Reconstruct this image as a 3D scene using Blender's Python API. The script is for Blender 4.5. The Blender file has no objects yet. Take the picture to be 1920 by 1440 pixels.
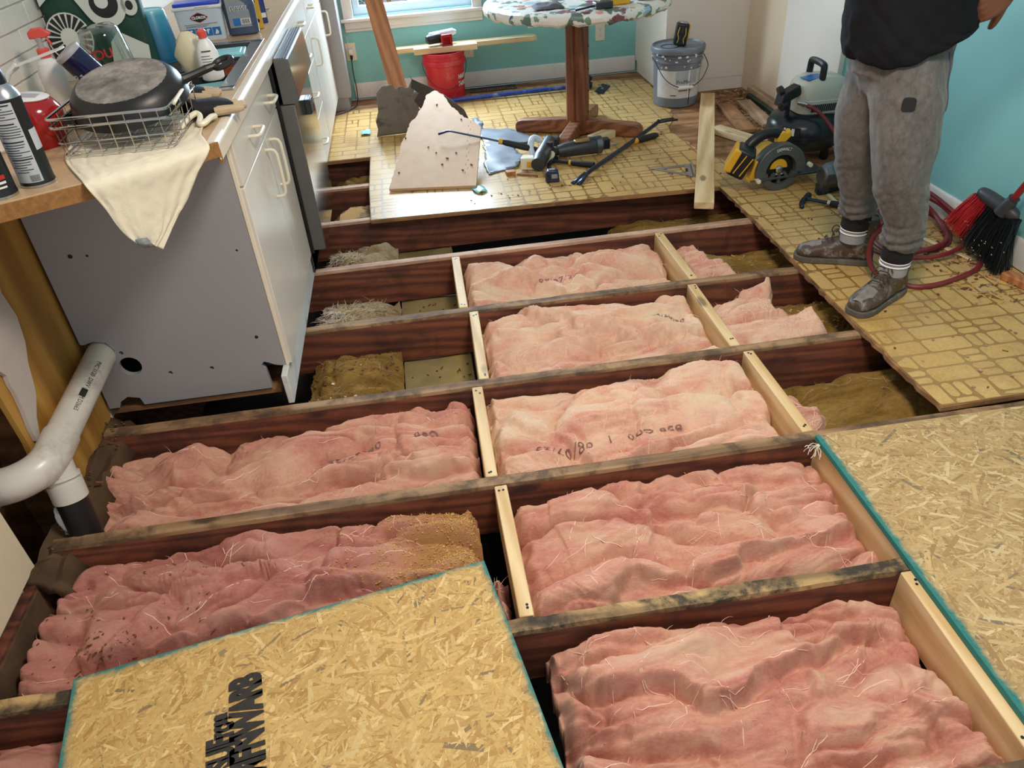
import bpy, math, random
import numpy as np
from mathutils import Vector, Matrix, Euler
SC = bpy.context.scene
COL = SC.collection
PI = math.pi
# ------------------------------------------------------------------ camera
cam_data = bpy.data.cameras.new('camera'); cam = bpy.data.objects.new('camera', cam_data); COL.objects.link(cam)
cam_data.sensor_width = 36; cam_data.lens = 36 * 1418.9 / 1920; cam_data.clip_start = 0.02; cam_data.clip_end = 200
cam.matrix_world = Matrix(((0.988181, 0.132025, -0.0779, 0), (-0.140063, 0.571098, -0.808845, 0),
                           (-0.062299, 0.810196, 0.582839, 1.468368), (0, 0, 0, 1)))
SC.camera = cam
# ------------------------------------------------------------------ world, lights, exposure
world = bpy.data.worlds.new('world'); SC.world = world; world.use_nodes = True
bg = world.node_tree.nodes['Background']; bg.inputs[0].default_value = (0.76, 0.88, 1.0, 1); bg.inputs[1].default_value = 0.42
def area(name, loc, rot, sx, sy, power, color):
    d = bpy.data.lights.new(name, 'AREA'); d.shape = 'RECTANGLE'; d.size = sx; d.size_y = sy; d.energy = power; d.color = color
    o = bpy.data.objects.new(name, d); COL.objects.link(o); o.location = loc; o.rotation_euler = rot; return o
area('window_daylight', (0.07, 6.02, 1.50), (math.radians(-66), 0, 0), 1.0, 1.35, 175, (0.66, 0.83, 1.0))
area('ceiling_lamp', (0.60, 1.05, 2.32), (math.radians(6), 0, 0), 0.45, 0.45, 36, (1.0, 0.89, 0.76))
area('rear_fill_light', (0.3, -2.2, 1.7), (math.radians(78), 0, 0), 2.6, 1.6, 7, (1.0, 0.92, 0.82))  # soft fill added behind the camera; no doorway is modelled
VS = SC.view_settings
VS.view_transform = 'Standard'; VS.look = 'None'; VS.gamma = 1; VS.use_curve_mapping = False; VS.exposure = 0.30
# ------------------------------------------------------------------ materials
def lin(c): return tuple((x / 12.92 if x <= 0.04045 else ((x + 0.055) / 1.055) ** 2.4) for x in c)
def srgb(r, g, b): return lin((r / 255, g / 255, b / 255)) + (1,)
class NT:
    def __init__(s, name):
        s.m = bpy.data.materials.new(name); s.m.use_nodes = True; s.t = s.m.node_tree; s.b = s.t.nodes['Principled BSDF']
        s.out = s.t.nodes['Material Output']; s._o = None
    def n(s, typ, **k):
        x = s.t.nodes.new('ShaderNode' + typ)
        for a, v in k.items():
            if a[0] == 'i' and a[1:].isdigit(): x.inputs[int(a[1:])].default_value = v
            else: setattr(x, a, v)
        return x
    def l(s, a, b): s.t.links.new(a, b)
    def obj(s, scale=(1, 1, 1), rand=True, rot=(0, 0, 0)):
        tc = s.n('TexCoord'); mp = s.n('Mapping'); mp.inputs[3].default_value = scale; mp.inputs[2].default_value = rot
        if rand:
            oi = s.n('ObjectInfo'); mu = s.n('VectorMath', operation='SCALE'); mu.inputs[0].default_value = (13.7, 9.1, 5.3)
            s.l(oi.outputs['Random'], mu.inputs['Scale']); ad = s.n('VectorMath', operation='ADD')
            s.l(tc.outputs['Object'], ad.inputs[0]); s.l(mu.outputs[0], ad.inputs[1]); s.l(ad.outputs[0], mp.inputs[0])
        else: s.l(tc.outputs['Object'], mp.inputs[0])
        return mp.outputs[0]
    def noise(s, vec, scale, detail=4, rough=.55, dist=0):
        x = s.n('TexNoise'); x.inputs['Scale'].default_value = scale; x.inputs['Detail'].default_value = detail
        x.inputs['Roughness'].default_value = rough; x.inputs['Distortion'].default_value = dist; s.l(vec, x.inputs['Vector']); return x.outputs[0]
    def ramp(s, fac, stops, interp='LINEAR'):
        r = s.n('ValToRGB'); r.color_ramp.interpolation = interp; e = r.color_ramp.elements
        while len(e) > 1: e.remove(e[0])
        e[0].position = stops[0][0]; e[0].color = stops[0][1]
        for p, c in stops[1:]: q = e.new(p); q.color = c
        s.l(fac, r.inputs[0]); return r.outputs[0]
    def mix(s, fac, a, b, blend='MIX'):
        x = s.n('Mix', data_type='RGBA', blend_type=blend)
        for i, v in ((0, fac), (6, a), (7, b)):
            if isinstance(v, (int, float, tuple)): x.inputs[i].default_value = v
            else: s.l(v, x.inputs[i])
        return x.outputs[2]
    def bump(s, h, strength=.3, dist=.002):
        x = s.n('Bump'); x.inputs['Strength'].default_value = strength; x.inputs['Distance'].default_value = dist
        s.l(h, x.inputs['Height']); s.l(x.outputs[0], s.b.inputs['Normal'])
    def col(s, c):
        if isinstance(c, tuple): s.b.inputs['Base Color'].default_value = c
        else: s.l(c, s.b.inputs['Base Color'])
    def set(s, **k):
        for a, v in k.items(): s.b.inputs[a.replace('_', ' ')].default_value = v
def G(v): return (v, v, v, 1)
def plain(name, c, rough=.5, metal=0, var=.12, scale=14, bump=0, bscale=120, spec=.5, dirt=None, dirt_amt=.5):
    t = NT(name); v = t.obj(); n = t.noise(v, scale, 5)
    lo = tuple(x * (1 - var) for x in c[:3]) + (1,); hi = tuple(min(1, x * (1 + var)) for x in c[:3]) + (1,)
    o = t.ramp(n, [(.3, lo), (.7, hi)])
    if dirt:
        d = t.noise(v, scale * .6, 8, .7, .4); f = t.ramp(d, [(.52, G(0)), (.68, G(dirt_amt))]); o = t.mix(f, o, dirt)
    t.col(o); t.set(Roughness=rough, Metallic=metal); t.b.inputs['Specular IOR Level'].default_value = spec
    if bump: t.bump(t.noise(v, bscale, 4), bump, .002)
    return t.m
def wood(name, c1, c2, axis=0, grain=1.0, rough=.6, knots=True, wear=None, wear_amt=.6, wscale=6, bump=.15):
    t = NT(name); sc = [9 * grain, 9 * grain, 9 * grain]; sc[axis] *= .09
    v = t.obj(tuple(sc)); n1 = t.noise(v, 2.4, 3, .5, 1.6); n2 = t.noise(v, 14, 3, .6, .2)
    w = t.n('TexWave', wave_type='RINGS' if False else 'BANDS', bands_direction='DIAGONAL'); w.inputs['Scale'].default_value = .9; w.inputs['Distortion'].default_value = 7; w.inputs['Detail'].default_value = 3
    t.l(v, w.inputs['Vector'])
    f = t.mix(.45, w.outputs[0], n2); f = t.mix(.4, f, n1); o = t.ramp(f, [(.28, c1), (.68, c2)])
    if knots:
        vo = t.n('TexVoronoi'); sk = [7, 7, 7]; sk[axis] = 2.6; vv = t.obj(tuple(sk)); t.l(vv, vo.inputs['Vector']); vo.inputs['Scale'].default_value = 1
        k = t.ramp(vo.outputs['Distance'], [(.07, G(.85)), (.13, G(0))]); o = t.mix(k, o, tuple(x * .35 for x in c1[:3]) + (1,))
    if wear:
        v2 = t.obj(); d = t.noise(v2, wscale, 8, .68, .3); o = t.mix(t.ramp(d, [(.46, G(0)), (.6, G(wear_amt))]), o, wear)
    t.col(o); t.set(Roughness=rough); t.bump(f, bump, .0015); return t.m
def mk(c, **k): return plain(k.pop('name'), c, **k)
M = {}
M['joist'] = wood('old_red_lumber', srgb(84, 42, 29), srgb(132, 74, 50), 0, 1.8, .7, True, srgb(44, 28, 22), .55, 5)
M['joist_top'] = wood('weathered_lumber_edge', srgb(112, 84, 58), srgb(168, 132, 94), 0, 1, .75, True, srgb(70, 52, 38), .75, 9)
M['joist_pale'] = wood('pale_lumber_edge', srgb(170, 128, 100), srgb(212, 172, 142), 0, 1, .75, False, srgb(120, 90, 70), .35, 14)
M['joist_scraped'] = wood('scraped_black_lumber', srgb(120, 92, 58), srgb(196, 160, 108), 0, 1, .75, False, srgb(46, 40, 32), .95, 8)
M['pine'] = wood('new_pine', srgb(204, 164, 108), srgb(232, 202, 152), 1, 1, .6)
M['pine_x'] = wood('new_pine_crosswise', srgb(206, 168, 114), srgb(236, 208, 160), 0, 1, .6)
M['dirt_wood'] = wood('dirty_subfloor', srgb(128, 86, 52), srgb(176, 128, 84), 0, .7, .8, False, srgb(90, 62, 42), .6, 5)
M['orange_wood'] = wood('orange_fir_plank', srgb(158, 96, 52), srgb(196, 130, 80), 2, 1.6, .5, False)
M['oak'] = wood('stained_oak', srgb(96, 52, 30), srgb(140, 84, 52), 2, 1.6, .4, False)
M['oak_x'] = wood('stained_oak_foot', srgb(104, 60, 36), srgb(150, 96, 62), 0, 1.6, .4, False)
M['ply'] = wood('yellow_plywood', srgb(150, 104, 42), srgb(188, 140, 66), 2, .6, .6, False)
M['osb_edge'] = plain('sawn_panel_edge', srgb(190, 150, 96), .8, 0, .3, 60)
M['teal_wall'] = plain('teal_wall_paint', srgb(136, 200, 198), .55, 0, .03, 3, .06, 90)
M['white_wall'] = plain('white_wall_paint', srgb(226, 218, 206), .6, 0, .03, 3, .06, 90)
M['cream_wall'] = plain('cream_wall_paint', srgb(226, 206, 176), .6, 0, .03, 3, .06, 90)
M['trim'] = plain('white_trim_paint', srgb(226, 222, 214), .4, 0, .03, 6, 0, 90, .5, srgb(170, 150, 130), .25)
M['cab'] = plain('white_laminate', srgb(222, 214, 202), .3, 0, .03, 3, 0, 60, .5, srgb(190, 172, 150), .25)
M['cab_side'] = plain('grey_white_melamine', srgb(156, 155, 157), .45, 0, .03, 2.5, .03, 200)
M['black'] = plain('black_plastic', srgb(24, 24, 26), .4)
M['dark'] = plain('dark_grey_plastic', srgb(52, 54, 58), .45)
M['steel'] = plain('bright_steel', srgb(190, 190, 192), .25, 1, .06)
M['darksteel'] = plain('dark_blued_steel', srgb(48, 56, 70), .4, .7, .2, 30)
M['white'] = plain('white_plastic', srgb(232, 230, 226), .35, 0, .03)
M['ivory'] = plain('ivory_plastic', srgb(236, 226, 202), .35, 0, .03)
M['yellow'] = plain('tool_yellow', srgb(222, 168, 40), .45, 0, .08)
M['ink'] = plain('black_ink', srgb(34, 32, 32), .8, 0, .2, 60)
# ------------------------------------------------------------------ mesh building
class MB:
    def __init__(s): s.v = []; s.f = []; s.mi = []; s.m = 0
    def add(s, vs, fs, m=None):
        o = len(s.v); s.v += [tuple(map(float, p)) for p in vs]; s.f += [tuple(o + i for i in f) for f in fs]; s.mi += [s.m if m is None else m] * len(fs); return s
    def box(s, c, d, rot=None, m=None, top=None):
        hx, hy, hz = d[0] / 2, d[1] / 2, d[2] / 2
        P = [Vector((x * hx, y * hy, z * hz)) for z in (-1, 1) for y in (-1, 1) for x in (-1, 1)]
        if rot is not None:
            R = rot if isinstance(rot, Matrix) else Euler(rot).to_matrix(); P = [R @ p for p in P]
        c = Vector(c); P = [p + c for p in P]; o = len(s.f)
        s.add(P, [(0, 2, 3, 1), (4, 5, 7, 6), (0, 1, 5, 4), (2, 6, 7, 3), (0, 4, 6, 2), (1, 3, 7, 5)], m)
        if top is not None: s.mi[o + 1] = top
        return s
    def bb(s, a, b, m=None, top=None):
        return s.box([(a[i] + b[i]) / 2 for i in range(3)], [abs(b[i] - a[i]) for i in range(3)], None, m, top)
    def bar(s, p, q, w, h, up=(0, 0, 1), m=None):
        p = Vector(p); q = Vector(q); x = (q - p); L = x.length; x.normalize(); u = Vector(up); y = u.cross(x).normalized(); z = x.cross(y)
        R = Matrix((x, y, z)).transposed(); return s.box((p + q) / 2, (L, w, h), R, m)
    def prism(s, poly, z0, z1, m=None, M4=None):
        n = len(poly); A = sum(poly[i][0] * poly[(i + 1) % n][1] - poly[(i + 1) % n][0] * poly[i][1] for i in range(n))
        if A < 0: poly = poly[::-1]
        vs = [Vector((x, y, z0)) for x, y in poly] + [Vector((x, y, z1)) for x, y in poly]
        if M4 is not None: vs = [M4 @ p for p in vs]
        fs = [tuple(range(n))[::-1], tuple(range(n, 2 * n))] + [(i, (i + 1) % n, n + (i + 1) % n, n + i) for i in range(n)]
        return s.add(vs, fs, m)
    def tube(s, pts, r, seg=10, m=None, cap=True, flat=1.0, closed=False):
        pts = [Vector(p) for p in pts]; n = len(pts); R = r if isinstance(r, (list, tuple)) else [r] * n
        rings = []; prev = None
        for i, p in enumerate(pts):
            if closed: t = (pts[(i + 1) % n] - pts[i - 1])
            else: t = (pts[min(i + 1, n - 1)] - pts[max(i - 1, 0)])
            t.normalize()
            if prev is None:
                u = Vector((0, 0, 1)) if abs(t.z) < .9 else Vector((0, 1, 0)); u = (u - t * u.dot(t)).normalized()
            else: u = (prev - t * prev.dot(t)).normalized()
            prev = u; w = t.cross(u)
            rings.append([p + (u * math.cos(a) * flat + w * math.sin(a)) * R[i] for a in [2 * PI * k / seg for k in range(seg)]])
        vs = [q for g in rings for q in g]; fs = []
        for i in range(n if closed else n - 1):
            j = (i + 1) % n
            for k in range(seg): fs.append((i * seg + k, i * seg + (k + 1) % seg, j * seg + (k + 1) % seg, j * seg + k))
        if cap and not closed: fs += [tuple(range(seg))[::-1], tuple(range((n - 1) * seg, n * seg))]
        return s.add(vs, fs, m)
    def lathe(s, prof, seg=24, M4=None, m=None, sx=1, sy=1, cap=True, squash=None):
        vs = []; fs = []; n = len(prof)
        for r, z in prof:
            for k in range(seg):
                a = 2 * PI * k / seg; vs.append(Vector((r * math.cos(a) * sx, r * math.sin(a) * sy, z)))
        if M4 is not None: vs = [M4 @ p for p in vs]
        for i in range(n - 1):
            for k in range(seg): fs.append((i * seg + k, i * seg + (k + 1) % seg, (i + 1) * seg + (k + 1) % seg, (i + 1) * seg + k))
        if cap: fs += [tuple(range(seg))[::-1], tuple(range((n - 1) * seg, n * seg))]
        return s.add(vs, fs, m)
    def grid(s, P, m=None, wrap=False):       # P[i][j] -> point
        ni = len(P); nj = len(P[0]); vs = [p for row in P for p in row]
        fs = [(i * nj + j, i * nj + (j + 1) % nj, (i + 1) * nj + (j + 1) % nj, (i + 1) * nj + j) for i in range(ni - 1) for j in range(nj if wrap else nj - 1)]
        return s.add(vs, fs, m)
    def build(s, name, mats, parent=None, off=None, bevel=0, seg=2, sharp=35, sub=0, solid=0):
        me = bpy.data.meshes.new(name)
        vs = s.v
        if off is not None: vs = [(x - off[0], y - off[1], z - off[2]) for x, y, z in vs]
        me.from_pydata(vs, [], s.f)
        mats = mats if isinstance(mats, (list, tuple)) else [mats]
        for x in mats: me.materials.append(M[x] if isinstance(x, str) else x)
        if len(mats) > 1: me.polygons.foreach_set('material_index', s.mi)
        me.polygons.foreach_set('use_smooth', [True] * len(s.f)); me.update()
        me.set_sharp_from_angle(angle=math.radians(sharp))
        o = bpy.data.objects.new(name, me); COL.objects.link(o)
        if parent is not None: o.parent = parent
        elif off is not None: o.location = off
        if solid:
            md = o.modifiers.new('solid', 'SOLIDIFY'); md.thickness = solid; md.offset = 0
        if bevel:
            md = o.modifiers.new('bevel', 'BEVEL'); md.width = bevel; md.segments = seg; md.limit_method = 'ANGLE'; md.angle_limit = math.radians(40); md.harden_normals = False
        if sub:
            md = o.modifiers.new('sub', 'SUBSURF'); md.levels = sub; md.render_levels = sub
        return o
def tag(o, label=None, cat=None, group=None, kind=None):
    if label: o['label'] = label
    if cat: o['category'] = cat
    if group: o['group'] = group
    if kind: o['kind'] = kind
    return o
def thing(name, label, cat, loc=(0, 0, 0), rot=(0, 0, 0), group=None):
    o = bpy.data.objects.new(name, None); COL.objects.link(o); o.empty_display_size = .05
    o.location = loc; o.rotation_euler = rot if not isinstance(rot, Matrix) else rot.to_euler(); return tag(o, label, cat, group)
def struct(name, mb, mats, **k): return tag(mb.build(name, mats, **k), kind='structure')
def T(x=0, y=0, z=0, rx=0, ry=0, rz=0): return Matrix.Translation((x, y, z)) @ Euler((rx, ry, rz)).to_matrix().to_4x4()
def text(body, size, mat, parent, M4, name='lettering', bold=0, align='CENTER', ext=.0004, sx=1, spacing=1.0):
    cu = bpy.data.curves.new('txt', 'FONT'); cu.body = body; cu.size = size; cu.align_x = align; cu.align_y = 'CENTER'; cu.extrude = ext; cu.offset = bold; cu.resolution_u = 3; cu.space_character = spacing
    o = bpy.data.objects.new('txt', cu); COL.objects.link(o)
    me = bpy.data.meshes.new_from_object(o.evaluated_get(bpy.context.evaluated_depsgraph_get()))
    bpy.data.objects.remove(o); me.name = name
    me.transform(M4 @ Matrix.Diagonal((sx, 1, 1, 1))); me.materials.clear(); me.materials.append(M[mat] if isinstance(mat, str) else mat)
    x = bpy.data.objects.new(name, me); COL.objects.link(x); x.parent = parent; return x
def wrap_text(o, r, z=0):                 # bend flat lettering (x along, y up) round a cylinder of radius r about Z, facing -Y
    for v in o.data.vertices:
        x, y, d = v.co; a = x / r; rr = r + d; v.co = (rr * math.sin(a), -rr * math.cos(a), y + z)
def copy_tree(o, parent=None):
    c = o.copy(); COL.objects.link(c)
    if parent is not None: c.parent = parent
    for ch in list(o.children): copy_tree(ch, c)
    return c
def catmull(P, n):
    out = []; P = [Vector(p) for p in P]; m = len(P)
    for i in range(m - 1):
        a, b, c, d = P[max(i - 1, 0)], P[i], P[i + 1], P[min(i + 2, m - 1)]
        for k in range(n):
            t = k / n; out.append(.5 * ((2 * b) + (c - a) * t + (2 * a - 5 * b + 4 * c - d) * t * t + (3 * b - a - 3 * c + d) * t ** 3))
    return out + [P[-1]]
# ------------------------------------------------------------------ numpy noise
def _h(ix, iy, s):
    h = (ix * 374761393 + iy * 668265263 + s * 974634777) & 0xffffffff
    h = ((h ^ (h >> 13)) * 1274126177) & 0xffffffff; return ((h ^ (h >> 16)) & 0xffff) / 65535.0 * 2 * PI
def perlin(x, y, s=0):
    x = np.asarray(x, float); y = np.asarray(y, float); ix = np.floor(x).astype(np.int64); iy = np.floor(y).astype(np.int64); fx = x - ix; fy = y - iy
    u = fx * fx * fx * (fx * (fx * 6 - 15) + 10); v = fy * fy * fy * (fy * (fy * 6 - 15) + 10)
    def g(dx, dy):
        a = _h(ix + dx, iy + dy, s); return np.cos(a) * (fx - dx) + np.sin(a) * (fy - dy)
    return ((g(0, 0) * (1 - u) + g(1, 0) * u) * (1 - v) + (g(0, 1) * (1 - u) + g(1, 1) * u) * v) * 1.5
def fbm(x, y, s=0, o=4, g=.5):
    r = 0; a = 1
    for i in range(o): r = r + a * perlin(x * 2 ** i + 17.3 * i, y * 2 ** i - 9.1 * i, s + i); a *= g
    return r
def billow(x, y, s=0):
    n = np.minimum(np.abs(perlin(x, y, s)) * 1.6, 1); return 1 - (1 - n) ** 2
# ================================================================== room shell
def wall_boxes(name, boxes, mat):
    mb = MB()
    for a, b in boxes: mb.bb(a, b)
    return struct(name, mb, mat)
WB = 5.745; WR = 2.2; WL = -1.14
WX0, WX1, WZ0, WZ1 = -0.335, 0.475, 0.56, 1.95          # window opening
wb = wall_boxes('wall_back', [((-1.2, WB, 0.018), (WX0, WB + .1, 2.4)), ((WX1, WB, 0.018), (2.3, WB + .1, 2.4)), ((WX0, WB, 0.018), (WX1, WB + .1, WZ0)), ((WX0, WB, WZ1), (WX1, WB + .1, 2.4))], 'teal_wall')
wr = wall_boxes('wall_right', [((WR, -.6, -.6), (WR + .1, WB, 2.4))], 'teal_wall')
mb = MB(); mb.bb((1.645, 5.052, .1), (WR, WB, 2.4)); mb.bb((1.657, 5.056, .0185), (WR, WB, .1)); struct('wall_closet', mb, 'white_wall')
mb = MB(); mb.bb((WR - .012, 4.50, .02), (WR, 5.05, 2.4)); struct('trim_1', mb, 'cream_wall', bevel=.002)
mb = MB(); mb.bb((WR - .03, 3.83, .02), (WR, 4.495, 2.3)); struct('trim_2', mb, 'white_wall', bevel=.003)
# baseboards: stepped profile extruded
def baseboard(name, p, q, h=.1, t=.014, z=.019, side=1):
    p = Vector((p[0], p[1], 0)); q = Vector((q[0], q[1], 0)); d = (q - p).normalized(); n = Vector((-d.y, d.x, 0)) * side
    prof = [(0, z), (t, z), (t, z + h * .72), (t * .75, z + h * .8), (t * .72, z + h * .9), (t * .3, z + h), (0, z + h)]
    mb = MB(); k = len(prof)
    vs = [p + n * a + Vector((0, 0, b)) for a, b in prof] + [q + n * a + Vector((0, 0, b)) for a, b in prof]
    mb.add(vs, [(i, (i + 1) % k, k + (i + 1) % k, k + i) for i in range(k)] + [tuple(range(k))[::-1], tuple(range(k, 2 * k))])
    return struct(name, mb, 'trim')
baseboard('baseboard_back', (-.41, WB - .0005), (1.64, WB - .0005), .1, .016, .03, -1)
baseboard('baseboard_right', (WR - .0005, -.5), (WR - .0005, 3.82), .105, .016, .024, 1)
# window
mb = MB(); cw = .07
mb.bb((WX0 - cw, WB - .018, WZ0 - .01), (WX0, WB - .0005, WZ1 + cw)); mb.bb((WX1, WB - .018, WZ0 - .01), (WX1 + cw, WB - .0005, WZ1 + cw)); mb.bb((WX0 - cw, WB - .02, WZ1), (WX1 + cw, WB - .0005, WZ1 + cw))
win = struct('window_1', mb, 'trim', bevel=.004)
mb = MB(); mb.bb((WX0 - cw - .02, WB - .05, WZ0 - .03), (WX1 + cw + .02, WB + .04, WZ0 - .008)); mb.build('window_stool', 'trim', win, bevel=.006)
mb = MB(); mb.bb((WX0 - cw, WB - .024, WZ0 - .075), (WX1 + cw, WB - .0005, WZ0 - .031)); mb.bb((WX0 - cw, WB - .016, WZ0 - .095), (WX1 + cw, WB - .0005, WZ0 - .075)); mb.build('window_apron', 'trim', win, bevel=.004)
M['vinyl'] = plain('white_vinyl_sash', srgb(214, 226, 240), .35, 0, .02)
mb = MB()
for a, b in (((WX0, WB + .03, WZ0 - .008), (WX1, WB + .085, WZ0 + .055)), ((WX0, WB + .03, WZ1 - .05), (WX1, WB + .085, WZ1)), ((WX0 + .0005, WB + .032, WZ0 + .002), (WX0 + .045, WB + .083, WZ1 - .002)), ((WX1 - .045, WB + .032, WZ0 + .002), (WX1 - .0005, WB + .083, WZ1 - .002)), ((WX0, WB + .035, 1.24), (WX1, WB + .08, 1.28))): mb.bb(a, b)
mb.build('window_sash', 'vinyl', win, bevel=.004)
t = NT('window_glass'); gl = t.n('BsdfGlossy'); gl.inputs['Roughness'].default_value = .02; tr = t.n('BsdfTransparent'); mx = t.n('MixShader'); mx.inputs[0].default_value = .06
t.l(tr.outputs[0], mx.inputs[1]); t.l(gl.outputs[0], mx.inputs[2]); t.l(mx.outputs[0], t.out.inputs[0]); M['glass_pane'] = t.m
mb = MB(); mb.bb((WX0 + .04, WB + .055, WZ0 + .05), (WX1 - .04, WB + .059, 1.25)); mb.build('window_pane', 'glass_pane', win)
mb = MB(); mb.bb((WX0 + .04, WB + .055, 1.27), (WX1 - .04, WB + .059, WZ1 - .04)); mb.build('window_pane', 'glass_pane', win)
# left wall: tiled above the counter, torn open below towards the camera
wl = wall_boxes('wall_left', [((WL - .1, 2.15, -.3), (WL, WB, 2.4)), ((WL - .1, -.6, -.3), (WL - .03, 1.52, 2.4)), ((WL - .1, 1.52, .5), (WL - .03, 2.15, 2.4))], 'white_wall')
mb = MB(); mb.bb((WL - .028, 1.0, .0), (WL - .008, 1.511, .86)); mb.build('drywall_panel', 'cream_wall', wl)
ply = [(2.2, .876), (2.2, .2), (2.166, .0), (2.1, -.045), (1.754, -.06), (1.70, .10), (1.72, .25), (1.70, .876)]
YZ = Matrix(((0, 0, 1, 0), (1, 0, 0, 0), (0, 1, 0, 0), (0, 0, 0, 1)))   # (y,z,x) -> (x,y,z)
mb = MB(); mb.prism(ply, WL - .012, WL + .002, None, YZ); mb.build('plywood_sheet', 'ply', wl)
M['dryw'] = plain('torn_drywall', srgb(190, 178, 170), .85, 0, .05, 8)
dry = [(1.62, .876), (1.99, .876), (1.975, .76), (1.935, .66), (1.911, .596), (1.925, .52), (1.905, .45), (1.872, .404), (1.85, .35), (1.836, .322), (1.79, .28), (1.755, .219), (1.742, .235), (1.743, .275), (1.755, .33), (1.76, .386), (1.757, .41), (1.763, .435), (1.74, .47), (1.68, .52), (1.62, .56)]
mb = MB(); mb.prism(dry, WL + .003, WL + .014, None, YZ); mb.build('drywall_remnant', 'dryw', wl)
mb = MB(); mb.bb((WL - .26, 1.3, -.35), (WL - .24, 2.2, .9)); mb.bb((WL - .24, 1.93, -.3), (WL - .14, 1.97, .88)); mb.build('cavity_back', 'dirt_wood', wl)
mb = MB(); mb.bar((WL - .16, 1.60, .2), (WL - .13, 1.86, .52), .012, .012); mb.build('cavity_rod', 'pine', wl)
M['tile'] = plain('white_glazed_tile', srgb(238, 232, 224), .18, 0, .02); M['grout'] = plain('pale_grout', srgb(200, 190, 178), .9)
tmb = MB(); tmb.bb((0, -.098, -.0285), (.006, .098, .0285)); first = None
for r in range(7):
    for k in range(7):
        y = 1.72 + k * .2 + (r % 2) * .1; z = .95 + r * .0615
        if first is None: first = tmb.build('tile', 'tile', wl, bevel=.0015); o = first
        else: o = first.copy(); COL.objects.link(o)
        o.location = (WL + .0005, y, z)
# floor: sub-floor slabs with sheet vinyl on top
SUBT = .017; VT = .0195
BACK = [(-.286, 3.507), (.6, 3.468), (1.0, 3.447), (1.431, 3.425), (1.437, 3.0), (1.43, 2.6), (1.422, 2.3), (1.428, 2.0), (1.424, 1.8), (1.431, 1.605), (1.8, 1.613), (WR, 1.62), (WR, WB), (-1.13, WB), (-1.13, 4.441), (-.30, 4.441), (-.30, 3.95)]
random.seed(3)
def ragged(poly, idx, amp, step=.03):
    out = []; n = len(poly)
    for i in range(n):
        p, q = poly[i], poly[(i + 1) % n]; out.append(p)
        if i in idx:
            L = math.dist(p, q); k = int(L / step)
            for j in range(1, k):
                f = j / k; dx = (q[1] - p[1]) / L; dy = -(q[0] - p[0]) / L; r = random.uniform(-amp, amp)
                out.append((p[0] + (q[0] - p[0]) * f + dx * r, p[1] + (q[1] - p[1]) * f + dy * r))
    return out
mb = MB(); mb.prism(ragged(BACK, {3, 4, 5, 6, 7, 8}, .006, .025), 0.0005, SUBT); floor = struct('floor', mb, 'dirt_wood')
mb = MB(); mb.bb((-1.13, 2.17, .0005), (-.575, 4.435, SUBT)); mb.build('cabinet_subfloor', 'dirt_wood', floor)
t = NT('vinyl_ground'); v = t.obj(rand=False); n = t.noise(v, 2.2, 5); c = t.ramp(n, [(.35, srgb(142, 104, 50)), (.65, srgb(170, 134, 80))]); t.col(c); t.set(Roughness=.36); M['vinyl_line'] = t.m
t = NT('vinyl_tile'); v = t.obj(rand=False); n = t.noise(v, 1.7, 4); n2 = t.noise(v, 90, 3)
c = t.ramp(n, [(.3, srgb(198, 154, 84)), (.7, srgb(214, 180, 120))]); c = t.mix(.25, c, t.ramp(n2, [(.3, srgb(196, 150, 78)), (.7, srgb(236, 206, 150))]))
at = t.n('Attribute', attribute_name='tone'); c = t.mix(.22, c, at.outputs['Color'], 'MULTIPLY')
d = t.noise(v, 4.5, 9, .7, .5); c = t.mix(t.ramp(d, [(.5, G(0)), (.72, G(.55))]), c, srgb(150, 112, 66))
t.col(c); t.set(Roughness=.36); t.b.inputs['Specular IOR Level'].default_value = .28; t.bump(n2, .12, .001); M['vinyl_tile'] = t.m
VIN = [(-.284, 3.512), (1.428, 3.43), (1.437, 3.0), (1.43, 2.6), (1.425, 2.3), (1.431, 2.0), (1.428, 1.8), (1.434, 1.609), (2.19, 1.625), (2.19, 3.35), (1.86, 3.62), (1.62, 3.70), (1.50, 3.95), (1.47, 4.35), (1.58, 4.62), (1.62, 4.98), (1.64, 5.5), (1.2, 5.63), (.6, 5.58), (.1, 5.53), (-.42, 5.46), (-.56, 5.38), (-.56, 4.447), (-.296, 4.447), (-.296, 3.95)]
vpoly = ragged(VIN, set(range(9, 21)), .018, .05)
mb = MB(); mb.prism(vpoly, SUBT + .0002, VT); vin = mb.build('linoleum_sheet', 'vinyl_line', floor)
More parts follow.
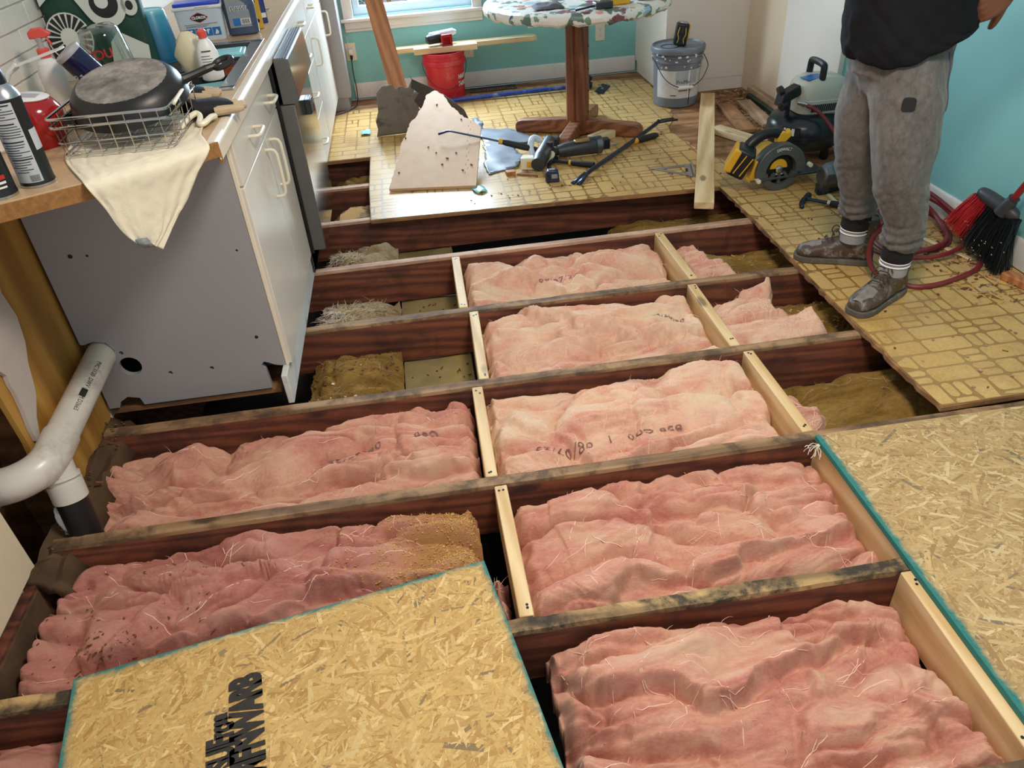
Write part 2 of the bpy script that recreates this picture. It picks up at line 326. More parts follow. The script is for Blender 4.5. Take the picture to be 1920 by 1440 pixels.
# the printed ashlar pattern: inset tile faces on the sheet
def inside(p, poly):
    x, y = p; c = False; n = len(poly); j = n - 1
    for i in range(n):
        xi, yi = poly[i]; xj, yj = poly[j]
        if (yi > y) != (yj > y) and x < (xj - xi) * (y - yi) / (yj - yi) + xi: c = not c
        j = i
    return c
U = .078; J = .0042; ch = .009
vs = []; fs = []; tones = []
nx, ny = 46, 58; used = np.zeros((nx, ny), bool); rnd = random.Random(11)
def putrect(x0, y0, x1, y1):
    x0 += J; y0 += J; x1 -= J; y1 -= J
    P = [(x0 + ch, y0), (x1 - ch, y0), (x1, y0 + ch), (x1, y1 - ch), (x1 - ch, y1), (x0 + ch, y1), (x0, y1 - ch), (x0, y0 + ch)]
    if not all(inside(p, vpoly) for p in P):
        if not any(inside(p, vpoly) for p in P): return
        Q = []                                        # clip by pulling outside corners towards the inside ones
        ins = [p for p in P if inside(p, vpoly)]; cx = sum(p[0] for p in ins) / len(ins); cy = sum(p[1] for p in ins) / len(ins)
        for p in P:
            f = 1.0
            while f > 0 and not inside((cx + (p[0] - cx) * f, cy + (p[1] - cy) * f), vpoly): f -= .06
            Q.append((cx + (p[0] - cx) * f, cy + (p[1] - cy) * f))
        P = Q
    o = len(vs); vs.extend((x, y, VT + .0003) for x, y in P); fs.append(tuple(range(o, o + 8))); tones.append(rnd.uniform(.55, 1.0))
for i in range(nx):
    for j in range(ny):
        if used[i, j]: continue
        x = -.62 + i * U; y = 1.56 + j * U; r = rnd.random(); used[i, j] = True
        if r < .22 and i + 1 < nx and not used[i + 1, j]: used[i + 1, j] = True; putrect(x, y, x + 2 * U, y + U)
        elif r < .44 and j + 1 < ny and not used[i, j + 1]: used[i, j + 1] = True; putrect(x, y, x + U, y + 2 * U)
        elif r < .60: putrect(x, y, x + U, y + U * .5); putrect(x, y + U * .5, x + U, y + U)
        elif r < .74: putrect(x, y, x + U * .5, y + U); putrect(x + U * .5, y, x + U, y + U)
        else: putrect(x, y, x + U, y + U)
me = bpy.data.meshes.new('tile_print'); me.from_pydata(vs, [], fs); me.materials.append(M['vinyl_tile'])
ca = me.color_attributes.new('tone', 'FLOAT_COLOR', 'CORNER'); ca.data.foreach_set('color', np.array([(q, q, q, 1) for q in tones for _ in range(8)], np.float32).ravel())
o = bpy.data.objects.new('tile_print', me); COL.objects.link(o); o.parent = vin; tag(o, kind='stuff')
# crawl space earth
t = NT('crawlspace_earth'); v = t.obj(rand=False); t.col(t.ramp(t.noise(v, 6, 8), [(.3, srgb(30, 24, 20)), (.7, srgb(58, 46, 36))])); t.set(Roughness=.95); M['earth'] = t.m
mb = MB(); mb.bb((-1.4, -.6, -.62), (2.3, WB, -.55)); struct('floor_crawlspace', mb, 'earth')
# ================================================================== floor joists
JF = {-2: 4.56, -1: 4.075, 0: 3.598, 1: 3.086, 2: 2.591, 3: 2.091, 4: 1.605, 5: 1.113, 6: 0.62}   # far faces
JT = .041; JD = .187
jl = {-2: 'farthest old joist, under the linoleum edge past the small floor hole', -1: 'old joist crossing the small floor hole beside the dishwasher', 0: 'long red-brown joist under the front edge of the back linoleum',
      1: 'red-brown joist with pale pink top edge, behind the farthest pink batt', 2: 'joist with splintered grey top between the two farthest pink batts', 3: 'old joist running to the front of the white cabinet end panel',
      4: 'dark-topped joist in front of the widest pink batts, reaching the loose panel corner', 5: 'joist with black scraped and splintered top between two front panels', 6: 'joist hidden under the front stamped panel'}
jm = {1: 'joist_pale', 0: 'joist_pale', -1: 'joist_pale', 5: 'joist_scraped'}
for k, y in JF.items():
    x0, x1 = (-1.13, 2.19)
    mb = MB(); rnd = random.Random(k + 50); n = 60
    P = []
    for i in range(n + 1):
        x = (x1 - x0) * i / n; w = .0012 if k not in (2, 5) else .0035
        a = [rnd.uniform(-w, w) for _ in range(4)]
        zt = 0 if k > 0 else -.0002
        P.append([(x, 0, -JD), (x, a[0] * .3, -.012), (x, -.003 + a[1], zt - abs(a[2]) * .6), (x, -JT + .003 + a[3], zt - abs(a[1]) * .8), (x, -JT + a[0] * .3, -.012 - abs(a[2])), (x, -JT, -JD)])
    vs = [p for r in P for p in r]; fs = []; mi = []
    for i in range(n):
        for q in range(6):
            r = (q + 1) % 6; fs.append((i * 6 + q, i * 6 + r, i * 6 + 6 + r, i * 6 + 6 + q)); mi.append(1 if q in (1, 2, 3) else 0)
    fs += [tuple(range(6))[::-1], tuple(range(n * 6, n * 6 + 6))]; mi += [0, 0]
    mb.v = vs; mb.f = fs; mb.mi = mi
    o = mb.build('floor_joist', ['joist', jm.get(k, 'joist_top')], None); o.location = (x0, y, 0)
    tag(o, jl[k], 'joist', 'floor joists')
# splinter strips on joist tops
spl = [(2, -.52, .10, -.026, .012), (2, .12, .99, -.010, .010), (5, .10, .42, -.012, .012)]
# ================================================================== blocking between the joists
BL = [(1, .087, .083, 'pale pine block between joists left of the farthest pink batt'), (2, .118, .108, 'pale pine block left of the second row pink batt, beside the tan duct'),
      (3, .080, .076, 'pale pine block left of the big batt with reversed date print'), (4, .096, .100, 'yellowed pine block with nails beside the front stamped panel corner'),
      (1, 1.004, 1.012, 'pine block at right end of the farthest pink batt'), (2, .988, .988, 'pine block with dark knot marks at right end of the second row batt'),
      (3, 1.016, 1.021, 'pine block ending at the teal-edged panel corner'), (4, 1.040, 1.040, 'pine block mostly under the right panel, right of the shaded batt'), (5, 1.012, 1.008, 'nailed pine block along the right teal-edged panel, nearest the camera')]
for j, xa, xb, lab in BL:
    ya = JF[j] - JT - .001; yb = JF[j + 1] + .001; L = ya - yb
    mb = MB(); mb.bar((0, L / 2, -.07), (xb - xa, -L / 2, -.07), .0355, .14)
    o = mb.build('blocking', 'pine', None, bevel=.003); o.location = (xa, (ya + yb) / 2, -.0005)
    tag(o, lab, 'block', 'new blocks between joists')
    for q in range(4):
        s = -1 if q < 2 else 1; nb = MB(); nb.lathe([(.0035, 0), (.0035, .0012), (.001, .0014)], 8)
        h = nb.build('nail_head', 'darksteel', o); h.location = (random.uniform(-.009, .009) + (0 if s > 0 else xb - xa), s * (L / 2 - .012 - random.random() * .03), .0003)
# ================================================================== glass-wool batts
def batt_mat(name, stops, ss=.12, fib=1.0):
    t = NT(name); v = t.obj((1, 2.1, 1.5), rot=(0, 0, .25)); n = t.noise(v, 4.2, 4, .6, .8); f = t.noise(v, 46, 5, .7, 1.6)
    c = t.ramp(t.mix(.34, n, f), stops); t.col(c); t.set(Roughness=.95); t.b.inputs['Specular IOR Level'].default_value = .15
    t.b.inputs['Subsurface Weight'].default_value = ss; t.b.inputs['Subsurface Radius'].default_value = (1.0, .45, .35); t.b.inputs['Subsurface Scale'].default_value = .012
    t.b.inputs['Sheen Weight'].default_value = .25; t.b.inputs['Sheen Tint'].default_value = stops[-1][1]
    t.bump(t.mix(.4, t.noise(v, 60, 5, .75, 2.5), t.noise(v, 190, 3, .7, 2.2)), .55 * fib, .010); return t.m
M['pink'] = batt_mat('pink_glass_wool', [(.33, srgb(216, 144, 130)), (.43, srgb(232, 174, 150)), (.53, srgb(240, 198, 170)), (.66, srgb(242, 216, 182))])
M['pink_shade'] = batt_mat('shaded_glass_wool', [(.33, srgb(194, 123, 111)), (.44, srgb(213, 147, 128)), (.55, srgb(223, 170, 145)), (.68, srgb(223, 188, 158))])  # darker, cooler pink: shade on the nearer batts put into the colour
M['pink_dim'] = batt_mat('dim_pink_glass_wool', [(.33, srgb(168, 102, 92)), (.45, srgb(191, 125, 113)), (.55, srgb(202, 143, 128)), (.68, srgb(192, 149, 122))])  # darker still: the dim front-left put into the wool colour
def dusted(name, stops, x0, x1):
    m = batt_mat(name, stops); nt = m.node_tree; b = nt.nodes['Principled BSDF']; src = b.inputs['Base Color'].links[0].from_socket
    tc = nt.nodes.new('ShaderNodeTexCoord'); sp = nt.nodes.new('ShaderNodeSeparateXYZ'); nt.links.new(tc.outputs['Object'], sp.inputs[0]); nz = nt.nodes.new('ShaderNodeTexNoise'); nz.inputs['Scale'].default_value = 11; nz.inputs['Detail'].default_value = 8; nt.links.new(tc.outputs['Object'], nz.inputs['Vector'])
    ma = nt.nodes.new('ShaderNodeMath'); ma.operation = 'MULTIPLY_ADD'; nt.links.new(nz.outputs[0], ma.inputs[0]); ma.inputs[1].default_value = .5; nt.links.new(sp.outputs[0], ma.inputs[2]); mr = nt.nodes.new('ShaderNodeMapRange'); nt.links.new(ma.outputs[0], mr.inputs[0]); mr.inputs[1].default_value = x0 + .25; mr.inputs[2].default_value = x1 + .25; mr.inputs[4].default_value = .85
    mx = nt.nodes.new('ShaderNodeMix'); mx.data_type = 'RGBA'; nt.links.new(mr.outputs[0], mx.inputs[0]); nt.links.new(src, mx.inputs[6]); mx.inputs[7].default_value = srgb(186, 138, 82); nt.links.new(mx.outputs[2], b.inputs['Base Color']); return m
M['pink_sawdust'] = dusted('sawdust_covered_glass_wool', [(.33, srgb(168, 102, 92)), (.45, srgb(191, 125, 113)), (.55, srgb(202, 143, 128)), (.68, srgb(192, 149, 122))], .26, .50)  # same dimmed pink, under real sawdust at the right end
M['wisp'] = plain('pale_pink_fibre', srgb(250, 214, 194), .9, 0, .06, 20, 0, 60, .1)
M['brown_wool'] = batt_mat('old_brown_glass_wool', [(.32, srgb(104, 76, 34)), (.46, srgb(142, 108, 52)), (.56, srgb(168, 132, 70)), (.7, srgb(186, 154, 96))], .05, 1.3)
M['grey_wool'] = batt_mat('dusty_grey_wool', [(.32, srgb(134, 104, 66)), (.46, srgb(176, 148, 106)), (.56, srgb(206, 184, 148)), (.7, srgb(230, 216, 194))], .05, 1.4)
M['white_wool'] = batt_mat('white_loose_wool', [(.32, srgb(204, 170, 122)), (.46, srgb(226, 200, 164)), (.56, srgb(238, 224, 204)), (.7, srgb(246, 242, 234))], .1, 1.4)
HF = {}
def smooth(a): a = np.clip(a, 0, 1); return a * a * (3 - 2 * a)
def batt(name, label, x0, x1, y0, y1, base, seed, mat='pink', lumps=(), steps=(), big=.035, mid=.03, small=.010, edge=.050, ew=.032, res=.0031, rag=.012, group='pink insulation batts between the joists', cat='insulation', outline=None, tilt=(0, 0), noise_s=1.0, th=.075, wisps=60, fold=(.55, 1.35), wmat=None):
    nx = max(8, int((x1 - x0) / res)); ny = max(8, int((y1 - y0) / res))
    u = np.linspace(0, 1, nx + 1)[None, :] + np.zeros((ny + 1, 1)); v = np.linspace(0, 1, ny + 1)[:, None] + np.zeros((1, nx + 1))
    X = x0 + (x1 - x0) * u; Y = y0 + (y1 - y0) * v
    if outline is not None:                     # outline(u,v) -> (X,Y) arrays for torn, non-rectangular scraps
        X, Y = outline(u, v)
    sx, sy = fold
    a = X * sx / noise_s; b = Y * sy / noise_s
    wx = fbm(a * 3.2, b * 3.2, seed + 40, 2, .4) * .55; wy = fbm(a * 3.2, b * 3.2, seed + 60, 2, .4) * .55
    z = base - .006 + big * fbm(a * 3.6 + wx, b * 3.6 + wy, seed, 2, .4)
    z = z + mid * 1.55 * (billow(a * 5.2 + wx, b * 6.4 + wy, seed + 7) - .62)
    m2 = smooth((perlin(a * 5, b * 5, seed + 91) + .45) * 1.2)
    z = z + small * 2.3 * m2 * (billow(a * 11 + wx * 1.6, b * 14 + wy * 1.6, seed + 13) - .6)
    rd = 1 - np.minimum(np.abs(perlin(a * 6 + wx * 2, b * 9 + wy * 2, seed + 19)) * 5.0, 1)
    z = z - .010 * smooth(rd) * smooth((perlin(a * 4, b * 4, seed + 29) + .2) * 2)        # sparse sharp creases
    an = perlin(a * 2.2, b * 2.2, seed + 51) * 1.6; ra = a * np.cos(an) + b * np.sin(an); rb = -a * np.sin(an) + b * np.cos(an)
    z = z + .0042 * (1 - np.abs(perlin(ra * 7, rb * 38 + wx * 3, seed + 53)) * 2) * smooth((perlin(a * 6, b * 6, seed + 57) + .3) * 2)   # drawn-out wisps
    z = z + .0022 * fbm(a * 34 + wx * 6, b * 44 + wy * 6, seed + 23, 2, .5)
    for lx, ly, rx, ry, am in lumps: z = z + am * np.exp(-((X - lx) / rx) ** 2 - ((Y - ly) / ry) ** 2)
    for pts, h, w, reach, crease in steps:                        # a fold along a line: the cloth left of the line stands h proud, dying out over reach
        pl = [(q.x, q.y) for q in catmull([(a_, b_, 0) for a_, b_ in pts], 4)]; best = np.full(X.shape, 9.0); sg = np.ones(X.shape); tt = np.zeros(X.shape)
        for n_ in range(len(pl) - 1):
            (ax, ay), (bx, by) = pl[n_], pl[n_ + 1]; dx, dy = bx - ax, by - ay; L2 = dx * dx + dy * dy; q = np.clip(((X - ax) * dx + (Y - ay) * dy) / L2, 0, 1)
            ex = X - ax - q * dx; ey = Y - ay - q * dy; dd = np.sqrt(ex * ex + ey * ey); m_ = dd < best; best = np.where(m_, dd, best); sg = np.where(m_, np.sign(dx * ey - dy * ex), sg); tt = np.where(m_, (n_ + q) / (len(pl) - 1), tt)
        d = best * sg + .010 * perlin(X * 17, Y * 17, seed + 31) + .004 * perlin(X * 45, Y * 45, seed + 33)
        win = smooth(tt * 7 + .15) * smooth((1 - tt) * 7 + .15)
        z = z + h * win * smooth(d / w + .35) * np.exp(-np.maximum(d - w, 0) / reach) - crease * win * np.exp(-(d / .011) ** 2)
    z = z + tilt[0] * (u - .5) + tilt[1] * (v - .5)
    e = np.minimum(np.minimum(u * (x1 - x0), (1 - u) * (x1 - x0)), np.minimum(v * (y1 - y0), (1 - v) * (y1 - y0))) + .008 * perlin(X * 22, Y * 22, seed + 3)
    z = z - edge * (1 - smooth(e / ew)) ** 1.6
    in_ = smooth(e / .045)
    X2 = X + (.004 * fbm(X * 24, Y * 24, seed + 71, 2) + .020 * perlin(X * 9, Y * 9, seed + 73)) * in_ + (1 - in_) * rag * fbm(Y * 20, X * 20, seed + 75, 3) * .5
    Y2 = Y + (.004 * fbm(X * 24, Y * 24, seed + 81, 2) + .018 * perlin(X * 9, Y * 9, seed + 83)) * in_ + (1 - in_) * rag * fbm(X * 20, Y * 20, seed + 85, 3) * .5
    cx, cy = (x0 + x1) / 2, (y0 + y1) / 2; cz = base - .12
    P = np.stack([X2 - cx, Y2 - cy, z - cz], -1).reshape(-1, 3); N = nx + 1
    I = (np.arange(ny)[:, None] * N + np.arange(nx)[None, :]).ravel()
    F = np.stack([I, I + 1, I + N + 1, I + N], -1)
    # skirt and bottom rim so the batt has thickness
    rim = np.concatenate([np.arange(nx), np.arange(ny) * N + nx, (ny * N + nx) - np.arange(nx), (ny - np.arange(ny)) * N])
    B = P[rim].copy(); B[:, 2] -= th; k = len(P); n = len(rim); j = (np.arange(n) + 1) % n
    SK = np.stack([rim[j], rim, k + np.arange(n), k + j], -1)
    P = np.vstack([P, B]); F = np.vstack([F, SK])
    me = bpy.data.meshes.new(name); me.vertices.add(len(P)); me.vertices.foreach_set('co', P.ravel()); me.loops.add(F.size); me.loops.foreach_set('vertex_index', F.ravel().astype(np.int32))
    me.polygons.add(len(F)); me.polygons.foreach_set('loop_start', np.arange(len(F), dtype=np.int32) * 4); me.polygons.foreach_set('use_smooth', np.ones(len(F), bool)); me.materials.append(M[mat]); me.update(); me.validate()
    o = bpy.data.objects.new(name, me); COL.objects.link(o); o.location = (cx, cy, cz); tag(o, label, cat, group)
    HF[o.name] = (X2, Y2, z, o)
    if wisps:
        rnd = random.Random(seed); w = MB()
        for _ in range(wisps):
            if rnd.random() < .55: i = rnd.choice([2, 3, 5, ny - 3, ny - 5, ny - 8]) if rnd.random() < .6 else rnd.randrange(3, ny - 3); jx = rnd.randrange(3, nx - 3)
            else: i = rnd.randrange(3, ny - 3); jx = rnd.randrange(3, nx - 3)
            p = Vector((X2[i, jx] - cx, Y2[i, jx] - cy, z[i, jx] - cz)); d = Vector((rnd.uniform(-1, 1), rnd.uniform(-1, 1), rnd.uniform(.1, .8))).normalized(); L = rnd.uniform(.012, .04); pts = [p - d * .002]
            for q in range(4): d = (d + Vector((rnd.uniform(-.5, .5), rnd.uniform(-.5, .5), rnd.uniform(-.5, .25)))).normalized(); pts.append(pts[-1] + d * L / 4)
            w.tube(pts, [.0009, .0008, .0006, .0004, .0002], 3, cap=False)
        for _ in range(int(wisps * .9) if min(nx, ny) > 24 else 0):                            # long strands lying on the surface
            i = rnd.randrange(8, ny - 8); jx = rnd.randrange(8, nx - 8); an = rnd.uniform(-.5, .5) + (PI if rnd.random() < .5 else 0) + (PI / 2 if rnd.random() < .3 else 0); pts = []
            for q in range(rnd.randrange(5, 11)):
                if not (3 < i < ny - 3 and 3 < jx < nx - 3): break
                ii, jj = int(i), int(jx); pts.append(Vector((X2[ii, jj] - cx, Y2[ii, jj] - cy, z[ii, jj] - cz + .0005))); an += rnd.uniform(-.35, .35); i += math.sin(an) * 4; jx += math.cos(an) * 4
            if len(pts) > 3: r_ = rnd.uniform(.0005, .0012); w.tube(pts, [r_ * .5] + [r_] * (len(pts) - 2) + [r_ * .3], 4, cap=False)
        tag(w.build('loose_fibres', wmat or 'wisp', o), kind='stuff')
    return o
def lift_text(o, tx):
    X, Y, z, _ = HF[o.name]; k = 4; zz = z.copy()
    for ax in (0, 1):
        zz = sum(np.roll(zz, d, ax) for d in range(-k, k + 1)) / (2 * k + 1)
    zz = np.maximum(zz, z) + .003; loc = o.location
    for v in tx.data.vertices:
        i = np.argmin((X - v.co.x) ** 2 + (Y - v.co.y) ** 2); v.co = (v.co.x - loc.x, v.co.y - loc.y, float(zz.ravel()[i]) - loc.z)
def surf(o, x, y):
    X, Y, z, _ = HF[o.name]; i = np.argmin((X - x) ** 2 + (Y - y) ** 2); return float(z.ravel()[i])
M['stamp_grey'] = plain('faded_grey_ink', srgb(136, 96, 92), .9, 0, .3, 60)
def batt_text(o, body, size, x, y, rot, bold=0):
    tx = text(body, size, 'stamp_grey', o, T(0, 0, 0, 0, 0, rot), 'printed_lettering', bold, ext=0, sx=1.25, spacing=1.12)
    for v in tx.data.vertices: v.co = (v.co.x + x, v.co.y + y, 0)
    lift_text(o, tx)
    return tx
P1 = batt('insulation_batt', 'farthest pink batt with upright date print, behind pale splintered joist', .114, .976, 2.600, 3.036, -.050, 5, 'pink', [(0.4, 2.93, 0.12, 0.09, 0.03), (0.75, 2.92, 0.15, 0.1, 0.04), (0.56, 2.95, 0.05, 0.1, -0.02), (0.18, 2.84, 0.05, 0.1, 0.012)], [([(0.122, 2.8), (0.309, 2.848), (0.472, 2.742), (0.565, 2.66), (0.68, 2.75), (0.849, 2.779), (0.97, 2.79)], 0.03, 0.03, 0.14, 0.012), ([(0.573, 3.02), (0.587, 2.859), (0.519, 2.754)], 0.018, 0.03, 0.08, 0.008)])
P1R = batt('insulation_batt', 'small pink scrap at right of the farthest pine block', 1.034, 1.225, 2.62, 3.02, -.055, 9, 'pink', [(1.12, 2.98, .06, .07, .05), (1.12, 2.8, .09, .07, .03)], (), outline=lambda u, v: (1.034 + u * (.20 - .10 * v + .02 * np.sin(v * 9)), 2.62 + v * (.40 - .05 * u)))
P2 = batt('insulation_batt', 'second row pink batt with flattened back flap, between pine blocks', .140, .964, 2.100, 2.540, -.050, 14, 'pink', [(0.7, 2.44, 0.24, 0.08, 0.03), (0.2, 2.47, 0.07, 0.04, 0.02)], [([(0.164, 2.53), (0.3, 2.5), (0.42, 2.4), (0.55, 2.345), (0.7, 2.266), (0.94, 2.215)], 0.045, 0.03, 0.2, 0.014), ([(0.16, 2.36), (0.32, 2.37), (0.43, 2.31)], 0.025, 0.025, 0.1, 0.01)])
P2R = batt('insulation_batt', 'ragged pink scrap with curled corner right of second pine block', 1.012, 1.36, 2.13, 2.54, -.055, 21, 'pink', [(1.28, 2.52, .06, .05, .045), (1.35, 2.28, .03, .06, .06), (1.12, 2.35, .09, .09, .02)], (), outline=lambda u, v: (1.012 + u * (.345 - .06 * v + .035 * np.sin(v * 7 + .6)), 2.13 + v * (.32 + .12 * u + .02 * np.sin(u * 14))))
P3 = batt('insulation_batt', 'largest pale pink batt with upside-down date print beside joist', .102, .996, 1.614, 2.042, -.038, 33, 'pink', [(0.62, 1.88, 0.28, 0.1, 0.02), (0.8, 1.99, 0.1, 0.05, 0.03), (0.5, 2.0, 0.1, 0.04, 0.02)], [([(0.12, 1.93), (0.253, 1.93), (0.42, 2.0), (0.6, 2.02)], -0.022, 0.03, 0.1, 0.012), ([(0.137, 1.86), (0.321, 1.76), (0.379, 1.64)], 0.022, 0.025, 0.1, 0.013), ([(0.584, 1.988), (0.548, 1.793), (0.492, 1.65)], 0.016, 0.03, 0.1, 0.01), ([(0.906, 2.0), (0.876, 1.831), (0.95, 1.726)], 0.018, 0.03, 0.08, 0.01)])
P3R = batt('insulation_batt', 'pink tuft poking out right of the long pine block', 1.045, 1.16, 1.70, 1.95, -.105, 41, 'pink_shade', [(1.09, 1.88, .04, .05, .03)], (), outline=lambda u, v: (1.043 + u * (.12 - .03 * np.sin(v * 8)), 1.63 + v * .28), wisps=20)
P4 = batt('insulation_batt', 'salmon pink batt with low trough, right of yellowed nailed block', .122, 1.026, 1.120, 1.560, -.070, 52, 'pink_shade', [(0.3, 1.42, 0.14, 0.1, 0.035), (0.62, 1.43, 0.15, 0.08, 0.025), (0.93, 1.48, 0.09, 0.05, 0.04)], [([(0.136, 1.165), (0.289, 1.15), (0.387, 1.205), (0.586, 1.186), (0.683, 1.215), (0.768, 1.22), (0.927, 1.25), (1.02, 1.275)], 0.05, 0.03, 0.22, 0.014), ([(0.5, 1.53), (0.484, 1.33), (0.444, 1.24)], -0.028, 0.03, 0.1, 0.014), ([(0.72, 1.5), (0.76, 1.36), (0.86, 1.3)], 0.02, 0.03, 0.08, 0.01), ([(0.6, 1.52), (0.78, 1.49), (0.95, 1.43)], 0.02, 0.025, 0.06, 0.01)], mid=.032)
P5 = batt('insulation_batt', 'nearest pink batt with mauve folded flap between the two stamped panels', .136, .992, .628, 1.068, -.080, 64, 'pink_shade', [(0.42, 1.0, 0.18, 0.05, 0.02), (0.35, 0.75, 0.14, 0.08, 0.02), (0.85, 0.8, 0.1, 0.08, 0.02)], [([(0.14, 0.955), (0.226, 0.925), (0.36, 0.915), (0.441, 0.835), (0.528, 0.85), (0.597, 0.893), (0.679, 0.912), (0.77, 0.935), (0.85, 0.965), (0.975, 0.94)], 0.062, 0.03, 0.3, 0.02), ([(0.7, 1.055), (0.705, 0.99), (0.735, 0.945)], -0.028, 0.025, 0.2, 0.014), ([(0.682, 0.905), (0.642, 0.809), (0.557, 0.698)], 0.022, 0.03, 0.1, 0.012), ([(0.907, 0.9), (0.856, 0.79), (0.876, 0.72), (0.955, 0.69)], 0.024, 0.025, 0.08, 0.014), ([(0.16, 0.83), (0.3, 0.8), (0.44, 0.74)], 0.018, 0.03, 0.1, 0.01)], mid=.034, big=.03, small=.012)
P6 = batt('insulation_batt', 'long pink batt in front of white cabinet, beside the white drain pipe', -1.105, .052, 1.614, 2.042, -.045, 77, 'pink_shade', [(-0.25, 1.9, 0.25, 0.1, 0.03), (0, 1.94, 0.06, 0.06, 0.03), (-0.85, 1.99, 0.25, 0.05, -0.02), (-1.05, 1.72, 0.05, 0.1, -0.03)], [([(-1.081, 1.8), (-0.863, 1.8), (-0.637, 1.88), (-0.515, 1.97), (-0.3, 2.03)], -0.04, 0.035, 0.16, 0.014), ([(-0.62, 1.72), (-0.367, 1.745), (-0.174, 1.72), (0.04, 1.72)], 0.03, 0.025, 0.14, 0.012), ([(-0.18, 1.98), (-0.2, 1.85), (-0.14, 1.74)], 0.016, 0.03, 0.08, 0.009)], mid=.032)
P7 = batt('insulation_batt', 'long dusty pink batt with brown sawdust end behind the front panel', -1.12, .018, 1.122, 1.556, -.058, 88, 'pink_sawdust', [(-0.45, 1.4, 0.3, 0.08, 0.03), (-0.1, 1.45, 0.12, 0.06, 0.02), (-1.0, 1.5, 0.08, 0.03, 0.02)], [([(-1.0, 1.215), (-0.897, 1.215), (-0.665, 1.234), (-0.501, 1.25), (-0.348, 1.3), (-0.186, 1.29), (0.01, 1.27)], 0.05, 0.03, 0.22, 0.016), ([(-1.1, 1.44), (-1.016, 1.397), (-0.887, 1.405), (-0.777, 1.4), (-0.6, 1.41)], -0.03, 0.03, 0.1, 0.016), ([(-0.355, 1.53), (-0.405, 1.375), (-0.451, 1.255)], 0.018, 0.03, 0.1, 0.01), ([(-0.8, 1.39), (-0.86, 1.3), (-0.92, 1.22)], 0.015, 0.03, 0.08, 0.01)], mid=.032)
P8 = batt('insulation_batt', 'pink batt piece showing at the left of the front panel, nearest corner', -1.12, -.30, .63, 1.064, -.075, 95, 'pink_dim', (), (), wisps=20)
P4L = batt('insulation_batt', 'torn pink shreds hanging left of the yellowed nailed block', .030, .072, 1.14, 1.32, -.085, 99, 'pink_dim', (), (), wisps=40)
batt_text(P1, '08/07/25', .034, .50, 2.80, .02)
batt_text(P3, '858 C00   |   08/07/25', .036, .455, 1.745, PI - .01)
batt_text(P6, 'C00   |   08/07/25', .034, -.235, 1.83, PI + .10)
batt_text(P2, '08/07/25', .026, .83, 2.352, PI + .02)
# wood dust patch on the sawdust-covered end of the long batt
def scatter(name, mat, parent, hf, x0, x1, y0, y1, n, seed, s0=.001, s1=.004, el=3, zoff=.001, fn=None):
    rnd = random.Random(seed); w = MB(); off = parent.location if hf else (0, 0, 0)
    for _ in range(n):
        x = rnd.uniform(x0, x1); y = rnd.uniform(y0, y1)
        if fn and not fn(x, y): continue
        z = (surf(parent, x, y) if hf else fn.__dict__.get('z', 0) if fn else 0) + zoff; s = rnd.uniform(s0, s1); l = s * rnd.uniform(1, el)
        w.box((x - off[0], y - off[1], z - off[2]), (l, s, s * .5), (rnd.uniform(-.4, .4), rnd.uniform(-.4, .4), rnd.uniform(0, PI)))
    return tag(w.build(name, mat, parent), kind='stuff')
M['sawdust'] = plain('sawdust', srgb(196, 152, 84), .9, 0, .25, 50)
M['crumb'] = plain('dark_wood_crumbs', srgb(112, 74, 44), .9, 0, .35, 30)
rg = random.Random(5)
scatter('sawdust', 'sawdust', P7, True, -.36, .012, 1.20, 1.55, 3000, 4, .0012, .0032, 3, .002, lambda x, y: rg.random() < min(1, max(.1, (x + .30) * 4)))
scatter('wood_crumbs', 'crumb', P7, True, -1.1, -.6, 1.2, 1.5, 60, 6, .001, .004, 4)
scatter('wood_crumbs', 'crumb', P7, True, -.98, -.82, 1.17, 1.28, 90, 7, .001, .005, 5)
# ------------------------------------------------------------------ old brown glass wool
G2 = 'old brown insulation in the outer bays'
kw = dict(group=G2, cat='old insulation', edge=.055, ew=.10, th=.05, wmat='grey_wool')
B1 = batt('old_insulation', 'brown dirty wool with debris before the cabinet, nearest the cabinet corner', -.522, -.180, 2.092, 2.549, -.105, 110, 'brown_wool', [(-.42, 2.36, .14, .12, .03)], (), mid=.018, big=.03, **kw)
B2 = batt('old_insulation', 'frayed brown wool with white tufts beside the dishwasher end of the cabinet', -.522, -.182, 2.592, 3.044, -.11, 120, 'grey_wool', [(-.4, 2.8, .12, .1, .03)], (), mid=.02, wisps=0, **kw)
B3 = batt('old_insulation', 'brown wool with white fluff under the dishwasher front', -.522, -.182, 3.088, 3.556, -.115, 130, 'grey_wool', [(-.42, 3.36, .1, .1, .03)], (), mid=.02, **kw)
B4 = batt('old_insulation', 'grey torn wool in the nearer part of the small floor hole', -.522, -.25, 3.60, 4.033, -.095, 140, 'grey_wool', (), (), mid=.025, **kw)
B5 = batt('old_insulation', 'brown wool with white paper in the farther part of the small floor hole', -.522, -.25, 4.077, 4.518, -.09, 150, 'brown_wool', (), (), mid=.02, **kw)
R3 = batt('old_insulation', 'smooth brown wool mound nearest the right panel', 1.10, 1.95, 1.608, 2.049, -.135, 160, 'brown_wool', [(1.48, 1.88, .22, .13, .05)], (), mid=.008, big=.02, small=.004, **kw)
R2 = batt('old_insulation', 'brown wool patch right of the ragged pink scrap', 1.26, 1.90, 2.093, 2.549, -.125, 170, 'brown_wool', [(1.48, 2.42, .12, .1, .035)], (), mid=.008, **kw)
R1 = batt('old_insulation', 'flat brown wool right of the small pink scrap', 1.12, 1.9, 2.593, 3.044, -.115, 180, 'brown_wool', (), (), mid=.008, big=.012, **kw)
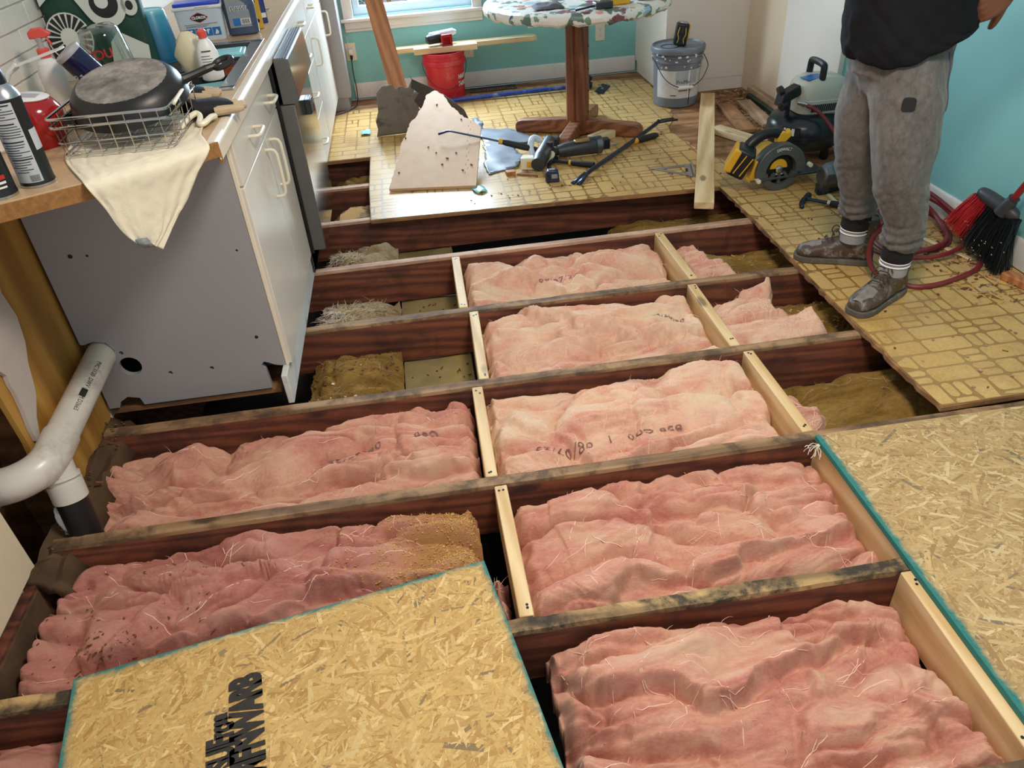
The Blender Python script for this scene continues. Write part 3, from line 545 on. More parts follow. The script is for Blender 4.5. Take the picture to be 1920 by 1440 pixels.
R0 = batt('old_insulation', 'brown wool in shade under the overhanging pine plank', .90, 1.9, 3.09, 3.556, -.14, 190, 'brown_wool', (), (), mid=.008, big=.015, **kw)
def tuft(parent, label_mat, cx, cy, rx, ry, n, seed, L0, L1, up=.6, r=.0016):
    rnd = random.Random(seed); w = MB(); loc = parent.location
    for _ in range(n):
        a = rnd.uniform(0, 2 * PI); q = rnd.random() ** .5; x = cx + rx * q * math.cos(a); y = cy + ry * q * math.sin(a)
        p = Vector((x - loc.x, y - loc.y, surf(parent, x, y) - loc.z - .004)); g = rnd.uniform(0, 2 * PI); d = Vector((math.cos(g), math.sin(g), rnd.uniform(.1, 1) * up)).normalized(); L = rnd.uniform(L0, L1); pts = [p]
        for k in range(5): d = (d + Vector((rnd.uniform(-.45, .45), rnd.uniform(-.45, .45), rnd.uniform(-.4, .15)))).normalized(); pts.append(pts[-1] + d * L / 5)
        w.tube(pts, [r, r * .9, r * .8, r * .6, r * .4, r * .15], 3, cap=False)
    return tag(w.build('wool_tuft', label_mat, parent), kind='stuff')
tuft(B2, 'white_wool', -.42, 2.80, .10, .13, 1000, 1, .03, .07, .45, .0030)
tuft(B2, 'grey_wool', -.30, 2.85, .10, .14, 400, 2, .03, .07, .5, .0018)
tuft(B3, 'white_wool', -.43, 3.33, .09, .10, 900, 3, .02, .05, .5, .0020)
tuft(B4, 'white_wool', -.40, 3.74, .10, .10, 500, 4, .02, .05, .4, .0020)
tuft(B5, 'white_wool', -.42, 4.20, .10, .10, 500, 5, .02, .05, .4, .0020)
tuft(B1, 'grey_wool', -.42, 2.2, .12, .10, 300, 6, .02, .05, .3, .0014)
scatter('wood_crumbs', 'crumb', B1, True, -.51, -.2, 2.12, 2.52, 110, 8, .002, .007, 4)
M['paperbit'] = plain('white_plaster_bit', srgb(226, 216, 198), .8, 0, .1, 20)
scatter('plaster_bits', 'paperbit', B1, True, -.50, -.3, 2.12, 2.4, 14, 9, .003, .011, 1.6)
scatter('wood_crumbs', 'sawdust', R2, True, 1.3, 1.7, 2.2, 2.5, 90, 10, .002, .008, 4)
scatter('wood_crumbs', 'sawdust', R1, True, 1.2, 1.6, 2.68, 3.0, 50, 11, .002, .008, 4)
# tan torn cardboard in the small hole
M['kraft'] = plain('kraft_board', srgb(196, 150, 88), .85, 0, .1, 12)
mb = MB(); mb.prism([(0, 0), (.05, -.02), (.12, -.012), (.16, .01), (.155, .06), (.13, .075), (.125, .10), (.10, .09), (.07, .10), (.03, .06), (.01, .05)], 0, .006)
o = mb.build('cardboard_scrap', 'kraft', None, bevel=.001); o.location = (-.47, 3.80, -.09); o.rotation_euler = (math.radians(18), .05, .1); tag(o, 'torn tan cardboard scrap on grey wool in small floor hole', 'cardboard')
# ------------------------------------------------------------------ sheet-metal / board duct under the joists
t = NT('duct_board'); v = t.obj(rand=False); c = t.ramp(t.noise(v, 5, 6), [(.3, srgb(126, 106, 66)), (.7, srgb(164, 146, 98))]); d = t.noise(v, 3.5, 6); c = t.mix(t.ramp(d, [(.5, G(0)), (.66, G(.6))]), c, srgb(168, 140, 60)); t.col(c); t.set(Roughness=.8); M['duct'] = t.m
mb = MB(); n = 26
top = []
for i in range(n + 1):
    y = 2.10 + 1.8 * i / n; top.append([(-.178 + .178 * (j / 6) * 1.5, y, -.198 + .003 * math.sin(i * 1.3 + j)) for j in range(7)])
for i in range(n):
    y = (top[i][0][1] + top[i + 1][0][1]) / 2
    for j in range(6):
        x = top[i][j][0]
        if 2.72 < y < 2.84 and x > -.14: continue           # torn open in the bay before the pale joist
        p = [top[i][j], top[i][j + 1], top[i + 1][j + 1], top[i + 1][j]]; q = [(a, b, c - .02) for a, b, c in p]
        mb.add(p + q, [(0, 1, 2, 3), (7, 6, 5, 4), (0, 4, 5, 1), (1, 5, 6, 2), (2, 6, 7, 3), (3, 7, 4, 0)])
root = thing('air_duct', 'tan insulated duct board under joists, torn open in one bay', 'duct', (-.05, 2.95, -.36))
mb.build('duct_top', 'duct', root, off=root.location)
s = MB(); s.bb((-.178, 2.10, -.36), (-.172, 3.9, -.222)); s.bb((.085, 2.10, -.36), (.091, 3.9, -.222)); s.build('duct_side', 'duct', root, off=root.location)
s = MB(); s.add([(-.12, 2.835, -.19), (-.03, 2.845, -.186), (.08, 2.845, -.188), (.08, 2.90, -.19), (-.12, 2.89, -.19), (-.1, 2.80, -.172), (.0, 2.79, -.165), (.08, 2.80, -.17)], [(0, 1, 3, 4), (1, 2, 3), (5, 6, 1, 0), (6, 7, 2, 1)]); s.build('torn_flap', 'kraft', root, off=root.location, solid=.004)
rnd = random.Random(2); s = MB()
for k in range(40): s.box((rnd.uniform(-.15, .08), rnd.choice([rnd.uniform(2.15, 2.5), rnd.uniform(2.86, 3.0)]), -.193), (rnd.uniform(.004, .02), .004, .003), (0, 0, rnd.uniform(0, 3)))
tag(s.build('wood_crumbs', 'crumb', root, off=root.location), kind='stuff')
s = MB(); s.bb((.2, 3.1, -.4), (.9, 3.56, -.395)); 
# ================================================================== stamped strand panels
def osb(name, label, org, ang, w, l, th, edges, n, seed, base, tones):
    # local frame: x to the right 0..w, y away from the far corner line 0..-l (towards the camera)
    root = thing(name, label, 'strand board', org, (0, 0, ang))
    def mat(nm, strand):
        t = NT(nm); tc = t.n('TexCoord'); sp = t.n('SeparateXYZ'); t.l(tc.outputs['Object'], sp.inputs[0])
        v = t.obj(rand=False); nz = t.noise(v, 16, 5, .7)
        if strand: at = t.n('Attribute', attribute_name='tone'); c = at.outputs['Color']
        else: c = t.ramp(t.noise(v, 40, 4), [(.3, tones[0]), (.7, tones[2])])
        st = t.noise(t.obj((1, 1, 1), rand=False), 190, 2); c = t.mix(.18, c, t.ramp(st, [(.3, G(.35)), (.7, G(1))]), 'MULTIPLY')
        for e in edges:
            m = t.n('Math', operation='MULTIPLY_ADD'); src, sgn, ofs = e; t.l(sp.outputs[src], m.inputs[0]); m.inputs[1].default_value = sgn; m.inputs[2].default_value = ofs   # distance in from that edge
            a = t.n('Math', operation='MULTIPLY_ADD'); t.l(nz, a.inputs[0]); a.inputs[1].default_value = -.040; a.inputs[2].default_value = .0205; ad = t.n('Math', operation='ADD'); t.l(m.outputs[0], ad.inputs[0]); t.l(a.outputs[0], ad.inputs[1])
            f = t.ramp(ad.outputs[0], [(0.0, G(.95)), (.004, G(.85)), (.010, G(.25)), (.022, G(0))]); c = t.mix(f, c, srgb(30, 122, 118))
        t.col(c); t.set(Roughness=.72); t.b.inputs['Specular IOR Level'].default_value = .25; return t.m
    mb = MB(); mb.prism([(0, 0), (w, 0), (w, -l), (0, -l)], 0, th); mb.build('panel', mat(name + '_core', False), root, bevel=.0012)
    rnd = random.Random(seed); vs = []; fs = []; cols = []; k = 0
    for i in range(n):
        L = rnd.uniform(.015, .055) if rnd.random() < .8 else rnd.uniform(.055, .10); W = L * rnd.uniform(.06, .2); W = min(W, .012); a = rnd.gauss(base, .8) if rnd.random() < .75 else rnd.uniform(0, PI)
        x = rnd.uniform(.001, w - .001); y = -rnd.uniform(.001, l - .001); zz = th + .0002 + .0006 * rnd.random(); ca, sa = math.cos(a), math.sin(a); j = rnd.uniform(-.3, .3) * W
        q = [(-L / 2, -W / 2 + j), (L / 2 - W * rnd.random(), -W / 2), (L / 2, W / 2 - j), (-L / 2 + W * rnd.random(), W / 2)]
        pts = [(x + px * ca - py * sa, y + px * sa + py * ca) for px, py in q]
        if any(not (0 <= px <= w and -l <= py <= 0) for px, py in pts): continue
        tl = rnd.uniform(-.0003, .0003); vs += [(px, py, zz + (tl if m < 2 else -tl) * .5) for m, (px, py) in enumerate(pts)]; fs.append((k, k + 1, k + 2, k + 3)); k += 4
        r = rnd.random(); c = tones[0] if r < .16 else tones[1] if r < .55 else tones[2] if r < .85 else tones[3] if r < .985 else tones[4]; g = rnd.uniform(.88, 1.08); cols.append((c[0] * g, c[1] * g, c[2] * g, 1))
    me = bpy.data.meshes.new('wood_strands'); me.from_pydata(vs, [], fs); cat = me.color_attributes.new('tone', 'FLOAT_COLOR', 'CORNER'); cat.data.foreach_set('color', np.repeat(np.array(cols, np.float32), 4, axis=0).ravel())
    me.materials.append(mat(name + '_strands', True)); o = bpy.data.objects.new('wood_strands', me); COL.objects.link(o); o.parent = root; tag(o, kind='stuff'); return root
TON = [srgb(186, 144, 84), srgb(204, 164, 100), srgb(214, 177, 112), srgb(226, 192, 130), srgb(150, 126, 90)]
TON2 = [srgb(172, 138, 92), srgb(188, 155, 106), srgb(199, 168, 118), srgb(213, 186, 138), srgb(138, 122, 98)]
angL = math.atan2(1.283 - 1.121, .021 + .916)
PL = osb('strand_board', 'loose tan strand board with black stamp, lying tilted at the front', (-.918, 1.121, .0015), angL, .952, 1.15, .018, [(0, 1, 0.0), (0, -1, .952), (1, -1, 0.0)], 14000, 1, .55, TON)
PR = osb('strand_board', 'fitted tan strand board with thick teal edge on the right', (1.018, 1.563, .0005), 0.0, 1.18, 1.15, .018, [(0, 1, -0.006)], 13000, 2, -.35, TON2)
# black mill stamps, lettering running towards the far edge
M['stamp'] = plain('black_mill_stamp', srgb(48, 42, 38), .85, 0, .35, 60)
def stamp(parent, body, size, x, y, rot, sx=1.0, bold=.004): return text(body, size, 'stamp', parent, T(x, y, .0202, 0, 0, rot), 'mill_stamp', bold * size / .05, ext=.0001, sx=sx, align='RIGHT', spacing=.86)
stamp(PL, 'RAFMFNWARB', .088, .372, -.128, PI / 2, .60, .003)
stamp(PL, 'SUJFrcss', .070, .318, -.205, PI / 2, .58, .003)
s = MB()
for k in range(14): 
    r = random.Random(k); s.box((.795 + r.random() * .22, -.012 - r.random() * .075 * (.4 + .04 * k), .0195), (r.uniform(.006, .014), r.uniform(.02, .05), .0006), (0, 0, r.uniform(-.1, .1)))
s.build('mill_stamp', 'stamp', PR)
# white string tied round the far corner of the right panel
s = MB(); r = random.Random(9)
for k in range(9):
    p = Vector((0, 0, 0)); d = Vector((r.uniform(-1, .1), r.uniform(-.7, .4), r.uniform(-.3, .8))).normalized(); pts = [p]
    for q in range(5): d = (d + Vector((r.uniform(-.6, .3), r.uniform(-.6, .4), r.uniform(-.6, .3)))).normalized(); pts.append(pts[-1] + d * .009)
    s.tube(pts, .0011, 4)
s.lathe([(.001, -.004), (.005, -.002), (.006, .002), (.002, .006)], 8)
o = s.build('frayed_twine', 'paperbit', None); o.location = (1.012, 1.53, .006); tag(o, 'frayed white twine knot at the teal panel corner', 'twine')
# ================================================================== cabinet run on the left
CT = .916; CF = -.49
M['laminate'] = plain('beige_laminate', srgb(196, 164, 126), .35, 0, .10, 40, 0, 60, .5, srgb(170, 138, 102), .3)
M['laminate_lit'] = plain('lit_laminate_nosing', srgb(226, 212, 192), .3, 0, .03)  # same laminate, lightened for the window light its rounded edge reflects
M['chip'] = plain('raw_chipboard', srgb(150, 104, 56), .85, 0, .25, 90)
# worktop with sink cut-out, raw mitred end towards the camera
root = thing('worktop', 'long beige laminate kitchen worktop with raw mitred end', 'worktop', (-.8, 3.5, .877))
SX0, SX1, SY0, SY1 = -.86, -.545, 2.47, 3.16
mb = MB(); z0, z1 = .880, CT; e = -.515
MIT = [(e, 1.925), (-.62, 1.80), (-.75, 1.727), (-.90, 1.648), (WL + .004, 1.53)]
mb.prism(MIT[::-1] + [(e, SY0), (WL + .004, SY0)][0:0] + [], z0, z1) if False else None
mb.prism([(WL + .004, SY0)] + [(e, SY0)] + MIT, z0, z1, 0)
mb.bb((WL + .004, SY0, z0), (SX0, SY1, z1)); mb.bb((SX1, SY0, z0), (e, SY1, z1)); mb.bb((WL + .004, SY1, z0), (e, 5.465, z1))
mb.build('countertop', 'laminate', root, off=root.location, bevel=.001)
pr = [(e, z1), (e + .012, z1), (e + .019, z1 - .003), (CF - .001, z1 - .010), (CF, z1 - .018), (CF, z0 - .012), (CF - .006, z0 - .012), (CF - .008, z0), (e, z0)]
mb = MB(); k = len(pr); ya, yb = 1.932, 5.465
mb.add([(x, ya + (x - e) * .6, z) for x, z in pr] + [(x, yb, z) for x, z in pr], [(i, (i + 1) % k, k + (i + 1) % k, k + i) for i in range(k)] + [tuple(range(k))[::-1], tuple(range(k, 2 * k))])
mb.build('front_nosing', 'laminate_lit', root, off=root.location)
mb = MB()
for (xa, ya), (xb, yb) in zip([(CF - .001, 1.944)] + MIT[:-1], MIT): mb.bar((xa, ya - .001, .895), (xb, yb - .001, .895), .003, .036)
mb.box((CF - .006, 1.948, .876), (.011, .006, .03)); mb.build('raw_edge', 'chip', root, off=root.location)
# sink
root = thing('kitchen_sink', 'stainless drop-in sink with wide rim behind the dish rack', 'sink', (-.70, 2.815, CT))
mb = MB(); r = .028; zt = CT + .003
for a, b in (((SX0 - r, SY0 - r, CT + .0004), (SX1 + r * .55, SY0 + .012, zt)), ((SX0 - r, SY1 - .012, CT + .0004), (SX1 + r * .55, SY1 + r, zt)), ((SX0 - r, SY0, CT + .0004), (SX0 + .012, SY1, zt)), ((SX1 - .03, SY0, CT + .0004), (SX1 + r * .55, SY1, zt))): mb.bb(a, b)
M['sinksteel'] = plain('brushed_sink_steel', srgb(168, 166, 162), .32, 1, .1, 8)
mb.build('sink_rim', 'sinksteel', root, off=root.location, bevel=.0015)
mb = MB(); a0 = (SX0 + .004, SY0 + .004); a1 = (SX1 - .004, SY1 - .004); zb = .76; t_ = .003
mb.bb((a0[0], a0[1], zb), (a1[0], a1[1], zb + t_)); mb.bb((a0[0], a0[1], zb), (a0[0] + t_, a1[1], CT)); mb.bb((a1[0] - t_, a0[1], zb), (a1[0], a1[1], CT)); mb.bb((a0[0], a0[1], zb), (a1[0], a0[1] + t_, CT)); mb.bb((a0[0], a1[1] - t_, zb), (a1[0], a1[1], CT))
mb.build('sink_basin', 'sinksteel', root, off=root.location)
def handle(parent, p, q, out=.034, r=.0055, off=(0, 0, 0), name='handle', label=None):
    # bow handle between p and q (on the face x = const), bowing out along +X
    p = Vector(p); q = Vector(q); d = (q - p); pts = []
    for f, x in ((0, 0), (0, .55), (.02, .8), (.09, .97), (.2, 1), (.5, 1.02), (.8, 1), (.91, .97), (.98, .8), (1, .55), (1, 0)): pts.append(p + d * f + Vector((out * x, 0, 0)))
    m = MB(); m.tube(pts, r, 8); return tag(m.build(name, 'ivory', parent, off=off), label)
DF = -.510
# sink base cabinet
root = thing('base_cabinet', 'white sink base cabinet with bare grey end panel facing the camera', 'cabinet', (-.82, 2.57, .0)); off = root.location
from mathutils.geometry import tessellate_polygon
def circ(x, z, r, n=18): return [(x + r * math.cos(2 * PI * k / n), z + r * math.sin(2 * PI * k / n)) for k in range(n)]
out_ = [(-1.128, .879), (-1.128, .28), (-1.122, .276), (-1.086, .284), (-1.052, .276), (-1.036, .245), (-1.046, .21), (-1.066, .19), (-1.10, .19), (-1.128, .196), (-1.128, .028), (-1.096, .028), (-1.086, .05), (-1.058, .066), (-1.022, .056), (-1.016, .028), (-.597, .028), (-.600, .105), (-.612, .122), (-.60, .134), (-.585, .128), (-.57, .118), (-.55, .112), (-.532, .112), (-.532, .879)]
holes_ = [circ(-1.009, .18, .034), circ(-1.044, .571, .007, 10), circ(-.998, .567, .004, 8), circ(-.581, .53, .004, 8), circ(-.6, .229, .006, 10), circ(-.898, .137, .007, 10), circ(-.767, .135, .007, 10), circ(-1.02, .232, .007, 10)]
def plate(loops, y0, y1):
    m = MB(); fl = [p for l in loops for p in l]; tris = tessellate_polygon([[Vector((x, z, 0)) for x, z in l] for l in loops]); n = len(fl)
    m.add([(x, y0, z) for x, z in fl] + [(x, y1, z) for x, z in fl], [tuple(t_) for t_ in tris] + [tuple(n + k for k in t_[::-1]) for t_ in tris])
    o = 0; fs = []
    for l in loops:
        k = len(l); fs += [(o + q, o + (q + 1) % k, n + o + (q + 1) % k, n + o + q) for q in range(k)]; o += k
    m.f += fs; m.mi += [0] * len(fs); return m
ep = plate([out_] + holes_, 2.160, 2.177).build('end_panel', 'cab_side', root, off=off, sharp=30)
mb = MB()
mb.bb((-1.12, 2.19, .10), (-.532, 2.98, .118)); mb.bb((-1.12, 2.19, .118), (-1.11, 2.98, .875)); mb.bb((-1.12, 2.965, .118), (-.532, 2.98, .875)); mb.build('carcass', 'dark', root, off=off)
mb = MB(); mb.bb((-.5325, 2.158, .112), (-.5215, 2.19, .877)); mb.build('front_stile', 'ivory', root, off=off, bevel=.001)
def front(name, y0, y1, zz0, zz1, label=None, x=DF, th=.018):
    m = MB(); m.bb((x - th, y0, zz0), (x, y1, zz1)); return m.build(name, 'cab', root, off=off, bevel=.0022)
f = front('false_front', 2.160, 2.982, .720, .868); handle(f, (DF, 2.39, .790), (DF, 2.49, .790), off=off); handle(f, (DF, 2.76, .790), (DF, 2.86, .790), off=off)
f = front('door', 2.160, 2.640, .116, .714); handle(f, (DF, 2.585, .525), (DF, 2.585, .685), off=off)
f = front('door', 2.645, 2.982, .116, .714); handle(f, (DF, 2.70, .525), (DF, 2.70, .685), off=off)
M['toe'] = plain('scuffed_white_toe_board', srgb(214, 214, 212), .6, 0, .05, 10, 0, 60, .5, srgb(120, 116, 112), .6)
mb = MB(); mb.bb((-.544, 2.094, .0008), (-.524, 3.62, .112)); struct('trim_3', mb, 'toe', bevel=.003)
mb = MB()
for x, z, r in ((-1.044, .571, .0055), (-.6, .229, .0045), (-.998, .567, .003)): mb.lathe([(r, 0), (r, .003), (r * .5, .004)], 10, T(x, 2.162, z, PI / 2))
mb.build('cam_bolt', 'darksteel', root, off=off)
# dishwasher
root = thing('dishwasher', 'built-in dishwasher with mirror stainless door standing proud of the white doors', 'dishwasher', (-.8, 3.30, .019)); off = root.location
M['mirror'] = plain('polished_stainless_door', srgb(186, 182, 178), .12, 1, .03, 4); M['dwside'] = plain('grey_door_side', srgb(104, 102, 100), .45, .2, .05)
D0, D1 = 3.0, 3.60
mb = MB(); mb.bb((-1.09, D0 + .01, .02), (-.515, D1 - .01, .866)); mb.build('tub', 'dark', root, off=off)
mb = MB(); mb.bb((-.500, D0, .125), (-.448, D1, .715)); d = mb.build('door', 'dwside', root, off=off, bevel=.003)
mb = MB(); mb.bb((-.4478, D0 + .002, .127), (-.4455, D1 - .002, .713)); mb.build('door_skin', 'mirror', d, off=off)
mb = MB(); mb.prism([(-.487, .718), (-.440, .718), (-.424, .735), (-.434, .874), (-.445, .879), (-.487, .879)], D0, D1, None, Matrix(((1, 0, 0, 0), (0, 0, 1, 0), (0, 1, 0, 0), (0, 0, 0, 1)))); c = mb.build('control_panel', 'dwside', root, off=off, bevel=.002)
mb = MB(); mb.add([(-.4395, D0 + .002, .7185), (-.4235, D0 + .002, .735), (-.4335, D0 + .002, .873), (-.4395, D1 - .002, .7185), (-.4235, D1 - .002, .735), (-.4335, D1 - .002, .873)], [(0, 3, 4, 1), (1, 4, 5, 2)]); mb.build('panel_skin', 'mirror', c, off=off)
mb = MB()
for k in range(5): mb.bb((-.484 + k * .0095, D0 + .004, .8792), (-.4785 + k * .0095, D1 - .004, .8806))
mb.build('top_trim', 'darksteel', c, off=off)
mb = MB(); mb.bb((-.515, D0 - .006, .115), (-.498, D0 + .003, .866)); mb.build('rubber_seal', 'black', root, off=off); mb = MB(); mb.bb((-.515, D1 - .003, .115), (-.498, D1 + .006, .866)); mb.build('rubber_seal', 'black', root, off=off)
mb = MB(); mb.bb((-.4455, 3.28, .60), (-.425, 3.36, .66)); mb.bb((-.425, 3.285, .604), (-.422, 3.355, .656)); mb.build('magnet_box', 'dark', d, off=off, bevel=.002)
mb = MB(); mb.bb((-.53, D0 + .02, .02), (-.515, D1 - .02, .12)); mb.build('kick_plate', 'dark', root, off=off)
# far cabinets: drawer stack and door unit
root = thing('base_cabinet', 'white drawer stack beyond the dishwasher', 'cabinet', (-.82, 4.06, .019), group='far white cabinets'); off = root.location
mb = MB(); mb.bb((-1.12, 3.612, .10), (-.529, 4.515, .878)); mb.bb((-1.12, 3.64, .019), (-.57, 4.515, .1)); mb.build('carcass', 'cab', root, off=off)
for k, (a, b) in enumerate(((.118, .345), (.35, .575), (.58, .715), (.72, .868))):
    f = front('drawer', 3.615, 4.512, a, b); handle(f, (DF, 4.02, (a + b) / 2 + .02), (DF, 4.12, (a + b) / 2 + .02), off=off)
root = thing('base_cabinet', 'farthest white cabinet with drawers above doors by the tall panel', 'cabinet', (-.82, 4.99, .019), group='far white cabinets'); off = root.location
mb = MB(); mb.bb((-1.12, 4.52, .10), (-.529, 5.465, .878)); mb.bb((-1.12, 4.52, .019), (-.57, 5.465, .1)); mb.build('carcass', 'cab', root, off=off)
f = front('drawer', 4.52, 5.46, .72, .868); handle(f, (DF, 4.62, .8), (DF, 4.72, .8), off=off)
f = front('door', 4.52, 4.99, .118, .714); handle(f, (DF, 4.56, .52), (DF, 4.56, .66), off=off)
f = front('door', 4.995, 5.46, .118, .714); handle(f, (DF, 5.40, .52), (DF, 5.40, .66), off=off)
root = thing('tall_cabinet', 'tall pale pantry panel standing in the left back corner', 'cabinet', (-.77, 5.60, .019)); off = root.location
mb = MB(); mb.bb((-1.13, 5.47, .105), (-.425, 5.735, 2.2)); mb.build('carcass', 'cab_side', root, off=off, bevel=.002)
mb = MB(); mb.bb((-1.13, 5.485, .0195), (-.445, 5.735, .105)); mb.build('plinth', 'cab_side', root, off=off)
# ================================================================== things on the worktop
W0 = CT + .0005
def glassy(name, c, rough=.05, fac=.75):
    t = NT(name); g = t.n('BsdfGlossy'); g.inputs['Roughness'].default_value = rough; tr = t.n('BsdfTransparent'); tr.inputs[0].default_value = c; lw = t.n('LayerWeight'); lw.inputs[0].default_value = .28
    mx = t.n('MixShader'); t.l(lw.outputs['Facing'], mx.inputs[0]); t.l(tr.outputs[0], mx.inputs[1]); t.l(g.outputs[0], mx.inputs[2]); t.l(mx.outputs[0], t.out.inputs[0]); return t.m
M['clear'] = glassy('clear_plastic', (.90, .92, .90, 1)); M['clear_blue'] = glassy('tinted_clear_plastic', (.70, .90, .95, 1))
# white towel under the rack and hanging over the mitred end
R_ = [[(-.845, 2.19, .0), (-.72, 2.22, .0), (-.62, 2.24, .0), (-.552, 2.26, .0)], [(-.862, 2.03, .0), (-.73, 2.03, .0), (-.62, 2.04, .0), (-.548, 2.10, .0)], [(-.835, 1.90, 0.0), (-.728, 1.86, .001), (-.619, 1.875, .001), (-.538, 2.0, .001)],
      [(-.762, 1.755, .001), (-.70, 1.805, .002), (-.606, 1.868, .002), (-.524, 1.938, .003)], [(-.744, 1.728, -.012), (-.688, 1.772, -.010), (-.600, 1.836, -.010), (-.515, 1.903, -.006)], [(-.731, 1.740, -.06), (-.685, 1.774, -.054), (-.619, 1.825, -.054), (-.549, 1.880, -.048)],
      [(-.719, 1.748, -.117), (-.681, 1.776, -.108), (-.636, 1.812, -.114), (-.584, 1.853, -.102)], [(-.704, 1.760, -.155), (-.679, 1.776, -.155), (-.650, 1.799, -.155), (-.614, 1.829, -.135)], [(-.697, 1.766, -.162), (-.682, 1.775, -.172), (-.671, 1.784, -.182), (-.659, 1.794, -.196)]]
rows = [catmull(r, 14) for r in R_]; cols = list(zip(*rows)); cols = [catmull(c, 9) for c in cols]; G_ = [list(r) for r in zip(*cols)]
nr, nc = len(G_), len(G_[0]); mb = MB(); P = []
for i in range(nr):
    row = []
    for j in range(nc):
        p = G_[i][j]; hang = max(0, min(1, (i - 30) / 12)); n1 = float(perlin(np.array(j * .21 + i * .035), np.array(i * .02), 5)); n2 = float(perlin(np.array(j * .5), np.array(i * .3), 6)); a = .010 * hang * n1 + .0015 * n2
        hg = max(0, min(1, (i - 19) / 9)) * .023; row.append((p.x + .609 * (a * .8 + hg), p.y - .793 * (a * .8 + hg), p.z + CT + .0016 + (.004 * abs(n2) + .004 * abs(n1)) * (1 - hang)))
    P.append(row)
mb.grid(P); M['towel'] = plain('cream_terry', srgb(232, 220, 196), .95, 0, .04, 30, .5, 500, .1)
tw = mb.build('dish_towel', 'towel', None, off=(-.70, 1.9, CT), solid=.0026); tag(tw, 'cream terry towel under the dish rack, hanging to a point', 'towel')
mb = MB(); mb.grid([[(-.684, 1.7365, CT - .146), (-.6615, 1.7505, CT - .150)], [(-.6835, 1.7375, CT - .160), (-.6575, 1.7535, CT - .166)], [(-.6755, 1.7445, CT - .172), (-.6525, 1.7585, CT - .178)]]); M['taggrey'] = plain('grey_care_label', srgb(126, 128, 132), .6, 0, .3, 120); mb.build('care_label', 'taggrey', tw, off=tw.location, solid=.001)
# wire dish rack
root = thing('dish_rack', 'small chrome wire dish rack standing on the cream towel', 'dish rack', (-.703, 2.035, CT + .012)); off = root.location
M['chrome'] = plain('chrome_wire', srgb(206, 200, 192), .16, 1, .04)
x0, x1, y0, y1 = -.835, -.572, 1.888, 2.185; zb, zr = CT + .014, CT + .100
def loop(z, r, g=0, name='rim', rad=.0022):
    a, b, c, d = x0 - g, x1 + g, y0 - g, y1 + g; k = .018; pts = []
    for cx, cy, s in ((a + k, c + k, PI), (b - k, c + k, 1.5 * PI), (b - k, d - k, 0), (a + k, d - k, .5 * PI)):
        for q in range(4): an = s + q * PI / 6; pts.append((cx + k * math.cos(an), cy + k * math.sin(an), z))
    m = MB(); m.tube(pts, rad, 6, closed=True); return m.build(name, 'chrome', root, off=off)
loop(zr, 0, .005, 'rim', .0034); loop(zr - .020, 0, .004, 'rim', .0032); loop(zb + .030, 0, .001, 'side_wire', .0017); loop(zb, 0, -.004, 'base_wire', .0020)
wm = MB()
for k in range(7):
    x = x0 + (x1 - x0) * (k + .5) / 7; wm.tube([(x, y0 - .005, zr), (x, y0 + .001, zb + .004), (x, y0 + .010, zb), (x, y1 - .010, zb), (x, y1 - .001, zb + .004), (x, y1 + .005, zr)], .0014, 5)
for k in range(6):
    y = y0 + (y1 - y0) * (k + .5) / 6; wm.tube([(x0 - .005, y, zr), (x0 + .001, y, zb + .004), (x0 + .010, y, zb + .002), (x1 - .010, y, zb + .002), (x1 - .001, y, zb + .004), (x1 + .005, y, zr)], .0014, 5)
wm.build('wire_grid', 'chrome', root, off=off)
m = MB()
for x in (x0 + .03, x1 - .03):
    for y in (y0 + .03, y1 - .03): m.lathe([(.006, CT + .005), (.006, zb - .001)], 8, T(x, y, 0))
m.build('foot', 'ivory', root, off=off)
m = MB(); m.tube([(x1 + .006, 2.05, zr + .001), (x1 + .012, 1.99, zr + .004), (x1 + .010, 1.935, zr - .002)], .0042, 8); m.build('grip_sleeve', 'ivory', root, off=off)
# cast-iron skillet, upside down in the rack
nz = Vector((-.03, -.25, .967)); mj = Vector((.981, .0858, .1742)); mj = (mj - nz * mj.dot(nz)).normalized(); mi_ = nz.cross(mj)
ROT = Matrix((mj, mi_, nz)).transposed().to_4x4()
t = NT('cast_iron'); v = t.obj(); c = t.ramp(t.noise(v, 16, 7, .7), [(.35, srgb(84, 76, 70)), (.52, srgb(128, 119, 111)), (.68, srgb(172, 162, 152))]); t.col(c); t.set(Roughness=.5, Metallic=.0); t.bump(t.noise(v, 160, 4), .15, .001); M['iron'] = t.m
M['iron_side'] = plain('cast_iron_side', srgb(40, 37, 36), .38, .3, .15, 30)
root = thing('cast_iron_skillet', 'black cast-iron skillet lying upside down in the wire rack', 'skillet', (-.700, 2.050, 1.052)); root.rotation_euler = ROT.to_euler()
m = MB(); m.lathe([(.001, 0), (.104, .0), (.108, .0012), (.111, 0), (.120, -.006), (.133, -.022), (.141, -.05), (.143, -.056), (.138, -.056), (.134, -.048), (.126, -.022), (.112, -.008), (.001, -.006)], 48, cap=False); m.build('pan_body', 'iron_side', root)
m = MB(); m.lathe([(.0, .0006), (.103, .0006), (.107, .0016), (.109, .0008)], 40, cap=False); m.build('pan_base', 'iron', root)
m = MB(); hd = Vector((math.cos(.30), math.sin(.30), 0)); sd = Vector((-hd.y, hd.x, 0)); L = []
def hp(s, w, z=0): return hd * s + sd * w + Vector((0, 0, z))
outl = [(.132, .016), (.15, .013), (.18, .012), (.215, .016), (.245, .020), (.262, .017), (.270, .008), (.270, -.008), (.262, -.017), (.245, -.020), (.215, -.016), (.18, -.012), (.15, -.013), (.132, -.016)]
hole_ = [(.205, .003), (.222, .008), (.243, .010), (.255, .006), (.258, 0), (.255, -.006), (.243, -.010), (.222, -.008), (.205, -.003)]
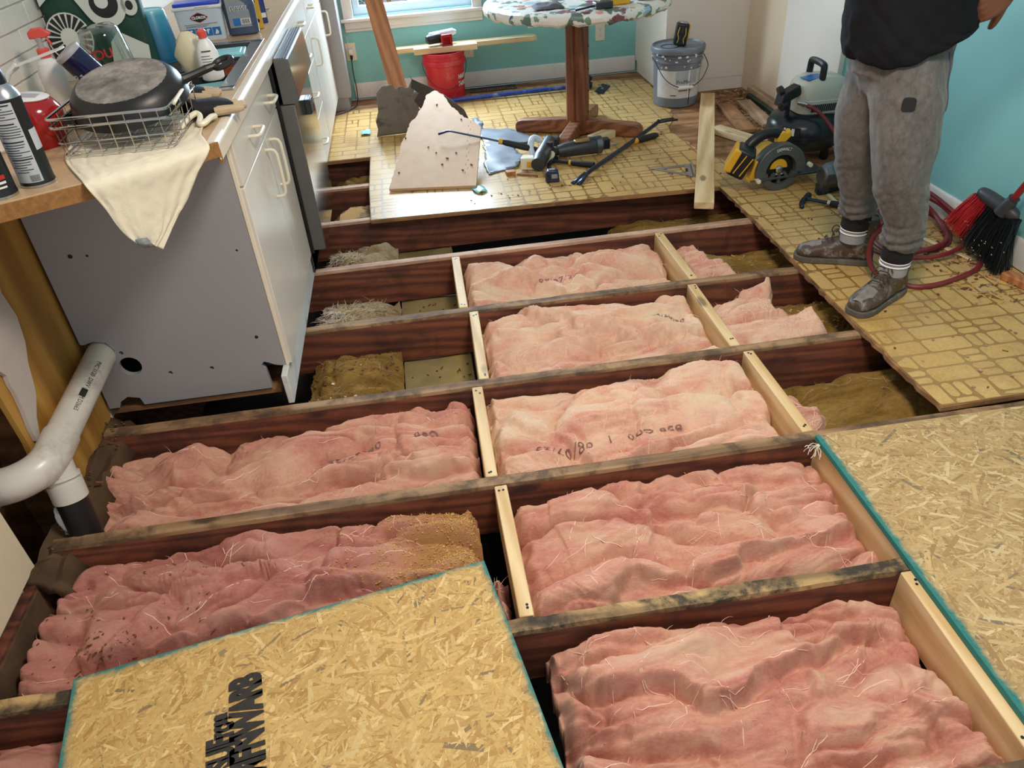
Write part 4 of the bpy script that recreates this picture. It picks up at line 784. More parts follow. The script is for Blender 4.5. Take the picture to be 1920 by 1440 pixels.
def ring(pl, z): return [hp(s, w, z - .30 * 0) for s, w in pl]
m2 = MB(); n = 14
for i in range(n - 1): pass
m.tube([hp(.13, 0, -.045), hp(.16, 0, -.042), hp(.20, 0, -.038)], [.014, .010, .010], 10)
m.tube([hp(.245 + .024 * math.cos(a), .019 * math.sin(a), -.036 + .004 * math.cos(a)) for a in [2 * PI * k / 20 for k in range(20)]], [.0075] * 20, 8, closed=True)
m.tube([hp(.20, 0, -.038), hp(.225, 0, -.037)], [.010, .0085], 10); m.build('handle', 'iron_side', root)
m = MB(); m.tube([hp(-.138, -.02, -.05), hp(-.158, -.012, -.047), hp(-.160, 0, -.047), hp(-.158, .012, -.047), hp(-.138, .02, -.05)], .007, 8); m.build('helper_handle', 'iron_side', root)
# cans at the corner
def can(name, label, loc, r, h, stripes, cap, rz=0):
    root = thing(name, label, 'can', loc, (0, 0, rz)); m = MB(); m.lathe([(r * .9, .001), (r, .004), (r, .008), (r * .975, .010), (r * .975, h - .008), (r, h - .006), (r, h - .001), (r * .93, h)], 28); m.build('can_body', 'black', root)
    m = MB(); m.lathe([(r * 1.01, .0), (r * 1.01, .005)], 28); m.build('bottom_rim', 'steel', root); return root
root = can('spray_can', 'tall black aerosol can with printed grey label and black cap', (-.848, 1.762, W0), .036, .185, None, True, .35)
m = MB(); m.lathe([(.0362, .184), (.034, .192), (.028, .203), (.020, .212), (.018, .214)], 28); m.build('shoulder', 'steel', root)
m = MB(); m.lathe([(.021, .206), (.022, .216), (.021, .232), (.016, .246), (.009, .251), (.0, .252)], 20, cap=False); m.box((-.004, -.017, .232), (.02, .014, .016)); m.build('spray_cap', 'black', root, bevel=.002)
def arc(r, a0, a1, z0, z1, n=16):
    m = MB(); m.grid([[(r * math.sin(a0 + (a1 - a0) * k / n), -r * math.cos(a0 + (a1 - a0) * k / n), z) for k in range(n + 1)] for z in (z0, z1)]); return m
M['label_grey'] = plain('grey_paper_label', srgb(186, 188, 192), .55, 0, .04)
lb = arc(.0358, -1.15, .42, .012, .178).build('label', 'label_grey', root)
m = MB(); rd = random.Random(4)
for k in range(27):
    z = .172 - k * .0053
    if k in (6, 13): continue
    a0 = -1.05 + rd.choice([0, 0, .15, .4]); a1 = .34 - rd.choice([0, 0, .1, .5, .2]); hgt = .0016 if k % 7 else .0028
    m.grid([[(.0361 * math.sin(a0 + (a1 - a0) * q / 12), -.0361 * math.cos(a0 + (a1 - a0) * q / 12), zz) for q in range(13)] for zz in (z, z + hgt)])
m.build('fine_print', 'ink', lb)
m = MB()
for k in range(22):
    a = -.25 + k * .024
    if k % 3 == 1: continue
    m.grid([[(.0361 * math.sin(b), -.0361 * math.cos(b), zz) for b in (a, a + .012 + (k % 2) * .006)] for zz in (.014, .028)])
m.build('bar_code', 'ink', lb)
arc(.0357, .75, 1.9, .075, .118).build('pale_band', 'label_grey', root)
root = can('spray_can', 'short black can with red stripe in front of the tall aerosol', (-.903, 1.702, W0), .033, .118, None, False, .2)
m = MB(); m.lathe([(.0305, .1165), (.0305, .120), (.024, .1195), (.023, .1235), (.0, .124)], 24, cap=False); m.build('lid', 'ivory', root)
M['redplastic'] = plain('red_plastic', srgb(190, 44, 40), .3)
arc(.0328, .1, .9, .040, .049).build('red_stripe', 'redplastic', root); arc(.0328, .15, .85, .031, .036).build('white_stripe', 'white', root); arc(.0328, .25, .8, .022, .026).build('white_stripe', 'white', root); arc(.0328, .3, .6, .082, .085).build('white_stripe', 'white', root); arc(.0328, .3, .6, .074, .077).build('white_stripe', 'white', root)
# tumblers and cups
t = NT('teal_gradient_cup'); tc = t.n('TexCoord'); sp = t.n('SeparateXYZ'); t.l(tc.outputs['Object'], sp.inputs[0]); t.col(t.ramp(sp.outputs[2], [(.0, srgb(16, 78, 112)), (.09, srgb(28, 108, 146)), (.15, srgb(70, 150, 178)), (.166, srgb(132, 200, 210))])); t.set(Roughness=.3); M['tealcup'] = t.m
root = thing('tumbler', 'tall teal-blue plastic tumbler standing upside down', 'cup', (-.848, 2.955, W0))
m = MB(); m.lathe([(.066, 0), (.0665, .004), (.064, .02), (.0505, .158), (.048, .164), (.044, .1655), (.041, .163), (.0, .1625)], 32, cap=False); m.build('cup_wall', 'tealcup', root); m = MB(); m.lathe([(.0662, -.0002), (.068, .001), (.068, .005), (.0655, .007)], 32, cap=False); m.build('lip', 'tealcup', root)
root = thing('tumbler', 'clear plastic tumbler upside down with faint red lettering', 'cup', (-.878, 2.56, W0), (0, -.08, 0))
m = MB(); m.lathe([(.071, .0), (.0705, .004), (.060, .15), (.056, .175), (.044, .188), (.02, .190), (0, .1895)], 32, cap=False); m.build('cup_wall', 'clear', root)
m = MB(); m.lathe([(.0685, .003), (.058, .15), (.054, .172), (.042, .182), (.0, .183)], 32, cap=False); m.build('inner_wall', 'clear', root)
tx = text('YOU', .035, 'redplastic', root, T(0, 0, 0), 'cup_lettering', .0006, ext=0); wrap_text(tx, .0635, .118)
M['navyclear'] = plain('dark_navy_tumbler', srgb(26, 28, 62), .15, 0, .1); M['frost'] = plain('frosted_grey_plastic', srgb(176, 170, 172), .4)
ax = Vector((-.50, -.16, .85)).normalized(); q = ax.to_track_quat('Z', 'Y')
root = thing('tumbler', 'navy tinted tumbler lying tilted with grey base towards the wall', 'cup', (-.868, 2.415, W0 + .040)); root.rotation_euler = q.to_euler()
m = MB(); m.lathe([(.040, -.02), (.0405, .0), (.0385, .115), (.038, .124)], 28); m.build('cup_wall', 'navyclear', root)
m = MB(); m.lathe([(.0385, .122), (.0395, .126), (.0390, .134), (.034, .137), (.0, .136)], 28, cap=False); m.build('cup_base', 'frost', root)
tx = text('FIERI', .022, 'white', root, T(0, 0, 0, 0, 0, PI / 2), 'cup_lettering', .0003, ext=0)
wrap_text(tx, .0400, .06); tx2 = text('VEGAS', .011, 'white', root, T(0, -.024, 0, 0, 0, PI / 2), 'cup_lettering', .0002, ext=0)
for v in tx2.data.vertices: v.co = (v.co.x + .02, v.co.y + .024, v.co.z)
wrap_text(tx2, .0400, .06)
for o_ in (tx, tx2): o_.rotation_euler = (0, 0, .6)
# red-and-white lidded pot, foil
root = thing('casserole_pot', 'small red enamel pot with white lid top beside the aerosol can', 'pot', (-.945, 2.06, W0), (.0, .12, 0))
M['redenamel'] = plain('red_enamel', srgb(158, 26, 24), .15)
m = MB(); m.lathe([(.04, 0), (.055, .004), (.066, .03), (.068, .05), (.069, .075), (.064, .095), (.05, .112), (.042, .116), (.0, .116)], 32, cap=False); m.build('pot_body', 'redenamel', root)
m = MB(); m.lathe([(.044, .1155), (.046, .118), (.042, .120), (.0, .120)], 32, cap=False); m.build('lid_top', 'white', root); m = MB(); m.bb((-.022, -.016, .1202), (.022, .016, .1215)); m.build('lid_label', 'frost', root)
m = MB(); m.tube([(.064, -.014, .062), (.082, -.010, .06), (.084, 0, .06), (.082, .010, .06), (.064, .014, .062)], .004, 8); m.build('loop_handle', 'redenamel', root)
M['foil'] = plain('crumpled_foil', srgb(214, 210, 204), .22, 1, .05, 20, 1.0, 60)
m = MB(); rd = random.Random(3); P = [[(-.925 + .02 * i + rd.uniform(-.004, .004), 2.17 + .02 * j + rd.uniform(-.004, .004), W0 + .01 + abs(rd.gauss(.02, .016)) * (1 if 0 < i < 6 and 0 < j < 6 else .1)) for j in range(8)] for i in range(7)]
m.grid(P); o = m.build('foil_sheet', 'foil', None, off=(-.865, 2.24, W0), solid=.0006, sharp=12); tag(o, 'crumpled shiny foil between the red pot and the rack', 'foil')
# utensils in a crock, slotted spatula
root = thing('utensil_crock', 'white crock holding dark spatula and wooden spoons at left edge', 'utensil crock', (-1.06, 2.06, W0))
m = MB(); m.lathe([(.05, 0), (.055, .006), (.056, .11), (.058, .118), (.053, .118), (.051, .112), (.05, .01), (0, .01)], 28, cap=False); m.build('crock', 'white', root)
def utensil(name, lab, base, tip, w, mat, blade):
    r = thing(name, lab, 'utensil', base); d = Vector(tip) - Vector(base); q = d.to_track_quat('Z', 'Y'); r.rotation_euler = q.to_euler(); L = d.length; m = MB()
    m.tube([(0, 0, 0), (0, 0, L * .62)], [.005, .006], 8); m.build('handle', mat, r); m = MB()
    if blade == 'flat': m.prism([(-.008, 0), (.008, 0), (w, .03), (w, .10), (w * .8, .115), (-w * .8, .115), (-w, .10), (-w, .03)], -.003, .003, None, T(0, 0, L * .60, PI / 2))
    else: m.lathe([(.0, 0), (.010, .008), (w, .04), (w * .95, .06), (.6 * w, .078), (0, .084)], 16, T(0, 0, L * .6), sx=1, sy=.35, cap=False)
    m.build('head', mat, r, bevel=.001 if blade == 'flat' else 0); return r
M['woodspoon'] = plain('pale_wooden_spoon', srgb(206, 164, 108), .6, 0, .1, 30); M['brownplastic'] = plain('dark_brown_nylon', srgb(56, 38, 30), .4)
utensil('spatula', 'dark brown nylon turner standing in the crock', (-1.055, 2.06, W0 + .012), (-.955, 2.10, W0 + .30), .030, 'brownplastic', 'flat')
utensil('wooden_spoon', 'pale wooden spoon leaning left in the crock', (-1.06, 2.065, W0 + .012), (-1.02, 2.12, W0 + .23), .018, 'woodspoon', 'spoon')
utensil('wooden_spoon', 'second wooden spoon leaning towards the camera in the crock', (-1.062, 2.05, W0 + .012), (-.99, 2.03, W0 + .22), .018, 'woodspoon', 'spoon')
root = thing('slotted_spatula', 'white slotted nylon spatula lying over the navy tumbler', 'utensil', (-1.03, 2.29, 1.065)); d = Vector((.125, .02, .030)); root.rotation_euler = d.to_track_quat('X', 'Z').to_euler()
m = MB(); sw = .02; L = .13
for k in range(4): m.bb((.03, -sw + k * .0112, -.0015), (.115, -sw + k * .0112 + .0075, .0015))
m.bb((.0, -sw, -.0015), (.032, sw + .0015, .0015)); m.lathe([(sw + .0008, -.0015), (sw + .0008, .0015)], 20, T(.115, .0008, 0), sx=.8); m.build('slotted_blade', 'white', root)
m = MB(); m.tube([(.0, 0, 0), (-.03, 0, -.01), (-.06, .0, -.04), (-.075, .0, -.09)], [.008, .007, .006, .006], 8); m.build('handle', 'white', root)
# trigger spray bottle by the wall
root = thing('spray_bottle', 'white spray bottle with red trigger head by the tiled wall', 'bottle', (-1.03, 2.48, W0), (0, 0, .2))
m = MB(); m.lathe([(.03, 0), (.034, .006), (.034, .09), (.028, .115), (.013, .128), (.012, .134)], 24); m.build('bottle', 'white', root); M['coral'] = plain('coral_red_plastic', srgb(226, 84, 72), .35)
m = MB(); m.lathe([(.0165, .130), (.017, .150), (.013, .154)], 18); m.build('collar', 'coral', root); m = MB(); m.lathe([(.009, .150), (.008, .17), (.012, .182)], 14); m.build('neck', 'frost', root)
m = MB(); m.prism([(-.022, .180), (.020, .180), (.036, .186), (.036, .192), (.015, .206), (-.010, .206), (-.022, .196)], -.010, .010, None, T(0, 0, 0, PI / 2)); m.box((.024, 0, .170), (.006, .010, .028), (0, -.35, 0)); m.build('trigger_head', 'coral', root, bevel=.003)
# printed shopping bag against the wall
root = thing('shopping_bag', 'dark green shopping bag with white swirl print and sunburst, by wall', 'bag', (-.985, 2.86, W0), (0, 0, .12))
M['baggreen'] = plain('dark_green_bag', srgb(20, 62, 50), .55, 0, .12, 10, .4, 20); M['bagwhite'] = plain('white_bag_print', srgb(206, 210, 200), .55, 0, .06, 10)
W_, H_ = .30, .42; P = []; 
for zi in range(19):
    z = H_ * zi / 18; ring_ = []
    for a in range(40):
        th = 2 * PI * a / 40; cx = math.copysign(abs(math.cos(th)) ** .45, math.cos(th)) * W_ / 2; cy = math.copysign(abs(math.sin(th)) ** .45, math.sin(th)) * .055
        n_ = .007 * float(perlin(np.array(th * 2.2), np.array(z * 16), 8)); ring_.append((cx * (1 - .05 * z / H_), cy * (1 - .3 * z / H_) + n_, z))
    P.append(ring_)
m = MB(); m.grid(P, wrap=True); m.build('bag_body', 'baggreen', root)
def bagpt(x, z): return (x, -.061 + .0165 * z / H_ - .0005 + .0, z)
m = MB(); m.m = 0
def disc(cx, cz, r, y=0, n=26, sx=1): return [(cx + r * sx * math.cos(2 * PI * k / n), cz + r * math.sin(2 * PI * k / n)) for k in range(n)]
def flatpoly(m, pl, lift): m.add([(x, -.0655 + .016 * z / H_ - lift, z) for x, z in pl], [tuple(range(len(pl)))[::-1] if False else tuple(range(len(pl)))])
m = MB()
flatpoly(m, disc(-.085, .125, .075, sx=.9), .0005); flatpoly(m, [(-.15, .0), (-.05, .0), (-.035, .06), (-.15, .07)], .0004)
flatpoly(m, disc(.045, .205, .062), .0005); flatpoly(m, [(-.075, .40), (-.03, .40), (-.008, .25), (-.012, .18), (-.045, .25)], .0004); flatpoly(m, disc(.118, .20, .030, sx=.8), .0005); flatpoly(m, [(.012, .01), (.13, .0), (.14, .08), (.06, .13), (.03, .1)], .0004); flatpoly(m, [(-.14, .22), (-.10, .25), (-.09, .30), (-.14, .31)], .0004); flatpoly(m, [(.09, .23), (.14, .24), (.14, .40), (.10, .40)], .0004)
m.build('white_print', 'bagwhite', root)
m = MB(); flatpoly(m, disc(.045, .212, .042), .0010); flatpoly(m, disc(.118, .20, .014, sx=.8), .0010)
for k in range(20):
    a = 2 * PI * k / 20; c, s = math.cos(a), math.sin(a); r0, r1, wd = .030, .070, .0075
    flatpoly(m, [(-.085 + .9 * (c * r0 - s * .003), .125 + s * r0 + c * .003), (-.085 + .9 * (c * r0 + s * .003), .125 + s * r0 - c * .003), (-.085 + .9 * (c * r1 + s * wd), .125 + s * r1 - c * wd), (-.085 + .9 * (c * r1 - s * wd), .125 + s * r1 + c * wd)], .0010)
m.build('dark_print', 'black', root); m = MB(); flatpoly(m, disc(.04, .218, .020), .0015); m.build('white_print', 'bagwhite', root)
m = MB()
for s in (-1, 1): m.tube([(-.06, s * .036, H_ - .02), (-.05, s * .04, H_ + .06), (0, s * .04, H_ + .09), (.05, s * .04, H_ + .06), (.06, s * .036, H_ - .02)], .006, 8)
m.build('strap', 'baggreen', root)
# wipes tub
root = thing('cleaner_tub', 'white square cleaner tub with blue lid and red diamond logo', 'tub', (-.765, 3.30, W0), (0, 0, .10))
M['tubwhite'] = plain('tub_white_plastic', srgb(206, 214, 222), .35, 0, .02); M['lidblue'] = plain('royal_blue_plastic', srgb(44, 72, 190), .3)
hw, hd_, th_ = .086, .05, .112; m = MB(); z = [(hw * .93, hd_ * .9, 0), (hw * .95, hd_ * .93, .006), (hw, hd_, th_)]
P = []
for a_, b_, zz in z:
    P.append([(math.copysign(abs(math.cos(u)) ** .28, math.cos(u)) * a_, math.copysign(abs(math.sin(u)) ** .28, math.sin(u)) * b_, zz) for u in [2 * PI * k / 48 for k in range(48)]])
m.grid(P, wrap=True); m.add(P[0], [tuple(range(48))[::-1]]); m.build('tub_body', 'tubwhite', root)
m = MB(); m.box((0, 0, th_ + .004), (hw * 2 + .008, hd_ * 2 + .008, .012)); m.build('white_rim', 'white', root, bevel=.004); m = MB(); m.box((0, .002, th_ + .016), (hw * 2 - .004, hd_ * 2 - .006, .012)); m.build('blue_lid', 'lidblue', root, bevel=.004); m = MB(); m.box((.02, -hd_ - .004, th_ + .008), (.05, .008, .006)); m.build('lid_clip', 'white', root, bevel=.002)
def yf(zz): return -(hd_ * .93 + (hd_ * .07) * zz / th_) - .0012
tl = math.atan2(hd_ * .07, th_)
def face(name, pl, mat, lift=0, par=root):
    m = MB(); m.add([(x, yf(zz) - lift, zz) for x, zz in pl], [tuple(range(len(pl)))]); return m.build(name, mat, par)
dm = [(-.033, .083), (-.026, .090), (-.012, .096), (0, .101), (.012, .096), (.026, .090), (.033, .083), (.026, .076), (.012, .070), (0, .065), (-.012, .070), (-.026, .076)]
face('logo', dm, 'coral'); face('logo', [(x * .93, .083 + (zz - .083) * .88) for x, zz in dm], 'ink', .0003); 
tx = text('CLOROX', .0125, 'white', root, T(0, yf(.083) - .0008, .083, PI / 2), 'logo_lettering', .0007, ext=0)
for k in range(4):
    x = -.055 + k * .031; face('picture_panel', [(x, .018), (x + .029, .018), (x + .029, .046), (x, .046)], 'lidblue' if False else 'panelblue' if 'panelblue' in M else M.setdefault('panelblue', plain('label_blue', srgb(34, 112, 176), .4)))
    face('picture_mark', [(x + .006, .022), (x + .014, .040), (x + .022, .030), (x + .018, .022)] if k % 2 else [(x + .008, .038), (x + .013, .022), (x + .017, .036), (x + .023, .040), (x + .014, .043)], 'white', .0004)
m = MB()
for zz, a_, b_ in ((.060, -.058, .062), (.055, -.055, .03), (.051, -.055, .02)): m.add([(a_, yf(zz) - .0003, zz), (b_, yf(zz) - .0003, zz), (b_, yf(zz) - .0003, zz + .0012), (a_, yf(zz) - .0003, zz + .0012)], [(0, 1, 2, 3)])
m.build('small_print', 'dark', root)
# dish soap jug
root = thing('soap_jug', 'grey-blue detergent jug with silver label behind the white tub', 'bottle', (-.622, 3.335, W0), (0, 0, .12))
M['soap'] = plain('slate_blue_plastic', srgb(70, 80, 106), .25, 0, .05); M['silver'] = plain('silver_label', srgb(150, 154, 160), .35, .3, .05)
P = []
for zz, a_, b_ in ((0, .050, .030), (.006, .058, .036), (.10, .060, .037), (.14, .055, .034), (.17, .040, .028), (.195, .022, .02), (.21, .018, .018)):
    P.append([(math.copysign(abs(math.cos(u)) ** .6, math.cos(u)) * a_ + (.012 if zz > .16 else 0) * -1, math.copysign(abs(math.sin(u)) ** .6, math.sin(u)) * b_, zz) for u in [2 * PI * k / 32 for k in range(32)]])
m = MB(); m.grid(P, wrap=True); m.add(P[0], [tuple(range(32))[::-1]]); m.add(P[-1], [tuple(range(32))]); m.build('jug', 'soap', root); m = MB(); m.lathe([(.02, .208), (.02, .235), (.012, .245), (.0, .245)], 18, T(-.012, 0, 0), cap=False); m.build('cap', 'yellow', root)
m = MB(); m.add([(x, -.0385, zz) for x, zz in [(-.045, .03), (.036, .03), (.036, .085), (.025, .112), (.005, .128), (-.045, .132)]], [tuple(range(6))]); lab = m.build('label', 'silver', root)
m = MB(); m.add([(x, -.0388, zz) for x, zz in [(-.045, .128), (.004, .124), (-.002, .134), (-.045, .145)]], [tuple(range(4))]); m.build('yellow_label', 'yellow', root)
text('DAWN', .020, 'white', root, T(.000, -.0392, .095, PI / 2), 'label_lettering', .0012, ext=0); text('DAWN', .020, 'ink', root, T(.001, -.0395, .0945, PI / 2), 'label_lettering', 0.0, ext=0)
m = MB(); m.bb((-.002, -.0395, .040), (.034, -.0390, .060)); bc = m.build('bar_code', 'white', root); m = MB()
for k in range(10): m.bb((.001 + k * .0031, -.0399, .042), (.0022 + k * .0031 + (k % 3) * .0005, -.0396, .058))
m.build('bars', 'ink', bc); m = MB(); m.bb((-.030, -.0395, .036), (-.004, -.0390, .062)); m.build('label_badge', 'panelblue', root)
# yellow carton, blue carton, wine glass
root = thing('yellow_carton', 'tall yellow carton with black spots right of the soap jug', 'carton', (-.588, 3.44, W0), (0, 0, .3)); m = MB(); m.box((0, 0, .085), (.045, .07, .17)); m.build('carton', 'yellow', root, bevel=.002)
m = MB(); m.add([(x, -.0355, z) for x, z in disc(.006, .030, .007, sx=.7)], [tuple(range(26))]); m.add([(x, -.0355, z) for x, z in disc(.004, .10, .004)], [tuple(range(26))]); m.build('spot', 'ink', root)
root = thing('blue_carton', 'narrow dark blue carton behind the yellow one', 'carton', (-.578, 3.56, W0), (0, 0, .3)); m = MB(); m.box((0, 0, .09), (.03, .06, .18)); m.build('carton', plain('navy_card', srgb(34, 52, 120), .4), root, bevel=.002); m = MB(); m.box((.002, -.0305, .03), (.02, .001, .018)); m.build('white_panel', 'white', root)
root = thing('wine_glass', 'stemmed clear glass on the far worktop', 'glass', (-.622, 3.87, W0)); m = MB(); m.lathe([(.033, 0), (.033, .002), (.012, .005), (.004, .010), (.0035, .075), (.012, .085), (.03, .105), (.036, .135), (.032, .17), (.031, .17), (.034, .135), (.028, .107), (.0, .088)], 28, cap=False); m.build('glass', 'clear', root)
# food boxes in the sink
M['stew'] = plain('red_brown_stew', srgb(158, 76, 36), .4, 0, .25, 60); M['aqua'] = plain('aqua_lid_plastic', srgb(150, 214, 216), .3)
for k, (px, py, pz, lab, rz) in enumerate(((-.655, 2.985, .847, 'aqua-lidded food box with red stew, upper of two in the sink', .08), (-.66, 2.86, .7645, 'aqua-lidded food box lower in the sink', .2))):
    root = thing('food_box', lab, 'food box', (px, py, pz), (0, 0, rz)); m = MB(); m.box((0, 0, .032), (.15, .10, .064)); m.build('box_wall', 'clear', root, bevel=.006); m = MB(); m.box((0, 0, .019), (.144, .094, .03)); m.build('stew', 'stew', root, bevel=.004); m = MB(); m.box((0, 0, .070), (.165, .115, .012)); m.box((0, 0, .077), (.14, .09, .004)); m.build('lid', 'aqua', root, bevel=.004)
    if k == 0:
        m = MB(); m.box((0, 0, -.0505), (.13, .085, .1)); m.build('crate_below', 'dark', root, bevel=.003) if False else None
# white cleaner bottle with beige rag
root = thing('cleaner_bottle', 'white cleaner bottle with printed back label by the sink', 'bottle', (-.612, 2.60, W0), (0, 0, .2))
m = MB(); m.lathe([(.026, 0), (.030, .005), (.0305, .05), (.028, .08), (.020, .105), (.012, .118), (.011, .125)], 24, sx=1.1, sy=.75); m.build('bottle', 'white', root); m = MB(); m.lathe([(.013, .122), (.014, .14), (.009, .146), (0, .146)], 16, cap=False); m.build('cap', 'coral', root)
m = MB()
for zz, a_, b_ in ((.085, -.016, .012), (.072, -.02, .006), (.064, -.02, .012), (.056, -.02, .008), (.048, -.02, .014), (.040, -.02, .01), (.032, -.02, .012)): m.grid([[(x, -.0235 + (x * x) * 12, h) for x in np.linspace(a_, b_, 6)] for h in (zz, zz + (.003 if zz > .08 else .0014))])
m.build('small_print', 'ink', root)
M['rag'] = plain('translucent_bag', srgb(214, 204, 170), .35, 0, .06, 20, .5, 40)
m = MB(); P = []
for i in range(11):
    f = i / 10; r_ = .045 * math.sin(PI * min(1, f * .92 + .06)) ** .6 + .002
    P.append([(r_ * math.cos(a) * (1 + .3 * float(perlin(np.array(a * 1.3), np.array(f * 4), 3))), .7 * r_ * math.sin(a), f * .135) for a in [2 * PI * k / 26 for k in range(26)]])
m.grid(P, wrap=True); o = m.build('plastic_wrap', 'rag', None); o.location = (-.675, 2.66, W0); tag(o, 'crumpled cream plastic wrap between teal tumbler and cleaner bottle', 'wrapper')
# work gloves
def glove(name, lab, loc, rz, palm, fin, sc=1.0, curl=.25):
    root = thing(name, lab, 'glove', loc, (0, 0, rz)); m = MB()
    P = []
    for f, w, h in ((0, .036, .026), (.15, .035, .024), (.4, .042, .022), (.7, .046, .02), (.95, .042, .016), (1.0, .03, .006)):
        P.append([(-.06 + .105 * f, w * sc * math.cos(a), (h * .9 + h * math.sin(a)) * sc) for a in [2 * PI * k / 20 for k in range(20)]])
    m.grid(P, wrap=True); m.add(P[0], [tuple(range(20))[::-1]]); m.add(P[-1], [tuple(range(20))]); m.build('palm', palm, root)
    for k, (y, L, ang) in enumerate(((-.032, .040, -.18), (-.011, .048, -.05), (.010, .046, .06), (.031, .036, .2))):
        m = MB(); p = Vector((.034, y * sc, .016)); d = Vector((math.cos(ang), math.sin(ang), .25)); pts = [p - d * .012]; rr = [.010]
        for q_ in range(5): d = Vector((d.x, d.y, d.z - curl * .5)).normalized(); pts.append(pts[-1] + d * L / 4); rr.append(.0108 - .0006 * q_)
        zmin = min(p_.z - .0105 for p_ in pts)
        pts = [Vector((p_.x, p_.y, max(p_.z, .0105))) for p_ in pts]; m.tube(pts + [pts[-1] + d * .004], rr + [.005], 10); m.build('finger', fin, root)
    m = MB(); pts = [Vector((-.02, -.036, .016)), Vector((.005, -.052, .016)), Vector((.03, -.062, .014)), Vector((.048, -.064, .0125))]; m.tube([p * 1 for p in pts], [.013, .0125, .0115, .008], 10); m.build('thumb', fin, root)
    m = MB(); m.lathe([(.036, -.075), (.040, -.075), (.038, -.055), (.035, -.055)], 20, T(0, 0, .026, 0, PI / 2, 0), sx=.72, cap=False); m.build('cuff', palm, root); return root
M['glovetan'] = plain('tan_leather', srgb(188, 164, 132), .7, 0, .1, 40); M['gloveblack'] = plain('black_glove_fabric', srgb(22, 22, 24), .8, 0, .1, 60, .2, 300)
glove('work_glove', 'black work glove with tan fingers lying at the worktop edge', (-.538, 2.19, W0), .75, 'gloveblack', 'glovetan', 1.05)
glove('work_glove', 'tan finger work glove half hidden behind the skillet handle', (-.635, 2.37, W0), .35, 'gloveblack', 'glovetan', .9)
m = MB(); m.tube(catmull([(-.60, 2.02, .922), (-.585, 2.06, .938), (-.565, 2.10, .945), (-.553, 2.09, .938), (-.552, 2.06, .930), (-.540, 2.06, .929), (-.528, 2.09, .934), (-.522, 2.115, .930)], 6), .0075, 8)
o = m.build('rubber_tube', 'ivory', None, off=(-.56, 2.07, CT)); tag(o, 'short wavy cream rubber tube beside the glove', 'tube')
# ================================================================== far end of the room
FZ = .0200
def seat(o): return o
def outlet(name, lab, x, z, plug=False):
    root = thing(name, lab, 'outlet', (x, WB - .0005, z), (PI / 2, 0, 0)); m = MB(); m.box((0, 0, .003), (.070, .114, .006)); m.build('plate', 'ivory', root, bevel=.002)
    for s in (-1, 1):
        m = MB(); m.lathe([(.017, .006), (.017, .0075), (.0, .0075)], 18, T(0, s * .0195, 0), sx=.95, cap=False); sk = m.build('socket', 'white', root); m = MB()
        m.box((-.006, s * .0195 + .003, .0078), (.002, .009, .0008)); m.box((.006, s * .0195 + .003, .0078), (.002, .007, .0008)); m.lathe([(.0025, .0076), (.0025, .0082)], 8, T(0, s * .0195 - .008, 0)); tag(m.build('slot', 'black', sk), kind='stuff')
    return root
outlet('wall_outlet', 'white wall outlet under left end of the window with plug in it', -.393, .341); outlet('wall_outlet', 'white wall outlet between table post and closet on the teal wall', 1.38, .311); outlet('wall_outlet', 'wall outlet half hidden behind the red bucket boards', .425, .285)
root = thing('charger', 'black charger cord with white adapter plugged in by the window', 'charger', (-.393, 5.70, .33)); off = root.location
m = MB(); m.bb((-.408, 5.703, .325), (-.378, 5.738, .360)); m.build('adapter', 'white', root, off=off, bevel=.004); m = MB(); m.tube([(-.392, 5.70, .318), (-.392, 5.675, .306)], [.011, .008], 10); m.build('plug_head', 'black', root, off=off)
m = MB(); m.tube(catmull([(-.392, 5.68, .31), (-.397, 5.672, .22), (-.392, 5.66, .10), (-.40, 5.60, .028), (-.43, 5.50, .0245), (-.52, 5.40, .0245), (-.66, 5.33, .0245)], 8), .0036, 6); m.build('cable', 'black', root, off=off)
m = MB(); m.tube(catmull([(-.405, 5.738, .44), (-.404, 5.739, .40), (-.400, 5.735, .362)], 5), .002, 5); m.build('white_wire', 'white', root, off=off)
# shrub outside
M['leaf'] = plain('shrub_leaf', srgb(96, 140, 130), .6, 0, .4, 3)
m = MB(); rd = random.Random(8); root = thing('garden_shrub', 'blue-green shrub outside seen through the window bottom', 'shrub', (.1, 7.6, .0))
for k in range(2600):
    a = rd.uniform(0, 2 * PI); r_ = rd.random() ** .4; x = math.cos(a) * r_ * 1.3; y = math.sin(a) * r_ * .5; z = .1 + rd.random() * 1.1; s = rd.uniform(.02, .045); d = Euler((rd.uniform(-1, 1), rd.uniform(-1, 1), rd.uniform(0, 6))).to_matrix()
    P = [d @ Vector(p) + Vector((x, y, z)) for p in ((-s, 0, 0), (0, -s * .4, .004), (s, 0, 0), (0, s * .4, .004))]; m.add(P, [(0, 1, 2, 3)])
tag(m.build('foliage', 'leaf', root), kind='stuff')
m = MB()
for k in range(7): a = k * .9; m.tube([(.05 * math.cos(a), .05 * math.sin(a), 0), (.3 * math.cos(a), .15 * math.sin(a), .5), (.6 * math.cos(a), .25 * math.sin(a), 1.0)], [.02, .014, .006], 6)
m.build('stem', 'dirt_wood', root)
